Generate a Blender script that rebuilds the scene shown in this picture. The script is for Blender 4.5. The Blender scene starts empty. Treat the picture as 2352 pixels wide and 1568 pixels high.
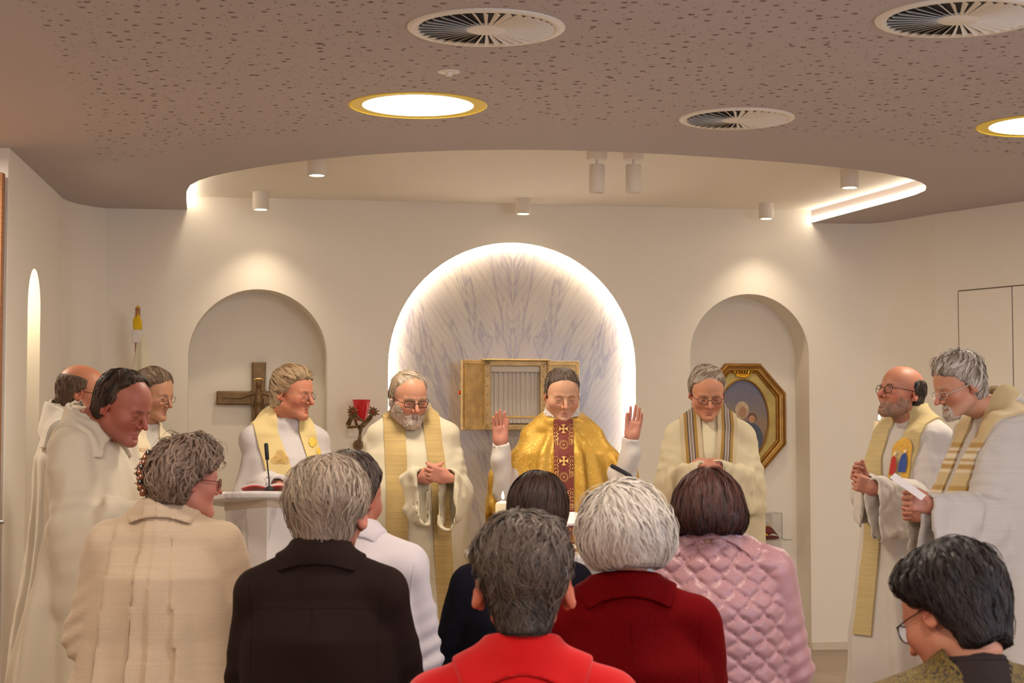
import bpy, math, random
import numpy as np
from mathutils import Vector, Matrix
from mathutils.geometry import tessellate_polygon

random.seed(7)
RNG = np.random.default_rng(11)
R = math.radians
SC = bpy.context.scene
COL = SC.collection

# ------------------------------------------------------------------ camera
CAM_Z = 1.46
FPX = 3985.0
PITCH = math.atan(216.0 / FPX)
cam_data = bpy.data.cameras.new('camera')
cam = bpy.data.objects.new('camera', cam_data)
COL.objects.link(cam)
cam.location = (0, 0, CAM_Z)
cam.rotation_euler = (math.pi / 2 + PITCH, 0, 0)
cam_data.sensor_width = 36.0
cam_data.lens = FPX * 36.0 / 2352.0
cam_data.clip_start = 0.05
cam_data.clip_end = 100
cam_data.dof.use_dof = True
cam_data.dof.focus_distance = 8.4
cam_data.dof.aperture_fstop = 9.0
SC.camera = cam

# ------------------------------------------------------------------ colour management, world, lights
SC.view_settings.view_transform = 'Standard'
SC.view_settings.look = 'None'
SC.view_settings.exposure = 1.38
SC.view_settings.gamma = 1.0
SC.view_settings.use_curve_mapping = False
world = bpy.data.worlds.new('world')
SC.world = world
world.use_nodes = True
wb = world.node_tree.nodes['Background']
wb.inputs[0].default_value = (0.62, 0.70, 0.85, 1)
wb.inputs[1].default_value = 0.5

WARM = (1.0, 0.83, 0.63)
WARM2 = (1.0, 0.875, 0.73)
DAY = (0.55, 0.72, 1.0)

def lamp(name, kind, loc, power, color, rot=(0, 0, 0), size=0.1, size_y=None, spot=None, blend=0.5, target=None):
    d = bpy.data.lights.new(name, kind)
    d.energy = power
    d.color = color
    if kind == 'AREA':
        d.size = size
        if size_y:
            d.shape = 'RECTANGLE'
            d.size_y = size_y
        else:
            d.shape = 'DISK'
    elif kind == 'SPOT':
        d.shadow_soft_size = size
        d.spot_size = spot
        d.spot_blend = blend
    else:
        d.shadow_soft_size = size
    o = bpy.data.objects.new(name, d)
    COL.objects.link(o)
    o.location = loc
    if target is not None:
        o.rotation_euler = (Vector(target) - Vector(loc)).to_track_quat('-Z', 'Y').to_euler()
    else:
        o.rotation_euler = rot
    return o

CEIL = 2.929
REC = 3.017
# daylight from windows at the right behind the photographer, and added unseen area lights for ambient fill
lamp('window_daylight', 'AREA', (4.55, 2.6, 1.75), 46, DAY, size=4.0, size_y=1.7, target=(1.5, 7.5, 1.0))
lamp('rear_window_daylight', 'AREA', (1.2, -1.85, 1.7), 14, DAY, size=3.0, size_y=1.6, target=(0.6, 7, 1.2))
for _x, _y in ((-1.9, 4.2), (0.6, 4.4), (3.0, 4.6), (-1.8, 1.2), (0.8, 1.2), (3.0, 1.2)):
    lamp('fill_light', 'AREA', (_x, _y, CEIL - 0.06), 13 if _y > 3 else 18, WARM2, size=0.55)

# ------------------------------------------------------------------ pixel -> world
_cp, _sp = math.cos(PITCH), math.sin(PITCH)
def ray(px, py):
    x = (px - 1176.0) / FPX
    v = (784.0 - py) / FPX
    return Vector((x, _cp - v * _sp, _sp + v * _cp))
def at(px, py, d):
    r = ray(px, py)
    return Vector((0, 0, CAM_Z)) + r * (d / r.y)
def at_z(px, py, z):
    r = ray(px, py)
    return Vector((0, 0, CAM_Z)) + r * ((z - CAM_Z) / r.z)

# ------------------------------------------------------------------ objects
def tag(o, label=None, cat=None, group=None, kind=None):
    if label: o['label'] = label
    if cat: o['category'] = cat
    if group: o['group'] = group
    if kind: o['kind'] = kind
    return o

def empty(name, loc=(0, 0, 0), rz=0.0, label=None, cat=None, group=None):
    o = bpy.data.objects.new(name, None)
    o.empty_display_size = 0.1
    COL.objects.link(o)
    o.location = loc
    o.rotation_euler = (0, 0, rz)
    return tag(o, label, cat, group)

def new_mesh(name, V, F, smooth=True):
    """V (n,3) array; F list of faces or (m,k) int array"""
    me = bpy.data.meshes.new(name)
    if isinstance(F, np.ndarray):
        V = np.asarray(V, dtype=np.float32)
        n, k = F.shape
        me.vertices.add(len(V))
        me.vertices.foreach_set('co', V.ravel())
        me.loops.add(n * k)
        me.loops.foreach_set('vertex_index', F.astype(np.int32).ravel())
        me.polygons.add(n)
        me.polygons.foreach_set('loop_start', np.arange(0, n * k, k, dtype=np.int32))
        me.polygons.foreach_set('loop_total', np.full(n, k, dtype=np.int32))
        me.update(calc_edges=True)
        me.validate()
    else:
        me.from_pydata([tuple(v) for v in V], [], [tuple(f) for f in F])
        me.update()
    if smooth:
        me.polygons.foreach_set('use_smooth', np.ones(len(me.polygons), dtype=bool))
    return me

def obj(name, me, mat=None, parent=None, loc=None, rot=None):
    o = bpy.data.objects.new(name, me)
    COL.objects.link(o)
    if mat is not None and len(me.materials) == 0:
        me.materials.append(mat)
    if parent is not None:
        o.parent = parent
    if loc is not None: o.location = loc
    if rot is not None: o.rotation_euler = rot
    return o

def paint(me, cols):
    a = me.color_attributes.new('Col', 'FLOAT_COLOR', 'POINT')
    c = np.ones((len(me.vertices), 4), dtype=np.float32)
    c[:, :3] = cols
    a.data.foreach_set('color', c.ravel())

class MB:
    """collects simple shapes into one mesh"""
    def __init__(s): s.v = []; s.f = []
    def add(s, V, F):
        o = len(s.v)
        s.v += [tuple(p) for p in V]
        s.f += [tuple(i + o for i in f) for f in F]
        return s
    def box(s, c, h, rot=None):
        """centre, half sizes, slight chamfer-free box"""
        P = [Vector((x * h[0], y * h[1], z * h[2])) for x in (-1, 1) for y in (-1, 1) for z in (-1, 1)]
        if rot is not None: P = [rot @ p for p in P]
        P = [p + Vector(c) for p in P]
        return s.add(P, [(0, 1, 3, 2), (4, 6, 7, 5), (0, 4, 5, 1), (2, 3, 7, 6), (0, 2, 6, 4), (1, 5, 7, 3)])
    def bbox(s, c, h, b=0.004, rot=None):
        """box with chamfered edges"""
        V = []
        hx, hy, hz = h
        b = min(b, hx * .49, hy * .49, hz * .49)
        for sx in (-1, 1):
            for sy in (-1, 1):
                for sz in (-1, 1):
                    V += [(sx * hx, sy * (hy - b), sz * (hz - b)), (sx * (hx - b), sy * hy, sz * (hz - b)), (sx * (hx - b), sy * (hy - b), sz * hz)]
        idx = lambda sx, sy, sz, k: (((sx > 0) * 4 + (sy > 0) * 2 + (sz > 0)) * 3 + k)
        F = []
        for sx in (-1, 1): F.append([idx(sx, -1, -1, 0), idx(sx, 1, -1, 0), idx(sx, 1, 1, 0), idx(sx, -1, 1, 0)][::sx])
        for sy in (-1, 1): F.append([idx(-1, sy, -1, 1), idx(1, sy, -1, 1), idx(1, sy, 1, 1), idx(-1, sy, 1, 1)][::-sy])
        for sz in (-1, 1): F.append([idx(-1, -1, sz, 2), idx(1, -1, sz, 2), idx(1, 1, sz, 2), idx(-1, 1, sz, 2)][::sz])
        for sx in (-1, 1):
            for sy in (-1, 1):
                F.append([idx(sx, sy, -1, 0), idx(sx, sy, 1, 0), idx(sx, sy, 1, 1), idx(sx, sy, -1, 1)][::-sx * sy])
        for sx in (-1, 1):
            for sz in (-1, 1):
                F.append([idx(sx, -1, sz, 0), idx(sx, 1, sz, 0), idx(sx, 1, sz, 2), idx(sx, -1, sz, 2)][::sx * sz])
        for sy in (-1, 1):
            for sz in (-1, 1):
                F.append([idx(-1, sy, sz, 1), idx(1, sy, sz, 1), idx(1, sy, sz, 2), idx(-1, sy, sz, 2)][::-sy * sz])
        for sx in (-1, 1):
            for sy in (-1, 1):
                for sz in (-1, 1):
                    F.append([idx(sx, sy, sz, 0), idx(sx, sy, sz, 1), idx(sx, sy, sz, 2)][::sx * sy * sz])
        P = [Vector(v) for v in V]
        if rot is not None: P = [rot @ p for p in P]
        P = [p + Vector(c) for p in P]
        return s.add(P, F)
    def tube(s, pts, r, n=8, close=False, caps=True, flat=1.0):
        pts = [Vector(p) for p in pts]
        m = len(pts)
        rs = r if isinstance(r, (list, tuple)) else [r] * m
        V = []
        up = Vector((0, 0, 1))
        prev = None
        for i, p in enumerate(pts):
            a = pts[(i - 1) % m] if (close or i > 0) else p
            b = pts[(i + 1) % m] if (close or i < m - 1) else p
            t = (b - a).normalized()
            if prev is None:
                q = t.cross(up)
                if q.length < 0.05: q = t.cross(Vector((1, 0, 0)))
                q.normalize()
            else:
                q = (prev - t * prev.dot(t)).normalized()
            prev = q
            w = t.cross(q)
            for k in range(n):
                an = 2 * math.pi * k / n
                V.append(p + (q * math.cos(an) + w * math.sin(an) * flat) * rs[i])
        F = []
        for i in range(m if close else m - 1):
            for k in range(n):
                a = i * n + k; b = i * n + (k + 1) % n
                c = ((i + 1) % m) * n + (k + 1) % n; d = ((i + 1) % m) * n + k
                F.append((a, d, c, b))
        if caps and not close:
            F.append(tuple(range(n)))
            F.append(tuple(range((m - 1) * n, m * n))[::-1])
        return s.add(V, F)
    def lathe(s, prof, c=(0, 0, 0), n=32, sx=1.0, sy=1.0, rot=None):
        """prof list of (r,z)"""
        V = []
        for r, z in prof:
            for k in range(n):
                a = 2 * math.pi * k / n
                p = Vector((r * math.cos(a) * sx, r * math.sin(a) * sy, z))
                if rot is not None: p = rot @ p
                V.append(p + Vector(c))
        F = []
        for i in range(len(prof) - 1):
            for k in range(n):
                F.append((i * n + k, i * n + (k + 1) % n, (i + 1) * n + (k + 1) % n, (i + 1) * n + k))
        if prof[0][0] > 1e-5: F.append(tuple(range(n))[::-1])
        if prof[-1][0] > 1e-5: F.append(tuple(range((len(prof) - 1) * n, len(prof) * n)))
        return s.add(V, F)
    def prism(s, poly, fn0, fn1):
        """extrude a 2D polygon: fn0/fn1 map (x,y)-> 3D of the two sides"""
        n = len(poly)
        V = [fn0(*p) for p in poly] + [fn1(*p) for p in poly]
        tri = tessellate_polygon([[Vector((p[0], p[1], 0)) for p in poly]])
        F = [tuple(t) for t in tri] + [tuple(i + n for i in t)[::-1] for t in tri]
        F += [(i, (i + 1) % n, n + (i + 1) % n, n + i) for i in range(n)]
        return s.add(V, F)
    def build(s, name, mat, parent=None, smooth=False, loc=None, rot=None, bevel=None):
        import bmesh
        me = new_mesh(name, s.v, s.f, smooth=smooth)
        bm = bmesh.new(); bm.from_mesh(me)
        bmesh.ops.recalc_face_normals(bm, faces=bm.faces)
        bm.to_mesh(me); bm.free()
        o = obj(name, me, mat, parent, loc, rot)
        if smooth:
            try:
                me.set_sharp_from_angle(angle=R(40))
            except Exception:
                pass
        if bevel:
            b = o.modifiers.new('bevel', 'BEVEL'); b.width = bevel; b.segments = 2; b.limit_method = 'ANGLE'
        return o

# ------------------------------------------------------------------ materials
def lin(c):
    return tuple(((x / 255.0) / 12.92 if x / 255.0 <= 0.04045 else ((x / 255.0 + 0.055) / 1.055) ** 2.4) for x in c)

class NT:
    def __init__(s, mat):
        s.t = mat.node_tree; s.n = s.t.nodes; s.l = s.t.links
        s.b = s.n['Principled BSDF']
    def node(s, ty, **kw):
        n = s.n.new(ty)
        for k, v in kw.items(): setattr(n, k, v)
        return n
    def link(s, a, b): s.l.new(a, b)
    def obj_coords(s, scale=(1, 1, 1), rot=(0, 0, 0), coord='Object'):
        tc = s.node('ShaderNodeTexCoord'); mp = s.node('ShaderNodeMapping')
        mp.inputs['Scale'].default_value = scale; mp.inputs['Rotation'].default_value = rot
        s.link(tc.outputs[coord], mp.inputs[0])
        return mp.outputs[0]
    def noise(s, vec, scale, detail=3, rough=0.55, dist=0):
        n = s.node('ShaderNodeTexNoise')
        n.inputs['Scale'].default_value = scale; n.inputs['Detail'].default_value = detail
        n.inputs['Roughness'].default_value = rough; n.inputs['Distortion'].default_value = dist
        s.link(vec, n.inputs['Vector'])
        return n.outputs[0]
    def ramp(s, fac, stops):
        r = s.node('ShaderNodeValToRGB')
        e = r.color_ramp.elements
        while len(e) < len(stops): e.new(0.5)
        for i, (p, c) in enumerate(stops):
            e[i].position = p; e[i].color = (*c, 1) if len(c) == 3 else c
        s.link(fac, r.inputs[0])
        return r.outputs[0]
    def mix(s, fac, a, b, mode='MIX'):
        m = s.node('ShaderNodeMix', data_type='RGBA', blend_type=mode)
        for sock, v in ((m.inputs[0], fac), (m.inputs[6], a), (m.inputs[7], b)):
            if hasattr(v, 'is_linked') or hasattr(v, 'links'): s.link(v, sock)
            elif isinstance(v, (int, float)): sock.default_value = v
            else: sock.default_value = (*v, 1)
        return m.outputs[2]
    def math(s, op, a, b=None):
        m = s.node('ShaderNodeMath', operation=op)
        for sock, v in ((m.inputs[0], a), (m.inputs[1], b)):
            if v is None: continue
            if hasattr(v, 'links'): s.link(v, sock)
            else: sock.default_value = v
        return m.outputs[0]
    def bump(s, h, strength=0.3, dist=0.002):
        b = s.node('ShaderNodeBump')
        b.inputs['Strength'].default_value = strength; b.inputs['Distance'].default_value = dist
        s.link(h, b.inputs['Height']); s.link(b.outputs[0], s.b.inputs['Normal'])
        return b

def mat(name, rgb, rough=0.6, metal=0.0, spec=None, bump=None, vary=None, attr=False, emit=None, sheen=0.0, sss=0.0, coat=0.0, trans=0.0):
    """bump=(scale,strength,dist) vary=(scale,amount)"""
    m = bpy.data.materials.new(name); m.use_nodes = True
    t = NT(m); b = t.b
    c = lin(rgb)
    b.inputs['Base Color'].default_value = (*c, 1)
    b.inputs['Roughness'].default_value = rough
    b.inputs['Metallic'].default_value = metal
    if spec is not None: b.inputs['Specular IOR Level'].default_value = spec
    if sheen: b.inputs['Sheen Weight'].default_value = sheen
    if coat: b.inputs['Coat Weight'].default_value = coat
    if trans: b.inputs['Transmission Weight'].default_value = trans
    if sss:
        b.inputs['Subsurface Weight'].default_value = sss
        b.inputs['Subsurface Radius'].default_value = (0.012, 0.004, 0.002)
        b.inputs['Subsurface Scale'].default_value = 0.6
    if emit:
        b.inputs['Emission Color'].default_value = (*lin(emit[0]), 1)
        b.inputs['Emission Strength'].default_value = emit[1]
    src = None
    if attr:
        a = t.node('ShaderNodeAttribute'); a.attribute_name = 'Col'
        src = a.outputs[0]
    if vary:
        vec = t.obj_coords()
        n = t.noise(vec, vary[0], 4)
        k = vary[1]
        g = t.ramp(n, [(0.3, (1 - k, 1 - k, 1 - k)), (0.7, (1 + k * .4, 1 + k * .4, 1 + k * .4))])
        src = t.mix(1.0, src if src is not None else c, g, 'MULTIPLY')
    if src is not None: t.link(src, b.inputs['Base Color'])
    if bump:
        vec = t.obj_coords()
        t.bump(t.noise(vec, bump[0], 4), bump[1], bump[2])
    return m

def fabric(name, rgb, rough=0.85, weave=900.0, strength=0.25, vary=0.06, stretch=(1, 1, 1), sheen=0.15, slub=None):
    m = bpy.data.materials.new(name); m.use_nodes = True
    t = NT(m); b = t.b
    b.inputs['Roughness'].default_value = rough
    b.inputs['Sheen Weight'].default_value = sheen * min(1.0, max(rgb) / 180.0) ** 3
    b.inputs['Specular IOR Level'].default_value = 0.03 + 0.2 * min(1.0, max(rgb) / 180.0) ** 2
    v1 = t.obj_coords(stretch)
    n = t.noise(v1, weave * .35, 2)
    big = t.noise(t.obj_coords(), 6, 3)
    c = lin(rgb)
    g = t.ramp(n, [(0.25, (1 - vary,) * 3), (0.75, (1 + vary * .5,) * 3)])
    col = t.mix(1.0, c, g, 'MULTIPLY')
    if slub:
        sv = t.obj_coords((3, 3, 160) if slub[0] == 'h' else (90, 90, 4))
        sn = t.noise(sv, 1.0, 3, .6)
        sg = t.ramp(sn, [(0.35, (1 - slub[1],) * 3), (0.65, (1 + slub[1] * .5,) * 3)])
        col = t.mix(1.0, col, sg, 'MULTIPLY')
    t.link(col, b.inputs['Base Color'])
    t.bump(n, strength, 0.0015)
    return m
# ------------------------------------------------------------------ signed distance modelling
f32 = np.float32
def A3(*a): return np.array(a, dtype=f32)
def smin(a, b, k):
    h = np.clip(0.5 + 0.5 * (b - a) / k, 0, 1)
    return b * (1 - h) + a * h - k * h * (1 - h)
def smax(a, b, k): return -smin(-a, -b, k)
def ell(P, c, r):
    q = P - np.asarray(c, dtype=f32)
    r = np.asarray(r, dtype=f32)
    k0 = np.sqrt(((q / r) ** 2).sum(1)); k1 = np.sqrt(((q / (r * r)) ** 2).sum(1)) + 1e-6
    return k0 * (k0 - 1) / k1
def sph(P, c, r):
    q = P - np.asarray(c, dtype=f32)
    return np.sqrt((q * q).sum(1)) - r
def cap(P, a, b, r1, r2=None):
    r2 = r1 if r2 is None else r2
    a = np.asarray(a, dtype=f32); b = np.asarray(b, dtype=f32)
    ab = b - a
    t = np.clip(((P - a) @ ab) / (ab @ ab), 0, 1)
    q = P - a - t[:, None] * ab
    return np.sqrt((q * q).sum(1)) - (r1 + (r2 - r1) * t)
def boxr(P, c, h, r):
    q = np.abs(P - np.asarray(c, dtype=f32)) - (np.asarray(h, dtype=f32) - r)
    return np.sqrt((np.maximum(q, 0) ** 2).sum(1)) + np.minimum(q.max(1), 0) - r
def curtain(P, a, b, r1, r2, h1, h2, t0=0.0, t1=1.0):
    """capsule a-b from which cloth of thickness r hangs h down"""
    a = np.asarray(a, dtype=f32); b = np.asarray(b, dtype=f32)
    ab = b - a
    abh = ab.copy(); 
    t = np.clip(((P - a) @ ab) / (ab @ ab), t0, t1)
    # second estimate ignoring hanging height: use horizontal projection when the limb is mostly level
    hx = ab[:2] @ ab[:2]
    if hx > 0.3 * (ab @ ab):
        th = np.clip(((P[:, :2] - a[:2]) @ ab[:2]) / hx, t0, t1)
        t = th
    q = P - a - t[:, None] * ab
    h = h1 + (h2 - h1) * t
    q[:, 2] = q[:, 2] - np.clip(q[:, 2], -h, 0)
    return np.sqrt((q * q).sum(1)) - (r1 + (r2 - r1) * t)
def rotz(a):
    c, s = math.cos(a), math.sin(a)
    return np.array([[c, -s, 0], [s, c, 0], [0, 0, 1]], dtype=f32)
def rotx(a):
    c, s = math.cos(a), math.sin(a)
    return np.array([[1, 0, 0], [0, c, -s], [0, s, c]], dtype=f32)
def roty(a):
    c, s = math.cos(a), math.sin(a)
    return np.array([[c, 0, s], [0, 1, 0], [-s, 0, c]], dtype=f32)
def wav(P, k, s=0.0):
    """smooth cheap noise in about -1..1, wavelength about 1/k"""
    x, y, z = P[:, 0] * k * 6.28, P[:, 1] * k * 6.28, P[:, 2] * k * 6.28
    return (np.sin(x * 1.0 + 1.7 * np.sin(y * .61 + s) + s) * np.sin(y * .83 + 1.3 * np.sin(z * .71 + 2 * s) + 1.9 * s)
            + np.sin(z * .93 + 1.5 * np.sin(x * .57 - s) + 2.3 * s) * .7) * .6

def surface_nets(V, lo, h):
    S = V < 0
    nx, ny, nz = V.shape
    c = S[:-1, :-1, :-1].astype(np.int8)
    tot = np.zeros((nx - 1, ny - 1, nz - 1), dtype=np.int8)
    for i in (0, 1):
        for j in (0, 1):
            for k in (0, 1):
                tot += S[i:nx - 1 + i, j:ny - 1 + j, k:nz - 1 + k]
    cells = np.argwhere((tot > 0) & (tot < 8))
    if len(cells) == 0: return np.zeros((0, 3), f32), np.zeros((0, 4), np.int32)
    ids = np.full(tot.shape, -1, dtype=np.int32)
    ids[cells[:, 0], cells[:, 1], cells[:, 2]] = np.arange(len(cells))
    corners = [(i, j, k) for i in (0, 1) for j in (0, 1) for k in (0, 1)]
    cv = {c_: V[cells[:, 0] + c_[0], cells[:, 1] + c_[1], cells[:, 2] + c_[2]] for c_ in corners}
    acc = np.zeros((len(cells), 3)); cnt = np.zeros(len(cells))
    for a in corners:
        for ax in range(3):
            if a[ax] == 0:
                b = list(a); b[ax] = 1; b = tuple(b)
                va, vb = cv[a], cv[b]
                m = (va < 0) != (vb < 0)
                t = np.where(m, va / (va - vb + 1e-12), 0)
                p = np.tile(np.array(a, dtype=float), (len(cells), 1)); p[:, ax] += t
                acc[m] += p[m]; cnt[m] += 1
    verts = (cells + acc / cnt[:, None]) * h + lo
    F = []
    for ax in range(3):
        u, v = (ax + 1) % 3, (ax + 2) % 3
        sl0 = [slice(None)] * 3; sl1 = [slice(None)] * 3
        sl0[ax] = slice(0, -1); sl1[ax] = slice(1, None)
        s0, s1 = S[tuple(sl0)], S[tuple(sl1)]
        for flip in (False, True):
            m = (s0 & ~s1) if not flip else (~s0 & s1)
            e = np.argwhere(m)
            e = e[(e[:, u] > 0) & (e[:, v] > 0) & (e[:, u] < V.shape[u] - 1) & (e[:, v] < V.shape[v] - 1)]
            if len(e) == 0: continue
            q = []
            for du, dv in ((1, 1), (0, 1), (0, 0), (1, 0)):
                g = e.copy(); g[:, u] -= du; g[:, v] -= dv
                q.append(ids[g[:, 0], g[:, 1], g[:, 2]])
            q = np.stack(q, 1)
            if flip: q = q[:, ::-1]
            F.append(q[(q >= 0).all(1)])
    return verts.astype(f32), np.concatenate(F).astype(np.int32)

def mesh_sdf(f, lo, hi, h, B=4, slack=1.5):
    lo = np.asarray(lo, dtype=np.float64); hi = np.asarray(hi, dtype=np.float64)
    n = np.maximum(np.ceil((hi - lo) / (h * B)).astype(int), 1)
    g = np.stack(np.meshgrid(*[np.arange(k) for k in n], indexing='ij'), -1).reshape(-1, 3)
    ctr = (lo + (g * B + (B - 1) / 2.0) * h).astype(f32)
    d = f(ctr)
    act = np.abs(d) < h * B * 0.9 * slack
    V = np.repeat(np.repeat(np.repeat(np.where(d > 0, .05, -.05).astype(f32).reshape(n), B, 0), B, 1), B, 2)
    ga = g[act]
    off = np.stack(np.meshgrid(*[np.arange(B)] * 3, indexing='ij'), -1).reshape(-1, 3)
    idx = (ga[:, None, :] * B + off[None]).reshape(-1, 3)
    pts = (lo + idx * h).astype(f32)
    out = np.empty(len(pts), f32)
    for i in range(0, len(pts), 400000):
        out[i:i + 400000] = f(pts[i:i + 400000])
    V[idx[:, 0], idx[:, 1], idx[:, 2]] = out
    V[0] = V[-1] = .05; V[:, 0] = V[:, -1] = .05; V[:, :, 0] = V[:, :, -1] = .05
    return surface_nets(V, lo, h)

def sdf_normals(f, P, e=0.002):
    g = np.empty_like(P)
    for i in range(3):
        q = P.copy(); q[:, i] += e; a = f(q); q[:, i] -= 2 * e
        g[:, i] = a - f(q)
    return g / (np.linalg.norm(g, axis=1, keepdims=True) + 1e-9)

def trace(f, O, D, off=0.006, steps=40, tmax=1.0):
    """march from O along unit D till the surface f=off"""
    O = np.asarray(O, f32).copy(); D = np.asarray(D, f32)
    if D.ndim == 1: D = np.tile(D, (len(O), 1))
    T = np.zeros(len(O), f32)
    for _ in range(steps):
        d = f(O + D * T[:, None]) - off
        T = np.clip(T + d * .7, 0, tmax)
    return O + D * T[:, None]

def drape_grid(f, rows, thick=0.004, off=0.004, direction=(0, 1, 0)):
    """rows: list of rows of origins (each same length). returns closed thin mesh V,F"""
    m, n = len(rows), len(rows[0])
    O = np.array(rows, f32).reshape(-1, 3)
    D = np.array(direction, f32)
    if D.ndim == 3: D = D.reshape(-1, 3)
    outer = trace(f, O, D, off + thick)
    inner = trace(f, O, D, off - .004)
    V = np.concatenate([outer, inner])
    F = []
    N = m * n
    for i in range(m - 1):
        for j in range(n - 1):
            a, b, c, d = i * n + j, i * n + j + 1, (i + 1) * n + j + 1, (i + 1) * n + j
            F.append((a, b, c, d)); F.append((N + d, N + c, N + b, N + a))
    for i in range(m - 1):
        for j in (0, n - 1):
            a, d = i * n + j, (i + 1) * n + j
            F.append((a, d, N + d, N + a) if j == 0 else (d, a, N + a, N + d))
    for j in range(n - 1):
        for i in (0, m - 1):
            a, b = i * n + j, i * n + j + 1
            F.append((b, a, N + a, N + b) if i == 0 else (a, b, N + b, N + a))
    return V, np.array(F, np.int32)

# ------------------------------------------------------------------ heads
def head_fn(p):
    """head in its own frame: eye level z=0, facing -y, chin about -.118, crown .118"""
    jw = p.get('jaw', 1.0); ns = p.get('nose', 1.0); fat = p.get('fat', 1.0); female = p.get('female', False)
    chin_y = p.get('chin', 0.0)
    def f(P):
        X = P.copy(); X[:, 0] = np.abs(X[:, 0])
        d = ell(X, (0, .012, .032), (.0765, .097, .087))
        d = smin(d, ell(X, (0, -.030, .02), (.064, .062, .078)), .03)
        d = smin(d, ell(X, (0, -.030, -.045), (.057 * fat, .058, .062)), .03)
        d = smin(d, cap(X, (.048 * jw, .0, -.062), (.012, -.073 + chin_y, -.100), .019 * fat, .017), .03)
        d = smin(d, sph(X, (0, -.078 + chin_y, -.098), .020), .02)
        d = smin(d, sph(X, (.042 * fat, -.058, -.026), .021), .03)
        d = smin(d, cap(X, (.010, -.088, .016), (.042, -.074, .015), .0098), .012)
        # eye sockets, lids
        d = smax(d, -ell(X, (.030, -.104, -.001), (.0185, .021, .0125)), .010)
        lid = sph(X, (.031, -.0745, -.001), .0138)
        d = smin(d, lid, .003)
        # nose
        nz = cap(X, (0, -.089, .010), (0, -.1145 - .004 * ns, -.033), .0070 * ns, .0095 * ns)
        nz = smin(nz, sph(X, (.0130 * ns, -.101, -.037), .0088 * ns), .006)
        d = smin(d, nz, .007)
        d = smax(d, -sph(X, (.0065, -.1065, -.0455), .0035), .003)
        # mouth
        mo = cap(X, (0, -.0905, -.0655), (.021, -.0815, -.0675), .0062, .003)
        d = smin(d, mo, .006)
        lo = cap(X, (0, -.0885, -.077), (.017, -.0815, -.074), .0068, .003)
        d = smin(d, lo, .006)
        op = p.get('mouth', 0.0)
        d = smax(d, -ell(X, (0, -.096, -.0712 - op * .3), (.021, .010, .0012 + op)), .0025)
        # nasolabial and under-chin
        d = smax(d, -(cap(X, (.019, -.101, -.043), (.031, -.086, -.070), .0042)), .005)
        d = smax(d, -(cap(X, (.018, -.092, -.018), (.038, -.083, -.022), .003)), .006)
        d = smax(d, -(cap(X, (0, -.097, -.087), (.012, -.093, -.086), .004)), .006)
        # ear
        X = X - A3(p.get('ear', 0.0), 0, 0) * np.clip((X[:, 0:1] - .055) / .02, 0, 1)
        es = p.get('ears', 1.0)
        if es != 1.0: X = np.where(X[:, 0:1] > .060, (X - A3(.074, .016, -.010)) / es + A3(.074, .016, -.010), X)
        e = ell((X - A3(.077, .016, -.006)) @ roty(-.25) @ rotz(.35), (0, 0, 0), (.008, .021, .032))
        e = smax(e, -ell((X - A3(.0835, .012, -.004)) @ roty(-.25) @ rotz(.35), (0, 0, 0), (.006, .012, .02)), .004)
        e = smin(e, ell(X, (.075, .006, -.03), (.007, .009, .01)), .006)
        d = smin(d, e, .006)
        return d * .9
    return f

def skin_cols(Q, p):
    """pigment of the head in head coordinates"""
    base = np.array(lin(p.get('skin', (205, 150, 125)))) * np.array([.80, .86, .83])
    red = np.array(lin(p.get('blush', (200, 115, 95)))) * np.array([.80, .84, .82])
    C = np.tile(base, (len(Q), 1))
    X = Q.copy(); X[:, 0] = np.abs(X[:, 0])
    def blob(c, r, col, k):
        w = np.exp(-(((X - np.array(c)) / np.array(r)) ** 2).sum(1))[:, None] * k
        return C * (1 - w) + np.array(col) * w
    C = blob((.045, -.07, -.035), (.03, .04, .03), red, .42)
    C = blob((0, -.118, -.034), (.016, .02, .018), red, .6)
    C = blob((.08, .015, -.005), (.02, .03, .035), red, .7)
    C = blob((0, -.09, -.066), (.022, .02, .0055), lin(p.get('lips', (165, 85, 80))), .75)
    C = blob((0, -.09, -.077), (.019, .02, .006), lin(p.get('lips', (165, 85, 80))), .75)
    brow = lin(p.get('brow', (110, 85, 65)))
    w = (np.exp(-((X[:, 2] - .017 + (X[:, 0] - .028) ** 2 * 8) / .0042) ** 2) * np.exp(-((X[:, 0] - .029) / .017) ** 4) * (X[:, 1] < -.055))[:, None]
    C = C * (1 - w * .85) + np.array(brow) * w * .85
    # lash line of the lowered lid
    lz = -.0075 if not p.get('open') else .0045
    w = (np.exp(-((X[:, 2] - lz + (X[:, 0] - .031) ** 2 * -9) / .0019) ** 2) * np.exp(-((X[:, 0] - .031) / .0135) ** 4) * (X[:, 1] < -.06))[:, None]
    C = C * (1 - w * .85) + np.array(lin((60, 35, 30))) * w * .85
    if p.get('open'):
        r = np.sqrt((X[:, 0] - .031) ** 2 * .45 + (X[:, 2] + .001) ** 2)
        w = ((r < .0055) & (X[:, 1] < -.07))[:, None]
        C = np.where(w, np.array(lin((215, 205, 195))), C)
        r = np.sqrt((X[:, 0] - .031) ** 2 + (X[:, 2] + .001) ** 2)
        w = ((r < .0045) & (X[:, 1] < -.07))[:, None]
        C = np.where(w, np.array(lin((60, 50, 45))), C)
    if p.get('stubble'):
        sc, k = p['stubble']
        w = np.clip((-X[:, 2] - .05) / .02, 0, 1) * np.clip((.02 - X[:, 1]) / .03, 0, 1) * k
        C = C * (1 - w[:, None]) + np.array(lin(sc)) * w[:, None]
    return C

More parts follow.
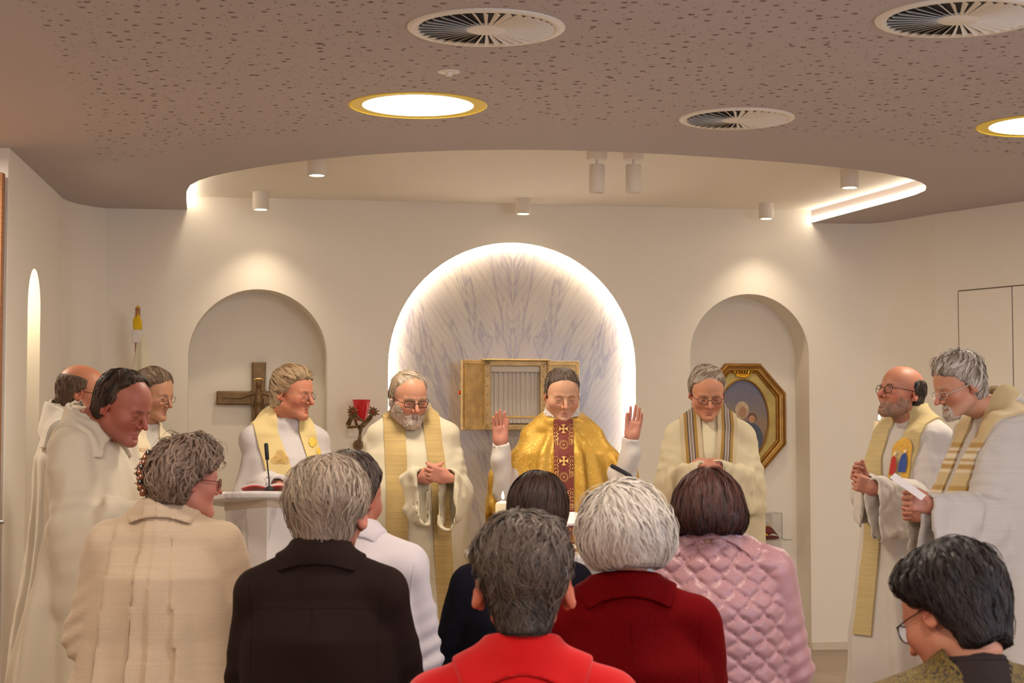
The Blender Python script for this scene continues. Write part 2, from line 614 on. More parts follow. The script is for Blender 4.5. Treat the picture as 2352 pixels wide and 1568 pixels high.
def hair_fn(p, headf):
    """hair volume; p['line'] front hairline (z,y) table, p['nape'] lowest z, p['thick'] table (z,t)"""
    zs = [a[0] for a in p['line']]; ys = [a[1] for a in p['line']]
    tz = [a[0] for a in p['thick']]; tt = [a[1] for a in p['thick']]
    nape = p.get('nape', -.09); lum = p.get('lump', 0.0); lk = p.get('lumpk', 22)
    wide = p.get('wide', 1.0); bald = p.get('bald')
    flare = p.get('flare', 0.0); part = p.get('part')
    def f(P):
        d = ell(P, (0, .012, .032), (.0785 * wide, .099, .089))
        d = smin(d, ell(P, (0, .022, -.035), (.066 * wide, .076, .072)), .04)
        d = smin(d, cap(P, (0, .048, -.05), (0, .058, -.12), .050), .02)
        if flare:
            d = smin(d, ell(P, (0, .030, -.015), (.085 + flare, .09 + flare * .6, .075)), .04)
        t = np.interp(P[:, 2], tz, tt).astype(f32)
        if p.get('fthick'):
            t = t + p['fthick'] * np.clip((-P[:, 1] - .0) / .06, 0, 1) * (P[:, 2] > .03)
        yh = np.interp(P[:, 2], zs, ys).astype(f32)
        m = (yh - P[:, 1]) * .75
        if p.get('asym'): m = m + p['asym'] * P[:, 0]
        nn = nape + p.get('napew', 0) * np.cos(P[:, 0] * 90)
        m = smax(m, nn - P[:, 2], .008)
        if bald: m = smax(m, P[:, 2] - np.interp(P[:, 1], bald[0], bald[1]).astype(f32), .012)
        if not p.get('blunt'):
            k = np.clip(-m / .026, .0, 1)
            t = t * (.12 + .88 * k * (2 - k))
        d = d - t
        if lum: d = d - lum * wav(P, lk, 1.3) * np.clip((P[:, 2] + .02) / .04, 0, 1)
        d = smax(d, m, p.get('edge', .010))
        return d * .9
    return f

def strands(hf, V, F, p, seed=0):
    """locks of ribbons that run over the hair volume hf: guides start at random points of its
    mesh, children follow their guide and close up towards the tip"""
    rng = np.random.default_rng(seed)
    n = p.get('n', 2500); L = p.get('len', .05); seg = p.get('seg', 5); w = p.get('w', .0011)
    per = p.get('per', 14); g = max(20, n // per); n = g * per
    tri = V[F[:, :3]]
    ar = np.linalg.norm(np.cross(tri[:, 1] - tri[:, 0], tri[:, 2] - tri[:, 0]), axis=1)
    cen = V[F].mean(1)
    hd = p.get('_skull')
    if hd is not None: ar = ar * (hd(cen.astype(f32)) > 0.0005)
    pick = rng.choice(len(F), g, p=ar / ar.sum())
    P = (cen[pick] + rng.normal(0, .0015, (g, 3))).astype(f32)
    crown = A3(*p.get('crown', (0.0, .045, .13)))
    down = p.get('down', .6); out = p.get('out', 1.0); side = p.get('side', 0.0); back = p.get('back', 0.0)
    curl = p.get('curl', 0.2); ck = p.get('curlk', 9.0)
    sty = rng.uniform(-1, 1, g).astype(f32); ph = rng.uniform(0, 6.28, g).astype(f32)
    glift = rng.uniform(0, 1, g).astype(f32) * p.get('lift', .003)
    glift = np.where(rng.uniform(0, 1, g) < .12, glift * 2.0, glift).astype(f32)
    Ls = L * rng.uniform(.6, 1.25, g).astype(f32)
    GP = []; GN = []; GB = []
    for s in range(seg + 1):
        N = sdf_normals(hf, P, .003)
        P = P - N * (hf(P))[:, None]
        u = s / seg
        q = P - crown
        q = q / (np.linalg.norm(q, axis=1, keepdims=True) + 1e-6)
        D = q * out
        D[:, 2] -= down
        D[:, 0] += side
        D[:, 1] += back
        a = curl * (wav(P, ck, 3.1) * 1.3 + .8 * np.sin(u * 4.5 + ph)) + sty * p.get('messy', .15)
        D = D - N * (D * N).sum(1, keepdims=True)
        D = D / (np.linalg.norm(D, axis=1, keepdims=True) + 1e-6)
        B = np.cross(N, D)
        D = D * np.cos(a)[:, None] + B * np.sin(a)[:, None]
        B = np.cross(N, D)
        GP.append(P.copy()); GN.append(N); GB.append(B)
        P = P + D * (Ls / seg)[:, None]
    rad = p.get('lock', .0055)
    ob = rng.normal(0, 1, (g, per, 1)).astype(f32); on = rng.uniform(0, 1, (g, per, 1)).astype(f32)
    fr = rng.normal(0, 1, (g, per, 1)).astype(f32) * p.get('frizz', .0012)
    tw = rng.uniform(-.6, .6, (g, per, 1)).astype(f32)
    VV = []
    for s in range(seg + 1):
        u = s / seg
        N = GN[s][:, None]; B = GB[s][:, None]
        spread = rad * (1 - .65 * u)
        base = GP[s][:, None] + B * (ob * spread + fr * np.sin(u * 9 + ob * 5)) + N * ((glift[:, None, None] * np.clip((GP[0][:, 2] + .05) / .07, .2, 1)[:, None, None] * (.15 + .85 * math.sin(min(1, u * 1.15) * math.pi * .8)) + on * .0018 - (ob * .45) ** 2 * .0012 * (1 - u)) + .0004)
        ww = w * (1 - .75 * u) * (0.35 + min(1, u * 4) * .65)
        sd = B + N * tw
        VV.append(base - sd * ww); VV.append(base + sd * ww)
    VV = np.stack(VV, 2).reshape(n, 2 * (seg + 1), 3)
    base = np.arange(n) * (2 * (seg + 1))
    FF = np.concatenate([np.stack([base + 2 * s, base + 2 * s + 1, base + 2 * s + 3, base + 2 * s + 2], 1) for s in range(seg)])
    c1 = np.array(lin(p['col'])); c2 = np.array(lin(p.get('col2', p['col'])))
    kg = rng.uniform(0, 1, g) ** p.get('mixp', 1.0)
    zone = p.get('zone')
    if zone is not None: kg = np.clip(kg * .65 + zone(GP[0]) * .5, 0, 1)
    k = np.clip(np.repeat(kg, per) * .55 + rng.uniform(-.15, .6, n), 0, 1)
    C = c1[None] * (1 - k[:, None]) + c2[None] * k[:, None]
    C = np.repeat(C[:, None], 2 * (seg + 1), axis=1)
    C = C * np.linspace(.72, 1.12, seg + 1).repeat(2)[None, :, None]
    return VV.reshape(-1, 3), FF, C.reshape(-1, 3)

def hand_fn(curl=(.3, .3, .3, .3), spread=.12, thumb=(.5, .2), mirror=1, bend=0.0):
    """wrist at origin, fingers to +z, palm faces -y, thumb on +x (mirror=-1 flips)"""
    xs = (.029, .010, -.010, -.028); Ls = (.070, .078, .072, .056)
    bones = []
    for i in range(4):
        x = xs[i]; p = np.array([x, 0, .088 - abs(x - .005) * .18]); a = spread * (1.5 - i) * .6; c = 0.0
        seglen = (.46, .30, .24); r = .0088 - (.001 if i == 3 else 0)
        for j in range(3):
            c += curl[i] * (0.9, 1.1, .8)[j]
            d = np.array([math.sin(a) * math.cos(c), -math.sin(c), math.cos(c) * math.cos(a)])
            q = p + d * Ls[i] * seglen[j]
            bones.append((i, p.copy(), q.copy(), r * (1 - .08 * j), r * (1 - .08 * (j + 1))))
            p = q
    t0 = np.array([.020, -.006, .022]); a, b = thumb
    d1 = np.array([math.sin(a), -b, math.cos(a)]); d1 /= np.linalg.norm(d1)
    t1 = t0 + d1 * .042
    d2 = np.array([math.sin(a * .6), -b * 1.4, math.cos(a * .6)]); d2 /= np.linalg.norm(d2)
    t2 = t1 + d2 * .032; t3 = t2 + d2 * .024
    def f(P):
        X = P.copy(); X[:, 0] = X[:, 0] * mirror
        d = boxr(X, (.001, 0, .052), (.036, .0125, .040), .0125)
        d = smin(d, ell(X, (.021, -.008, .034), (.017, .014, .028)), .012)
        d = smin(d, ell(X, (-.022, -.006, .032), (.014, .012, .026)), .012)
        d = smin(d, cap(X, (0, .0, -.006), (0, 0, .02), .0235, .026), .015)
        g = None
        cur = -1; fd = None
        for (i, p, q, r1, r2) in bones:
            c = cap(X, p, q, r1, r2)
            if i != cur:
                if fd is not None: g = fd if g is None else np.minimum(g, fd)
                fd = c; cur = i
            else: fd = smin(fd, c, .002)
        g = np.minimum(g, fd)
        d = smin(d, g, .005)
        th = smin(cap(X, t0, t1, .0125, .0105), cap(X, t1, t2, .0105, .0095), .004)
        th = smin(th, cap(X, t2, t3, .0095, .0075), .003)
        d = smin(d, th, .007)
        return d * .95
    return f
# ------------------------------------------------------------------ materials of the room
M = {}
M['plaster'] = mat('plaster', (238, 229, 214), .75, bump=(60, .06, .002))
M['ceiling'] = mat('ceiling_paint', (184, 172, 170), .8, bump=(40, .05, .002))
M['hole'] = mat('perforation_shade', (134, 118, 112), .9)
M['white'] = mat('white_enamel', (232, 224, 212), .45, bump=(30, .03, .001))
M['white_lamp'] = mat('white_lamp_paint', (226, 214, 198), .5, bump=(90, .03, .001))
M['dark'] = mat('throat_shade', (40, 30, 27), .8, vary=(8, .2))
M['led'] = mat('led_strip', (255, 246, 230), .5, emit=((255, 243, 222), 7.0))
M['led_arch'] = mat('led_strip_cool', (255, 250, 244), .5, emit=((255, 246, 236), 11.0))
M['bulb'] = mat('lamp_lens', (255, 250, 240), .4, emit=((255, 242, 205), 7.0))
M['bulb_soft'] = mat('lamp_diffuser', (255, 250, 235), .4, emit=((255, 240, 205), 9.0))
M['reflector'] = mat('gold_reflector', (255, 225, 70), .45, metal=.0, bump=(60, .05, .001))
M['brass'] = mat('brass', (212, 170, 98), .36, metal=.6, bump=(35, .12, .001), vary=(14, .25))
M['brass_dark'] = mat('aged_brass', (200, 164, 106), .40, metal=.35, bump=(40, .15, .001), vary=(16, .3))
M['gold'] = mat('polished_gold', (232, 178, 52), .18, metal=1.0, bump=(20, .03, .001))
M['bronze'] = mat('bronze', (126, 98, 64), .42, metal=.5, bump=(55, .25, .002), vary=(18, .3))
M['giltwood'] = mat('gilt_frame', (164, 118, 52), .36, metal=.65, bump=(70, .15, .001), vary=(20, .25))
M['black'] = mat('black_plastic', (26, 24, 25), .45, bump=(200, .1, .0005))
M['wax'] = mat('wax', (238, 222, 184), .5, sss=.25, bump=(30, .05, .001))
M['wick'] = mat('wick', (40, 30, 24), .9, bump=(200, .2, .0005))
M['flame'] = mat('flame', (255, 240, 200), .5, emit=((255, 214, 130), 22.0))
M['trim'] = mat('baseboard_paint', (214, 200, 178), .6, bump=(40, .05, .001))
M['paper'] = mat('paper', (226, 216, 214), .8, bump=(60, .05, .0006))
M['redcover'] = mat('red_cover', (178, 52, 34), .5, bump=(80, .1, .0006))
M['darkred'] = mat('dark_red_cloth', (110, 26, 24), .7, bump=(120, .2, .0008))

def marble_mat(name, light, vein, vein2, veiny=1.0, mirror=False):
    m = bpy.data.materials.new(name); m.use_nodes = True
    t = NT(m); b = t.b
    b.inputs['Roughness'].default_value = .16 if mirror else .22
    vec = t.obj_coords()
    if mirror:
        sp = t.node('ShaderNodeSeparateXYZ'); t.link(vec, sp.inputs[0])
        ax = t.math('ABSOLUTE', sp.outputs[0])
        cb = t.node('ShaderNodeCombineXYZ'); t.link(ax, cb.inputs[0]); t.link(sp.outputs[2], cb.inputs[2])
        vec = cb.outputs[0]
        # fine diagonal grain: thin lines that meet in a V at the seam
        def skew(deg, kv):
            c_, s_ = math.cos(R(deg)), math.sin(R(deg))
            sp2 = t.node('ShaderNodeSeparateXYZ'); t.link(vec, sp2.inputs[0])
            u = t.math('SUBTRACT', t.math('MULTIPLY', sp2.outputs[0], c_), t.math('MULTIPLY', sp2.outputs[2], s_))
            w = t.math('ADD', t.math('MULTIPLY', sp2.outputs[0], s_), t.math('MULTIPLY', sp2.outputs[2], c_))
            cb2 = t.node('ShaderNodeCombineXYZ'); t.link(u, cb2.inputs[0]); t.link(t.math('MULTIPLY', w, kv), cb2.inputs[2])
            return u, cb2.outputs[0]
        u, sv = skew(34, .22)
        wob = t.noise(sv, 5, 4, .6)
        sn = t.math('SINE', t.math('MULTIPLY', t.math('ADD', u, t.math('MULTIPLY', wob, .16)), 150.0))
        thin = t.ramp(sn, [(.0, (0, 0, 0)), (.80, (0, 0, 0)), (1.0, (1, 1, 1))])
        am = t.ramp(t.noise(sv, 9, 3), [(.35, (.15, .15, .15)), (.65, (.75, .75, .75))])
        gfac = t.math('MULTIPLY', thin, am)
        u2, sv2 = skew(13, .16)
        n2 = t.noise(sv2, 7.0, 5, .55, .5)
        band = t.ramp(n2, [(.52, (0, 0, 0)), (.56, (.8, .8, .8)), (.575, (.1, .1, .1)), (.62, (.1, .1, .1)), (.66, (1, 1, 1)), (.70, (.3, .3, .3))])
        n3 = t.noise(vec, 1.7, 3)
        g3 = t.ramp(n3, [(.35, lin(light)), (.7, lin(vein))])
        c = t.mix(t.math('MULTIPLY', gfac, .55), g3, lin((120, 106, 108)))
        c = t.mix(t.math('MULTIPLY', band, .55), c, lin(vein2))
    else:
        n0 = t.noise(vec, 2.2, 3)
        g0 = t.ramp(n0, [(.35, lin(light)), (.75, lin(tuple(int(k * .93) for k in light)))])
        mp = t.node('ShaderNodeMapping'); mp.inputs['Rotation'].default_value = (R(15), R(40), R(20)); mp.inputs['Scale'].default_value = (1, 1, .35)
        t.link(vec, mp.inputs[0])
        n2 = t.noise(mp.outputs[0], 3.4, 7, .6, .7)
        band = t.ramp(n2, [(.47, (0, 0, 0)), (.50, (1, 1, 1)), (.53, (0, 0, 0))])
        c = t.mix(t.math('MULTIPLY', band, .45 * veiny), g0, lin(vein))
    t.link(c, b.inputs['Base Color'])
    return m
M['marble_blue'] = marble_mat('blue_grey_marble', (186, 174, 158), (166, 154, 148), (104, 98, 124), mirror=True)
M['marble'] = marble_mat('white_marble', (226, 218, 214), (150, 136, 130), None)

def wood_mat(name, a, b_, scale=1.0):
    m = bpy.data.materials.new(name); m.use_nodes = True
    t = NT(m)
    v = t.obj_coords((3, 3, 42 * scale))
    n = t.noise(v, 1.4, 6, .6, .6)
    t.link(t.ramp(n, [(.3, lin(a)), (.7, lin(b_))]), t.b.inputs['Base Color'])
    t.b.inputs['Roughness'].default_value = .5
    t.bump(n, .1, .001)
    return m
M['wood'] = wood_mat('oak_veneer', (150, 96, 54), (176, 120, 72))
def floor_mat():
    m = bpy.data.materials.new('floor_vinyl'); m.use_nodes = True
    t = NT(m)
    n = t.noise(t.obj_coords((1.2, 14, 1)), 1.6, 5, .6, .4)
    n2 = t.noise(t.obj_coords(), 2.5, 3)
    c = t.ramp(n, [(.3, lin((142, 122, 102))), (.7, lin((170, 150, 128)))])
    c = t.mix(1.0, c, t.ramp(n2, [(.3, (.9, .9, .9)), (.7, (1.05, 1.05, 1.05))]), 'MULTIPLY')
    t.link(c, t.b.inputs['Base Color'])
    t.b.inputs['Roughness'].default_value = .42
    t.bump(n, .06, .001)
    return m
M['floor'] = floor_mat()

# ------------------------------------------------------------------ plan of the room
WL = at_z(245, 478, CEIL); WR = at_z(1868, 512, CEIL)
WU = (WR - WL); WU.z = 0; WLEN = WU.length; WU.normalize()
WN = Vector((-WU.y, WU.x, 0))            # into the wall
PHI = math.atan2(WU.y, WU.x)
W0 = Vector((WL.x, WL.y, 0))
def bw(px, py, back=0.0):
    """pixel ray meets the back wall's plane moved 'back' metres into the wall"""
    r = ray(px, py); o = Vector((0, 0, CAM_Z))
    k = (W0 + WN * back - o).dot(WN) / r.dot(WN)
    return o + r * k
def bu(px, py=800, back=0.0):
    return (bw(px, py, back) - W0).dot(WU)
def wpt(u, z, back=0.0):
    return W0 + WU * u + WN * back + Vector((0, 0, z))

def arch_outline(uc, r, zs, z0=0.0, n=40):
    pts = [(uc - r, z0)]
    for i in range(n + 1):
        a = math.pi - math.pi * i / n
        pts.append((uc + r * math.cos(a), zs + r * math.sin(a)))
    pts.append((uc + r, z0))
    return pts

WTOP = 3.12
uL0, uL1 = bu(432, 800), bu(752, 800)
uR0, uR1 = bu(1585, 800), bu(1858, 800)
uC0, uC1 = bu(892, 830), bu(1460, 830)
NICHE = [((uL0 + uL1) / 2, (uL1 - uL0) / 2, bw(594, 664).z, .30),
         ((uC0 + uC1) / 2, (uC1 - uC0) / 2, bw(1176, 557).z, .13),
         ((uR0 + uR1) / 2, (uR1 - uR0) / 2, bw(1722, 675).z, .30)]

def wall_with_arches(name, fn, u0, u1, ztop, arches, mat_, floor_z=0.0, backs=True):
    """front face with arched openings plus their reveals and backs, one mesh"""
    m = MB()
    outer = [(u0, 0)]
    closed = []
    for (uc, r, zt, dep, zb) in arches:
        o = arch_outline(uc, r, zt - r, zb)
        if zb <= 0.0: outer += o
        else: closed.append(o)
    outer += [(u1, 0), (u1, ztop), (u0, ztop)]
    loops = [[Vector((p[0], p[1], 0)) for p in outer]] + [[Vector((p[0], p[1], 0)) for p in c][::-1] for c in closed]
    tri = tessellate_polygon(loops)
    flat = [v for l in loops for v in l]
    m.add([fn(v.x, v.y, 0) for v in flat], [tuple(t) for t in tri])
    for (uc, r, zt, dep, zb) in arches:
        o = arch_outline(uc, r, zt - r, zb)
        n = len(o)
        V = [fn(p[0], p[1], 0) for p in o] + [fn(p[0], p[1], dep) for p in o]
        m.add(V, [(i, i + 1, n + i + 1, n + i) for i in range(n - 1)] + ([(n - 1, 0, n, 2 * n - 1)] if zb > 0 else []))
        if backs:
            tr = tessellate_polygon([[Vector((p[0], p[1], 0)) for p in o]])
            m.add([fn(p[0], p[1], dep) for p in o], [tuple(t) for t in tr])
    return m.build(name, mat_)

wall_back = wall_with_arches('wall_back', lambda u, z, b: wpt(u, z, b), 0.0, WLEN + .002, WTOP,
                             [(uc, r, zt, dep, 0.0) for (uc, r, zt, dep) in NICHE], M['plaster'])
tag(wall_back, kind='structure')

# marble lining of the lit arch: two book-matched slabs meeting in a fine seam
ucC, rC, ztC, dC = NICHE[1]
useam = bu(1178, 700, dC - .02)
m_origin = wpt(useam, 0, dC - .022)
def slab(side):
    o = arch_outline(ucC - useam, rC - .001, ztC - rC, 0.003, 60)
    g = .0015
    poly = []
    for (x, z) in o:
        if (x < -g if side < 0 else x > g): poly.append((x, z))
    # close at the seam
    zt = ztC - .002
    if side < 0: poly = [p for p in poly] + [(-g, zt), (-g, 0.003)]
    else: poly = [(g, 0.003), (g, zt)] + [p for p in poly]
    mb = MB().prism(poly, lambda x, z: Vector((x, 0, z)), lambda x, z: Vector((x, .02, z)))
    s = mb.build('marble_slab', M['marble_blue'])
    s.location = m_origin; s.rotation_euler = (0, 0, PHI)
    s.parent = wall_back
    return s
slab(-1); slab(1)
seam = MB().box((0, .004, ztC / 2), (.0015, .002, ztC / 2 - .003)).build('seam', mat('seam_joint', (225, 210, 190), .6, bump=(50, .1, .001)))
seam.location = m_origin; seam.rotation_euler = (0, 0, PHI); seam.parent = wall_back

# LED line around the arch, tucked behind the wall's edge
pts = []
for (u, z) in arch_outline(ucC, rC - .009, ztC - rC, 0.06, 72):
    pts.append(wpt(u, z, .045))
led = MB().tube(pts, .008, 6).build('light_strip', M['led_arch'], smooth=True)
tag(led, 'white glowing light strip lining the arched marble recess', 'light')

# left wall with its narrow lit niche
LP = [(22, 340), (145, 456)]
La = at_z(*LP[0], CEIL); Lb = at_z(*LP[1], CEIL)
LU = (Lb - La); LU.z = 0; LLEN = LU.length; LU.normalize()
LNn = Vector((-LU.y, LU.x, 0))
def lp(u, z, b): return Vector((La.x, La.y, 0)) + LU * u + LNn * b + Vector((0, 0, z))
def lu(px, back=0.0):
    r = ray(px, 900); o = Vector((0, 0, CAM_Z))
    k = (Vector((La.x, La.y, 0)) + LNn * back - o).dot(LNn) / r.dot(LNn)
    return (o + r * k - Vector((La.x, La.y, 0))).dot(LU)
n0, n1 = lu(61), lu(90)
rn = (n1 - n0) / 2
zt_n = CAM_Z + (1000 - 618) / FPX * lp((n0 + n1) / 2, 0, 0).y * 1.004
zb_n = CAM_Z - (1312 - 1000) / FPX * lp((n0 + n1) / 2, 0, 0).y
wall_left = wall_with_arches('wall_left', lp, 0, LLEN, WTOP, [((n0 + n1) / 2, rn, zt_n, .22, zb_n)], M['plaster'])
tag(wall_left, kind='structure')
_q = lp((n0 + n1) / 2, zt_n - .16, .09)
lamp('niche_light', 'POINT', _q, .9, (1.0, .88, .60), size=.03)

def strip_wall(name, plan, z0=0, z1=WTOP, m=None, smooth=True):
    n = len(plan)
    V = [(p[0], p[1], z0) for p in plan] + [(p[0], p[1], z1) for p in plan]
    me = new_mesh(name, V, [(i, i + 1, n + i + 1, n + i) for i in range(n - 1)], smooth)
    return tag(obj(name, me, m or M['plaster']), kind='structure')
cl = [at_z(px, py, CEIL) for px, py in ((145, 456), (158, 462), (175, 467), (200, 472), (222, 475.5), (245, 478))]
strip_wall('wall_corner_left', cl)
cr = [WR, at_z(1960, 513.6, CEIL), at_z(2000, 513, CEIL), at_z(2035, 510, CEIL), at_z(2075, 504, CEIL), at_z(2110, 498, CEIL), at_z(2146, 491.5, CEIL)]
strip_wall('wall_corner_right', cr)
Ra = cr[-1]; Rb = at_z(2352, 462, CEIL)
RU = (Rb - Ra); RU.z = 0; RU.normalize()
RN = Vector((-RU.y, RU.x, 0))
RL = (5.0 - Ra.x) / RU.x
Rend = Ra + RU * RL
strip_wall('wall_front_right', [Ra, Rend], smooth=False)
strip_wall('wall_right', [Rend, Vector((Rend.x, -2.2, 0))], smooth=False)
strip_wall('wall_rear', [Vector((Rend.x, -2.2, 0)), Vector((-4.6, -2.2, 0))], smooth=False)
RETY = La.y
strip_wall('wall_return', [La, Vector((La.x - .004, La.y - .004, 0)), Vector((-4.6, RETY - .05, 0))], smooth=False)
strip_wall('wall_far_left', [Vector((-4.6, -2.2, 0)), Vector((-4.6, RETY, 0))], smooth=False)
lamp('side_lamp', 'AREA', (-3.3, RETY - .55, CEIL - .05), 22, WARM2, size=.5)

# flush cupboard doors in the angled wall on the right
def ru(px, py):
    r = ray(px, py); o = Vector((0, 0, CAM_Z))
    k = (Vector((Ra.x, Ra.y, 0)) - o).dot(RN) / r.dot(RN)
    p = o + r * k
    return (p - Vector((Ra.x, Ra.y, 0))).dot(RU), p.z
ua, za = ru(2202, 669); ub, _z = ru(2326, 660)
def rp(u, z, b): return Vector((Ra.x, Ra.y, 0)) + RU * u + RN * b + Vector((0, 0, z))
RPHI = math.atan2(RU.y, RU.x)
gapm = mat('door_gap', (120, 100, 80), .9, bump=(20, .1, .001))
g = MB(); g.box((0, 0, 0), (1, 1, 1))
for k, (a, b) in enumerate(((ua, ub), (ub, 2 * ub - ua), (2 * ub - ua, 3 * ub - 2 * ua))):
    w = (b - a)
    d = MB().bbox((0, 0, za / 2), (w / 2 - .005, .009, za / 2 - .006), .003).build('door_%d' % (k + 1), M['plaster'])
    d.location = rp((a + b) / 2, 0.004, -.002); d.rotation_euler = (0, 0, RPHI)
    tag(d, kind='structure')
fr = MB()  # dark strips standing in for the shaded gaps around the doors
for u in (ua, ub, 2 * ub - ua): fr.box((u, 0, za / 2), (.006, .0015, za / 2))
fr.box(((ua + 3 * ub - 2 * ua) / 2, 0, za), ((3 * ub - 3 * ua) / 2, .0015, .006))
fr = fr.build('gap_shade_1', gapm); fr.location = rp(0, 0, -.001); fr.rotation_euler = (0, 0, RPHI); tag(fr, kind='structure')

# wooden door at the far left
dw = at(12, 394, RETY - .06)
door = empty('door_4', (dw.x, RETY - .075, 0)); tag(door, kind='structure')
leaf = MB().bbox((-.5, 0, dw.z / 2), (.5, .022, dw.z / 2 - .01), .004).build('door_leaf', M['wood'], door)
hm = MB().tube([(-.06, -.02, 1.03), (-.06, -.06, 1.03), (-.05, -.07, 1.03), (.045, -.07, 1.03)], .010, 10)
hm.lathe([(.026, 0), (.026, .006)], (-.06, -.022, 1.03), 20, rot=Matrix.Rotation(R(90), 3, 'X'))
hm.build('door_handle', mat('satin_steel', (170, 160, 150), .3, metal=1, bump=(90, .1, .0004)), door, smooth=True)

# floor
fl = MB().box((.2, 5.4, -.06), (5.4, 8.0, .06)).build('floor', M['floor']); tag(fl, kind='structure')

# baseboards
def board(name, plan, inset=.0):
    m = MB()
    for a, b in zip(plan[:-1], plan[1:]):
        a = Vector((a[0], a[1], 0)); b = Vector((b[0], b[1], 0))
        t = (b - a); L = t.length
        if L < 1e-4: continue
        t.normalize(); n = Vector((t.y, -t.x, 0))
        m.add([a + n * .001, b + n * .001, b + n * .012, a + n * .012,
               a + n * .001 + Vector((0, 0, .05)), b + n * .001 + Vector((0, 0, .05)), b + n * .010 + Vector((0, 0, .05)), a + n * .010 + Vector((0, 0, .05))],
              [(0, 1, 2, 3), (4, 7, 6, 5), (0, 4, 5, 1), (3, 2, 6, 7), (1, 5, 6, 2), (0, 3, 7, 4)])
    return tag(m.build(name, M['trim']), kind='structure')
pl = [wpt(0, 0)]
for (uc, r, zt, dep) in NICHE:
    pl += [wpt(uc - r, 0), wpt(uc - r, 0, dep - (.022 if dep < .2 else 0)), wpt(uc + r, 0, dep - (.022 if dep < .2 else 0)), wpt(uc + r, 0)]
pl += [wpt(WLEN, 0)]
board('baseboard_back', pl)
board('baseboard_right', cr + [Rend])
board('baseboard_left', [La, Lb] + cl[1:])

# ------------------------------------------------------------------ ceiling
RIM = [(430, 483), (427, 455), (424, 434), (432, 424), (452, 414), (480, 405), (520, 396), (575, 386), (650, 374), (730, 364.5), (820, 356), (920, 349),
       (1040, 344), (1170, 342), (1300, 343.5), (1420, 347.5), (1540, 354), (1660, 362), (1770, 370), (1870, 378), (1960, 386.5), (2040, 397), (2095, 409),
       (2125, 419), (2137, 428), (2135, 437), (2115, 446), (2070, 457), (2000, 475), (1930, 494), (1863, 512)]
rim = [at_z(x, y, CEIL) for x, y in RIM]
# the two ends land on the wall
for i in (0, -1):
    p = Vector((rim[i].x, rim[i].y, 0)); u = (p - W0).dot(WU); q = wpt(u, 0); rim[i] = Vector((q.x, q.y, CEIL))
# corner fillets by one smoothing pass on interior points
for _ in range(2):
    rim = [rim[0]] + [(rim[i - 1] + rim[i] * 2 + rim[i + 1]) / 4 for i in range(1, len(rim) - 1)] + [rim[-1]]

DL = [(at_z(960, 242.5, CEIL), .302), (at_z(2395, 288, CEIL), .302)]
VENTS = [(at_z(1117, 63, CEIL), .285), (at_z(2203, 40, CEIL), .292), (at_z(1692, 271.5, CEIL), .267)]
outer = [Vector((-4.6, -2.2, 0)), Vector((Rend.x, -2.2, 0)), Vector((Rend.x, Rend.y, 0))] + [Vector((p.x, p.y, 0)) for p in cr[::-1]]
outer += [Vector((p.x, p.y, 0)) for p in rim[::-1]]
outer += [Vector((p.x, p.y, 0)) for p in cl[::-1]] + [Vector((La.x, La.y, 0)), Vector((-4.6, RETY - .05, 0))]
loops = [outer]
for c, r in DL:
    loops.append([Vector((c.x + r * math.cos(2 * math.pi * k / 64), c.y + r * math.sin(2 * math.pi * k / 64), 0)) for k in range(64)])
tri = tessellate_polygon(loops)
flatv = [v for l in loops for v in l]
cm = MB().add([(v.x, v.y, CEIL) for v in flatv], [tuple(t) for t in tri])
# downstand edge of the opening
n = len(rim)
cm.add([(p.x, p.y, CEIL) for p in rim] + [(p.x, p.y, REC + .002) for p in rim], [(i, i + 1, n + i + 1, n + i) for i in range(n - 1)])
ceiling = tag(cm.build('ceiling', M['ceiling']), kind='structure')
# raised ceiling field over the sanctuary
rt = [Vector((p.x, p.y, 0)) for p in rim]
tr = tessellate_polygon([rt])
cu = tag(MB().add([(p.x, p.y, REC) for p in rim], [tuple(t) for t in tr]).build('ceiling_raised', M['plaster']), kind='structure')

# cove light strips on the rim, right arm in sight, left arm and far rim
def rim_strip(i0, i1, z, name, label, inset=.012, power_mat='led'):
    pts = []
    cx = sum(p.x for p in rim) / len(rim); cy = sum(p.y for p in rim) / len(rim)
    for p in rim[i0:i1]:
        v = Vector((cx - p.x, cy - p.y, 0)).normalized()
        pts.append(Vector((p.x, p.y, z)) + v * inset)
    o = MB().tube(pts, .007, 6).build(name, M[power_mat], smooth=True)
    return tag(o, label, 'light', 'light strips along the edge of the ceiling recess')
rim_strip(25, 31, CEIL + .018, 'light_strip', 'white light strip along the right edge of the ceiling recess')
rim_strip(0, 4, REC - .03, 'light_strip', 'light strip at the left edge of the ceiling recess', .02)

# perforated acoustic field: flat dark discs standing in for the shade in countless small holes
def inside(poly, x, y):
    c = False
    j = len(poly) - 1
    for i in range(len(poly)):
        if (poly[i][1] > y) != (poly[j][1] > y) and x < (poly[j][0] - poly[i][0]) * (y - poly[i][1]) / (poly[j][1] - poly[i][1]) + poly[i][0]: c = not c
        j = i
    return c
field = [at_z(x, y, CEIL) for x, y in ((0, -60), (45, 0), (100, 100), (160, 215), (205, 320), (235, 375), (300, 362), (430, 345), (560, 322), (700, 304), (860, 295), (1020, 289),
         (1180, 288), (1400, 289), (1620, 294), (1800, 305), (1950, 318), (2060, 330), (2200, 346), (2352, 362), (2420, 368))]
fieldp = [(p.x, p.y) for p in field] + [(3.9, 9.0), (3.9, 3.6), (-2.1, 3.6)]
hv = []; hf_ = []
xs = np.arange(-2.8, 3.9, .066); ys = np.arange(3.6, 9.3, .088)
octo = [(math.cos(math.pi * k / 4), math.sin(math.pi * k / 4)) for k in range(8)]
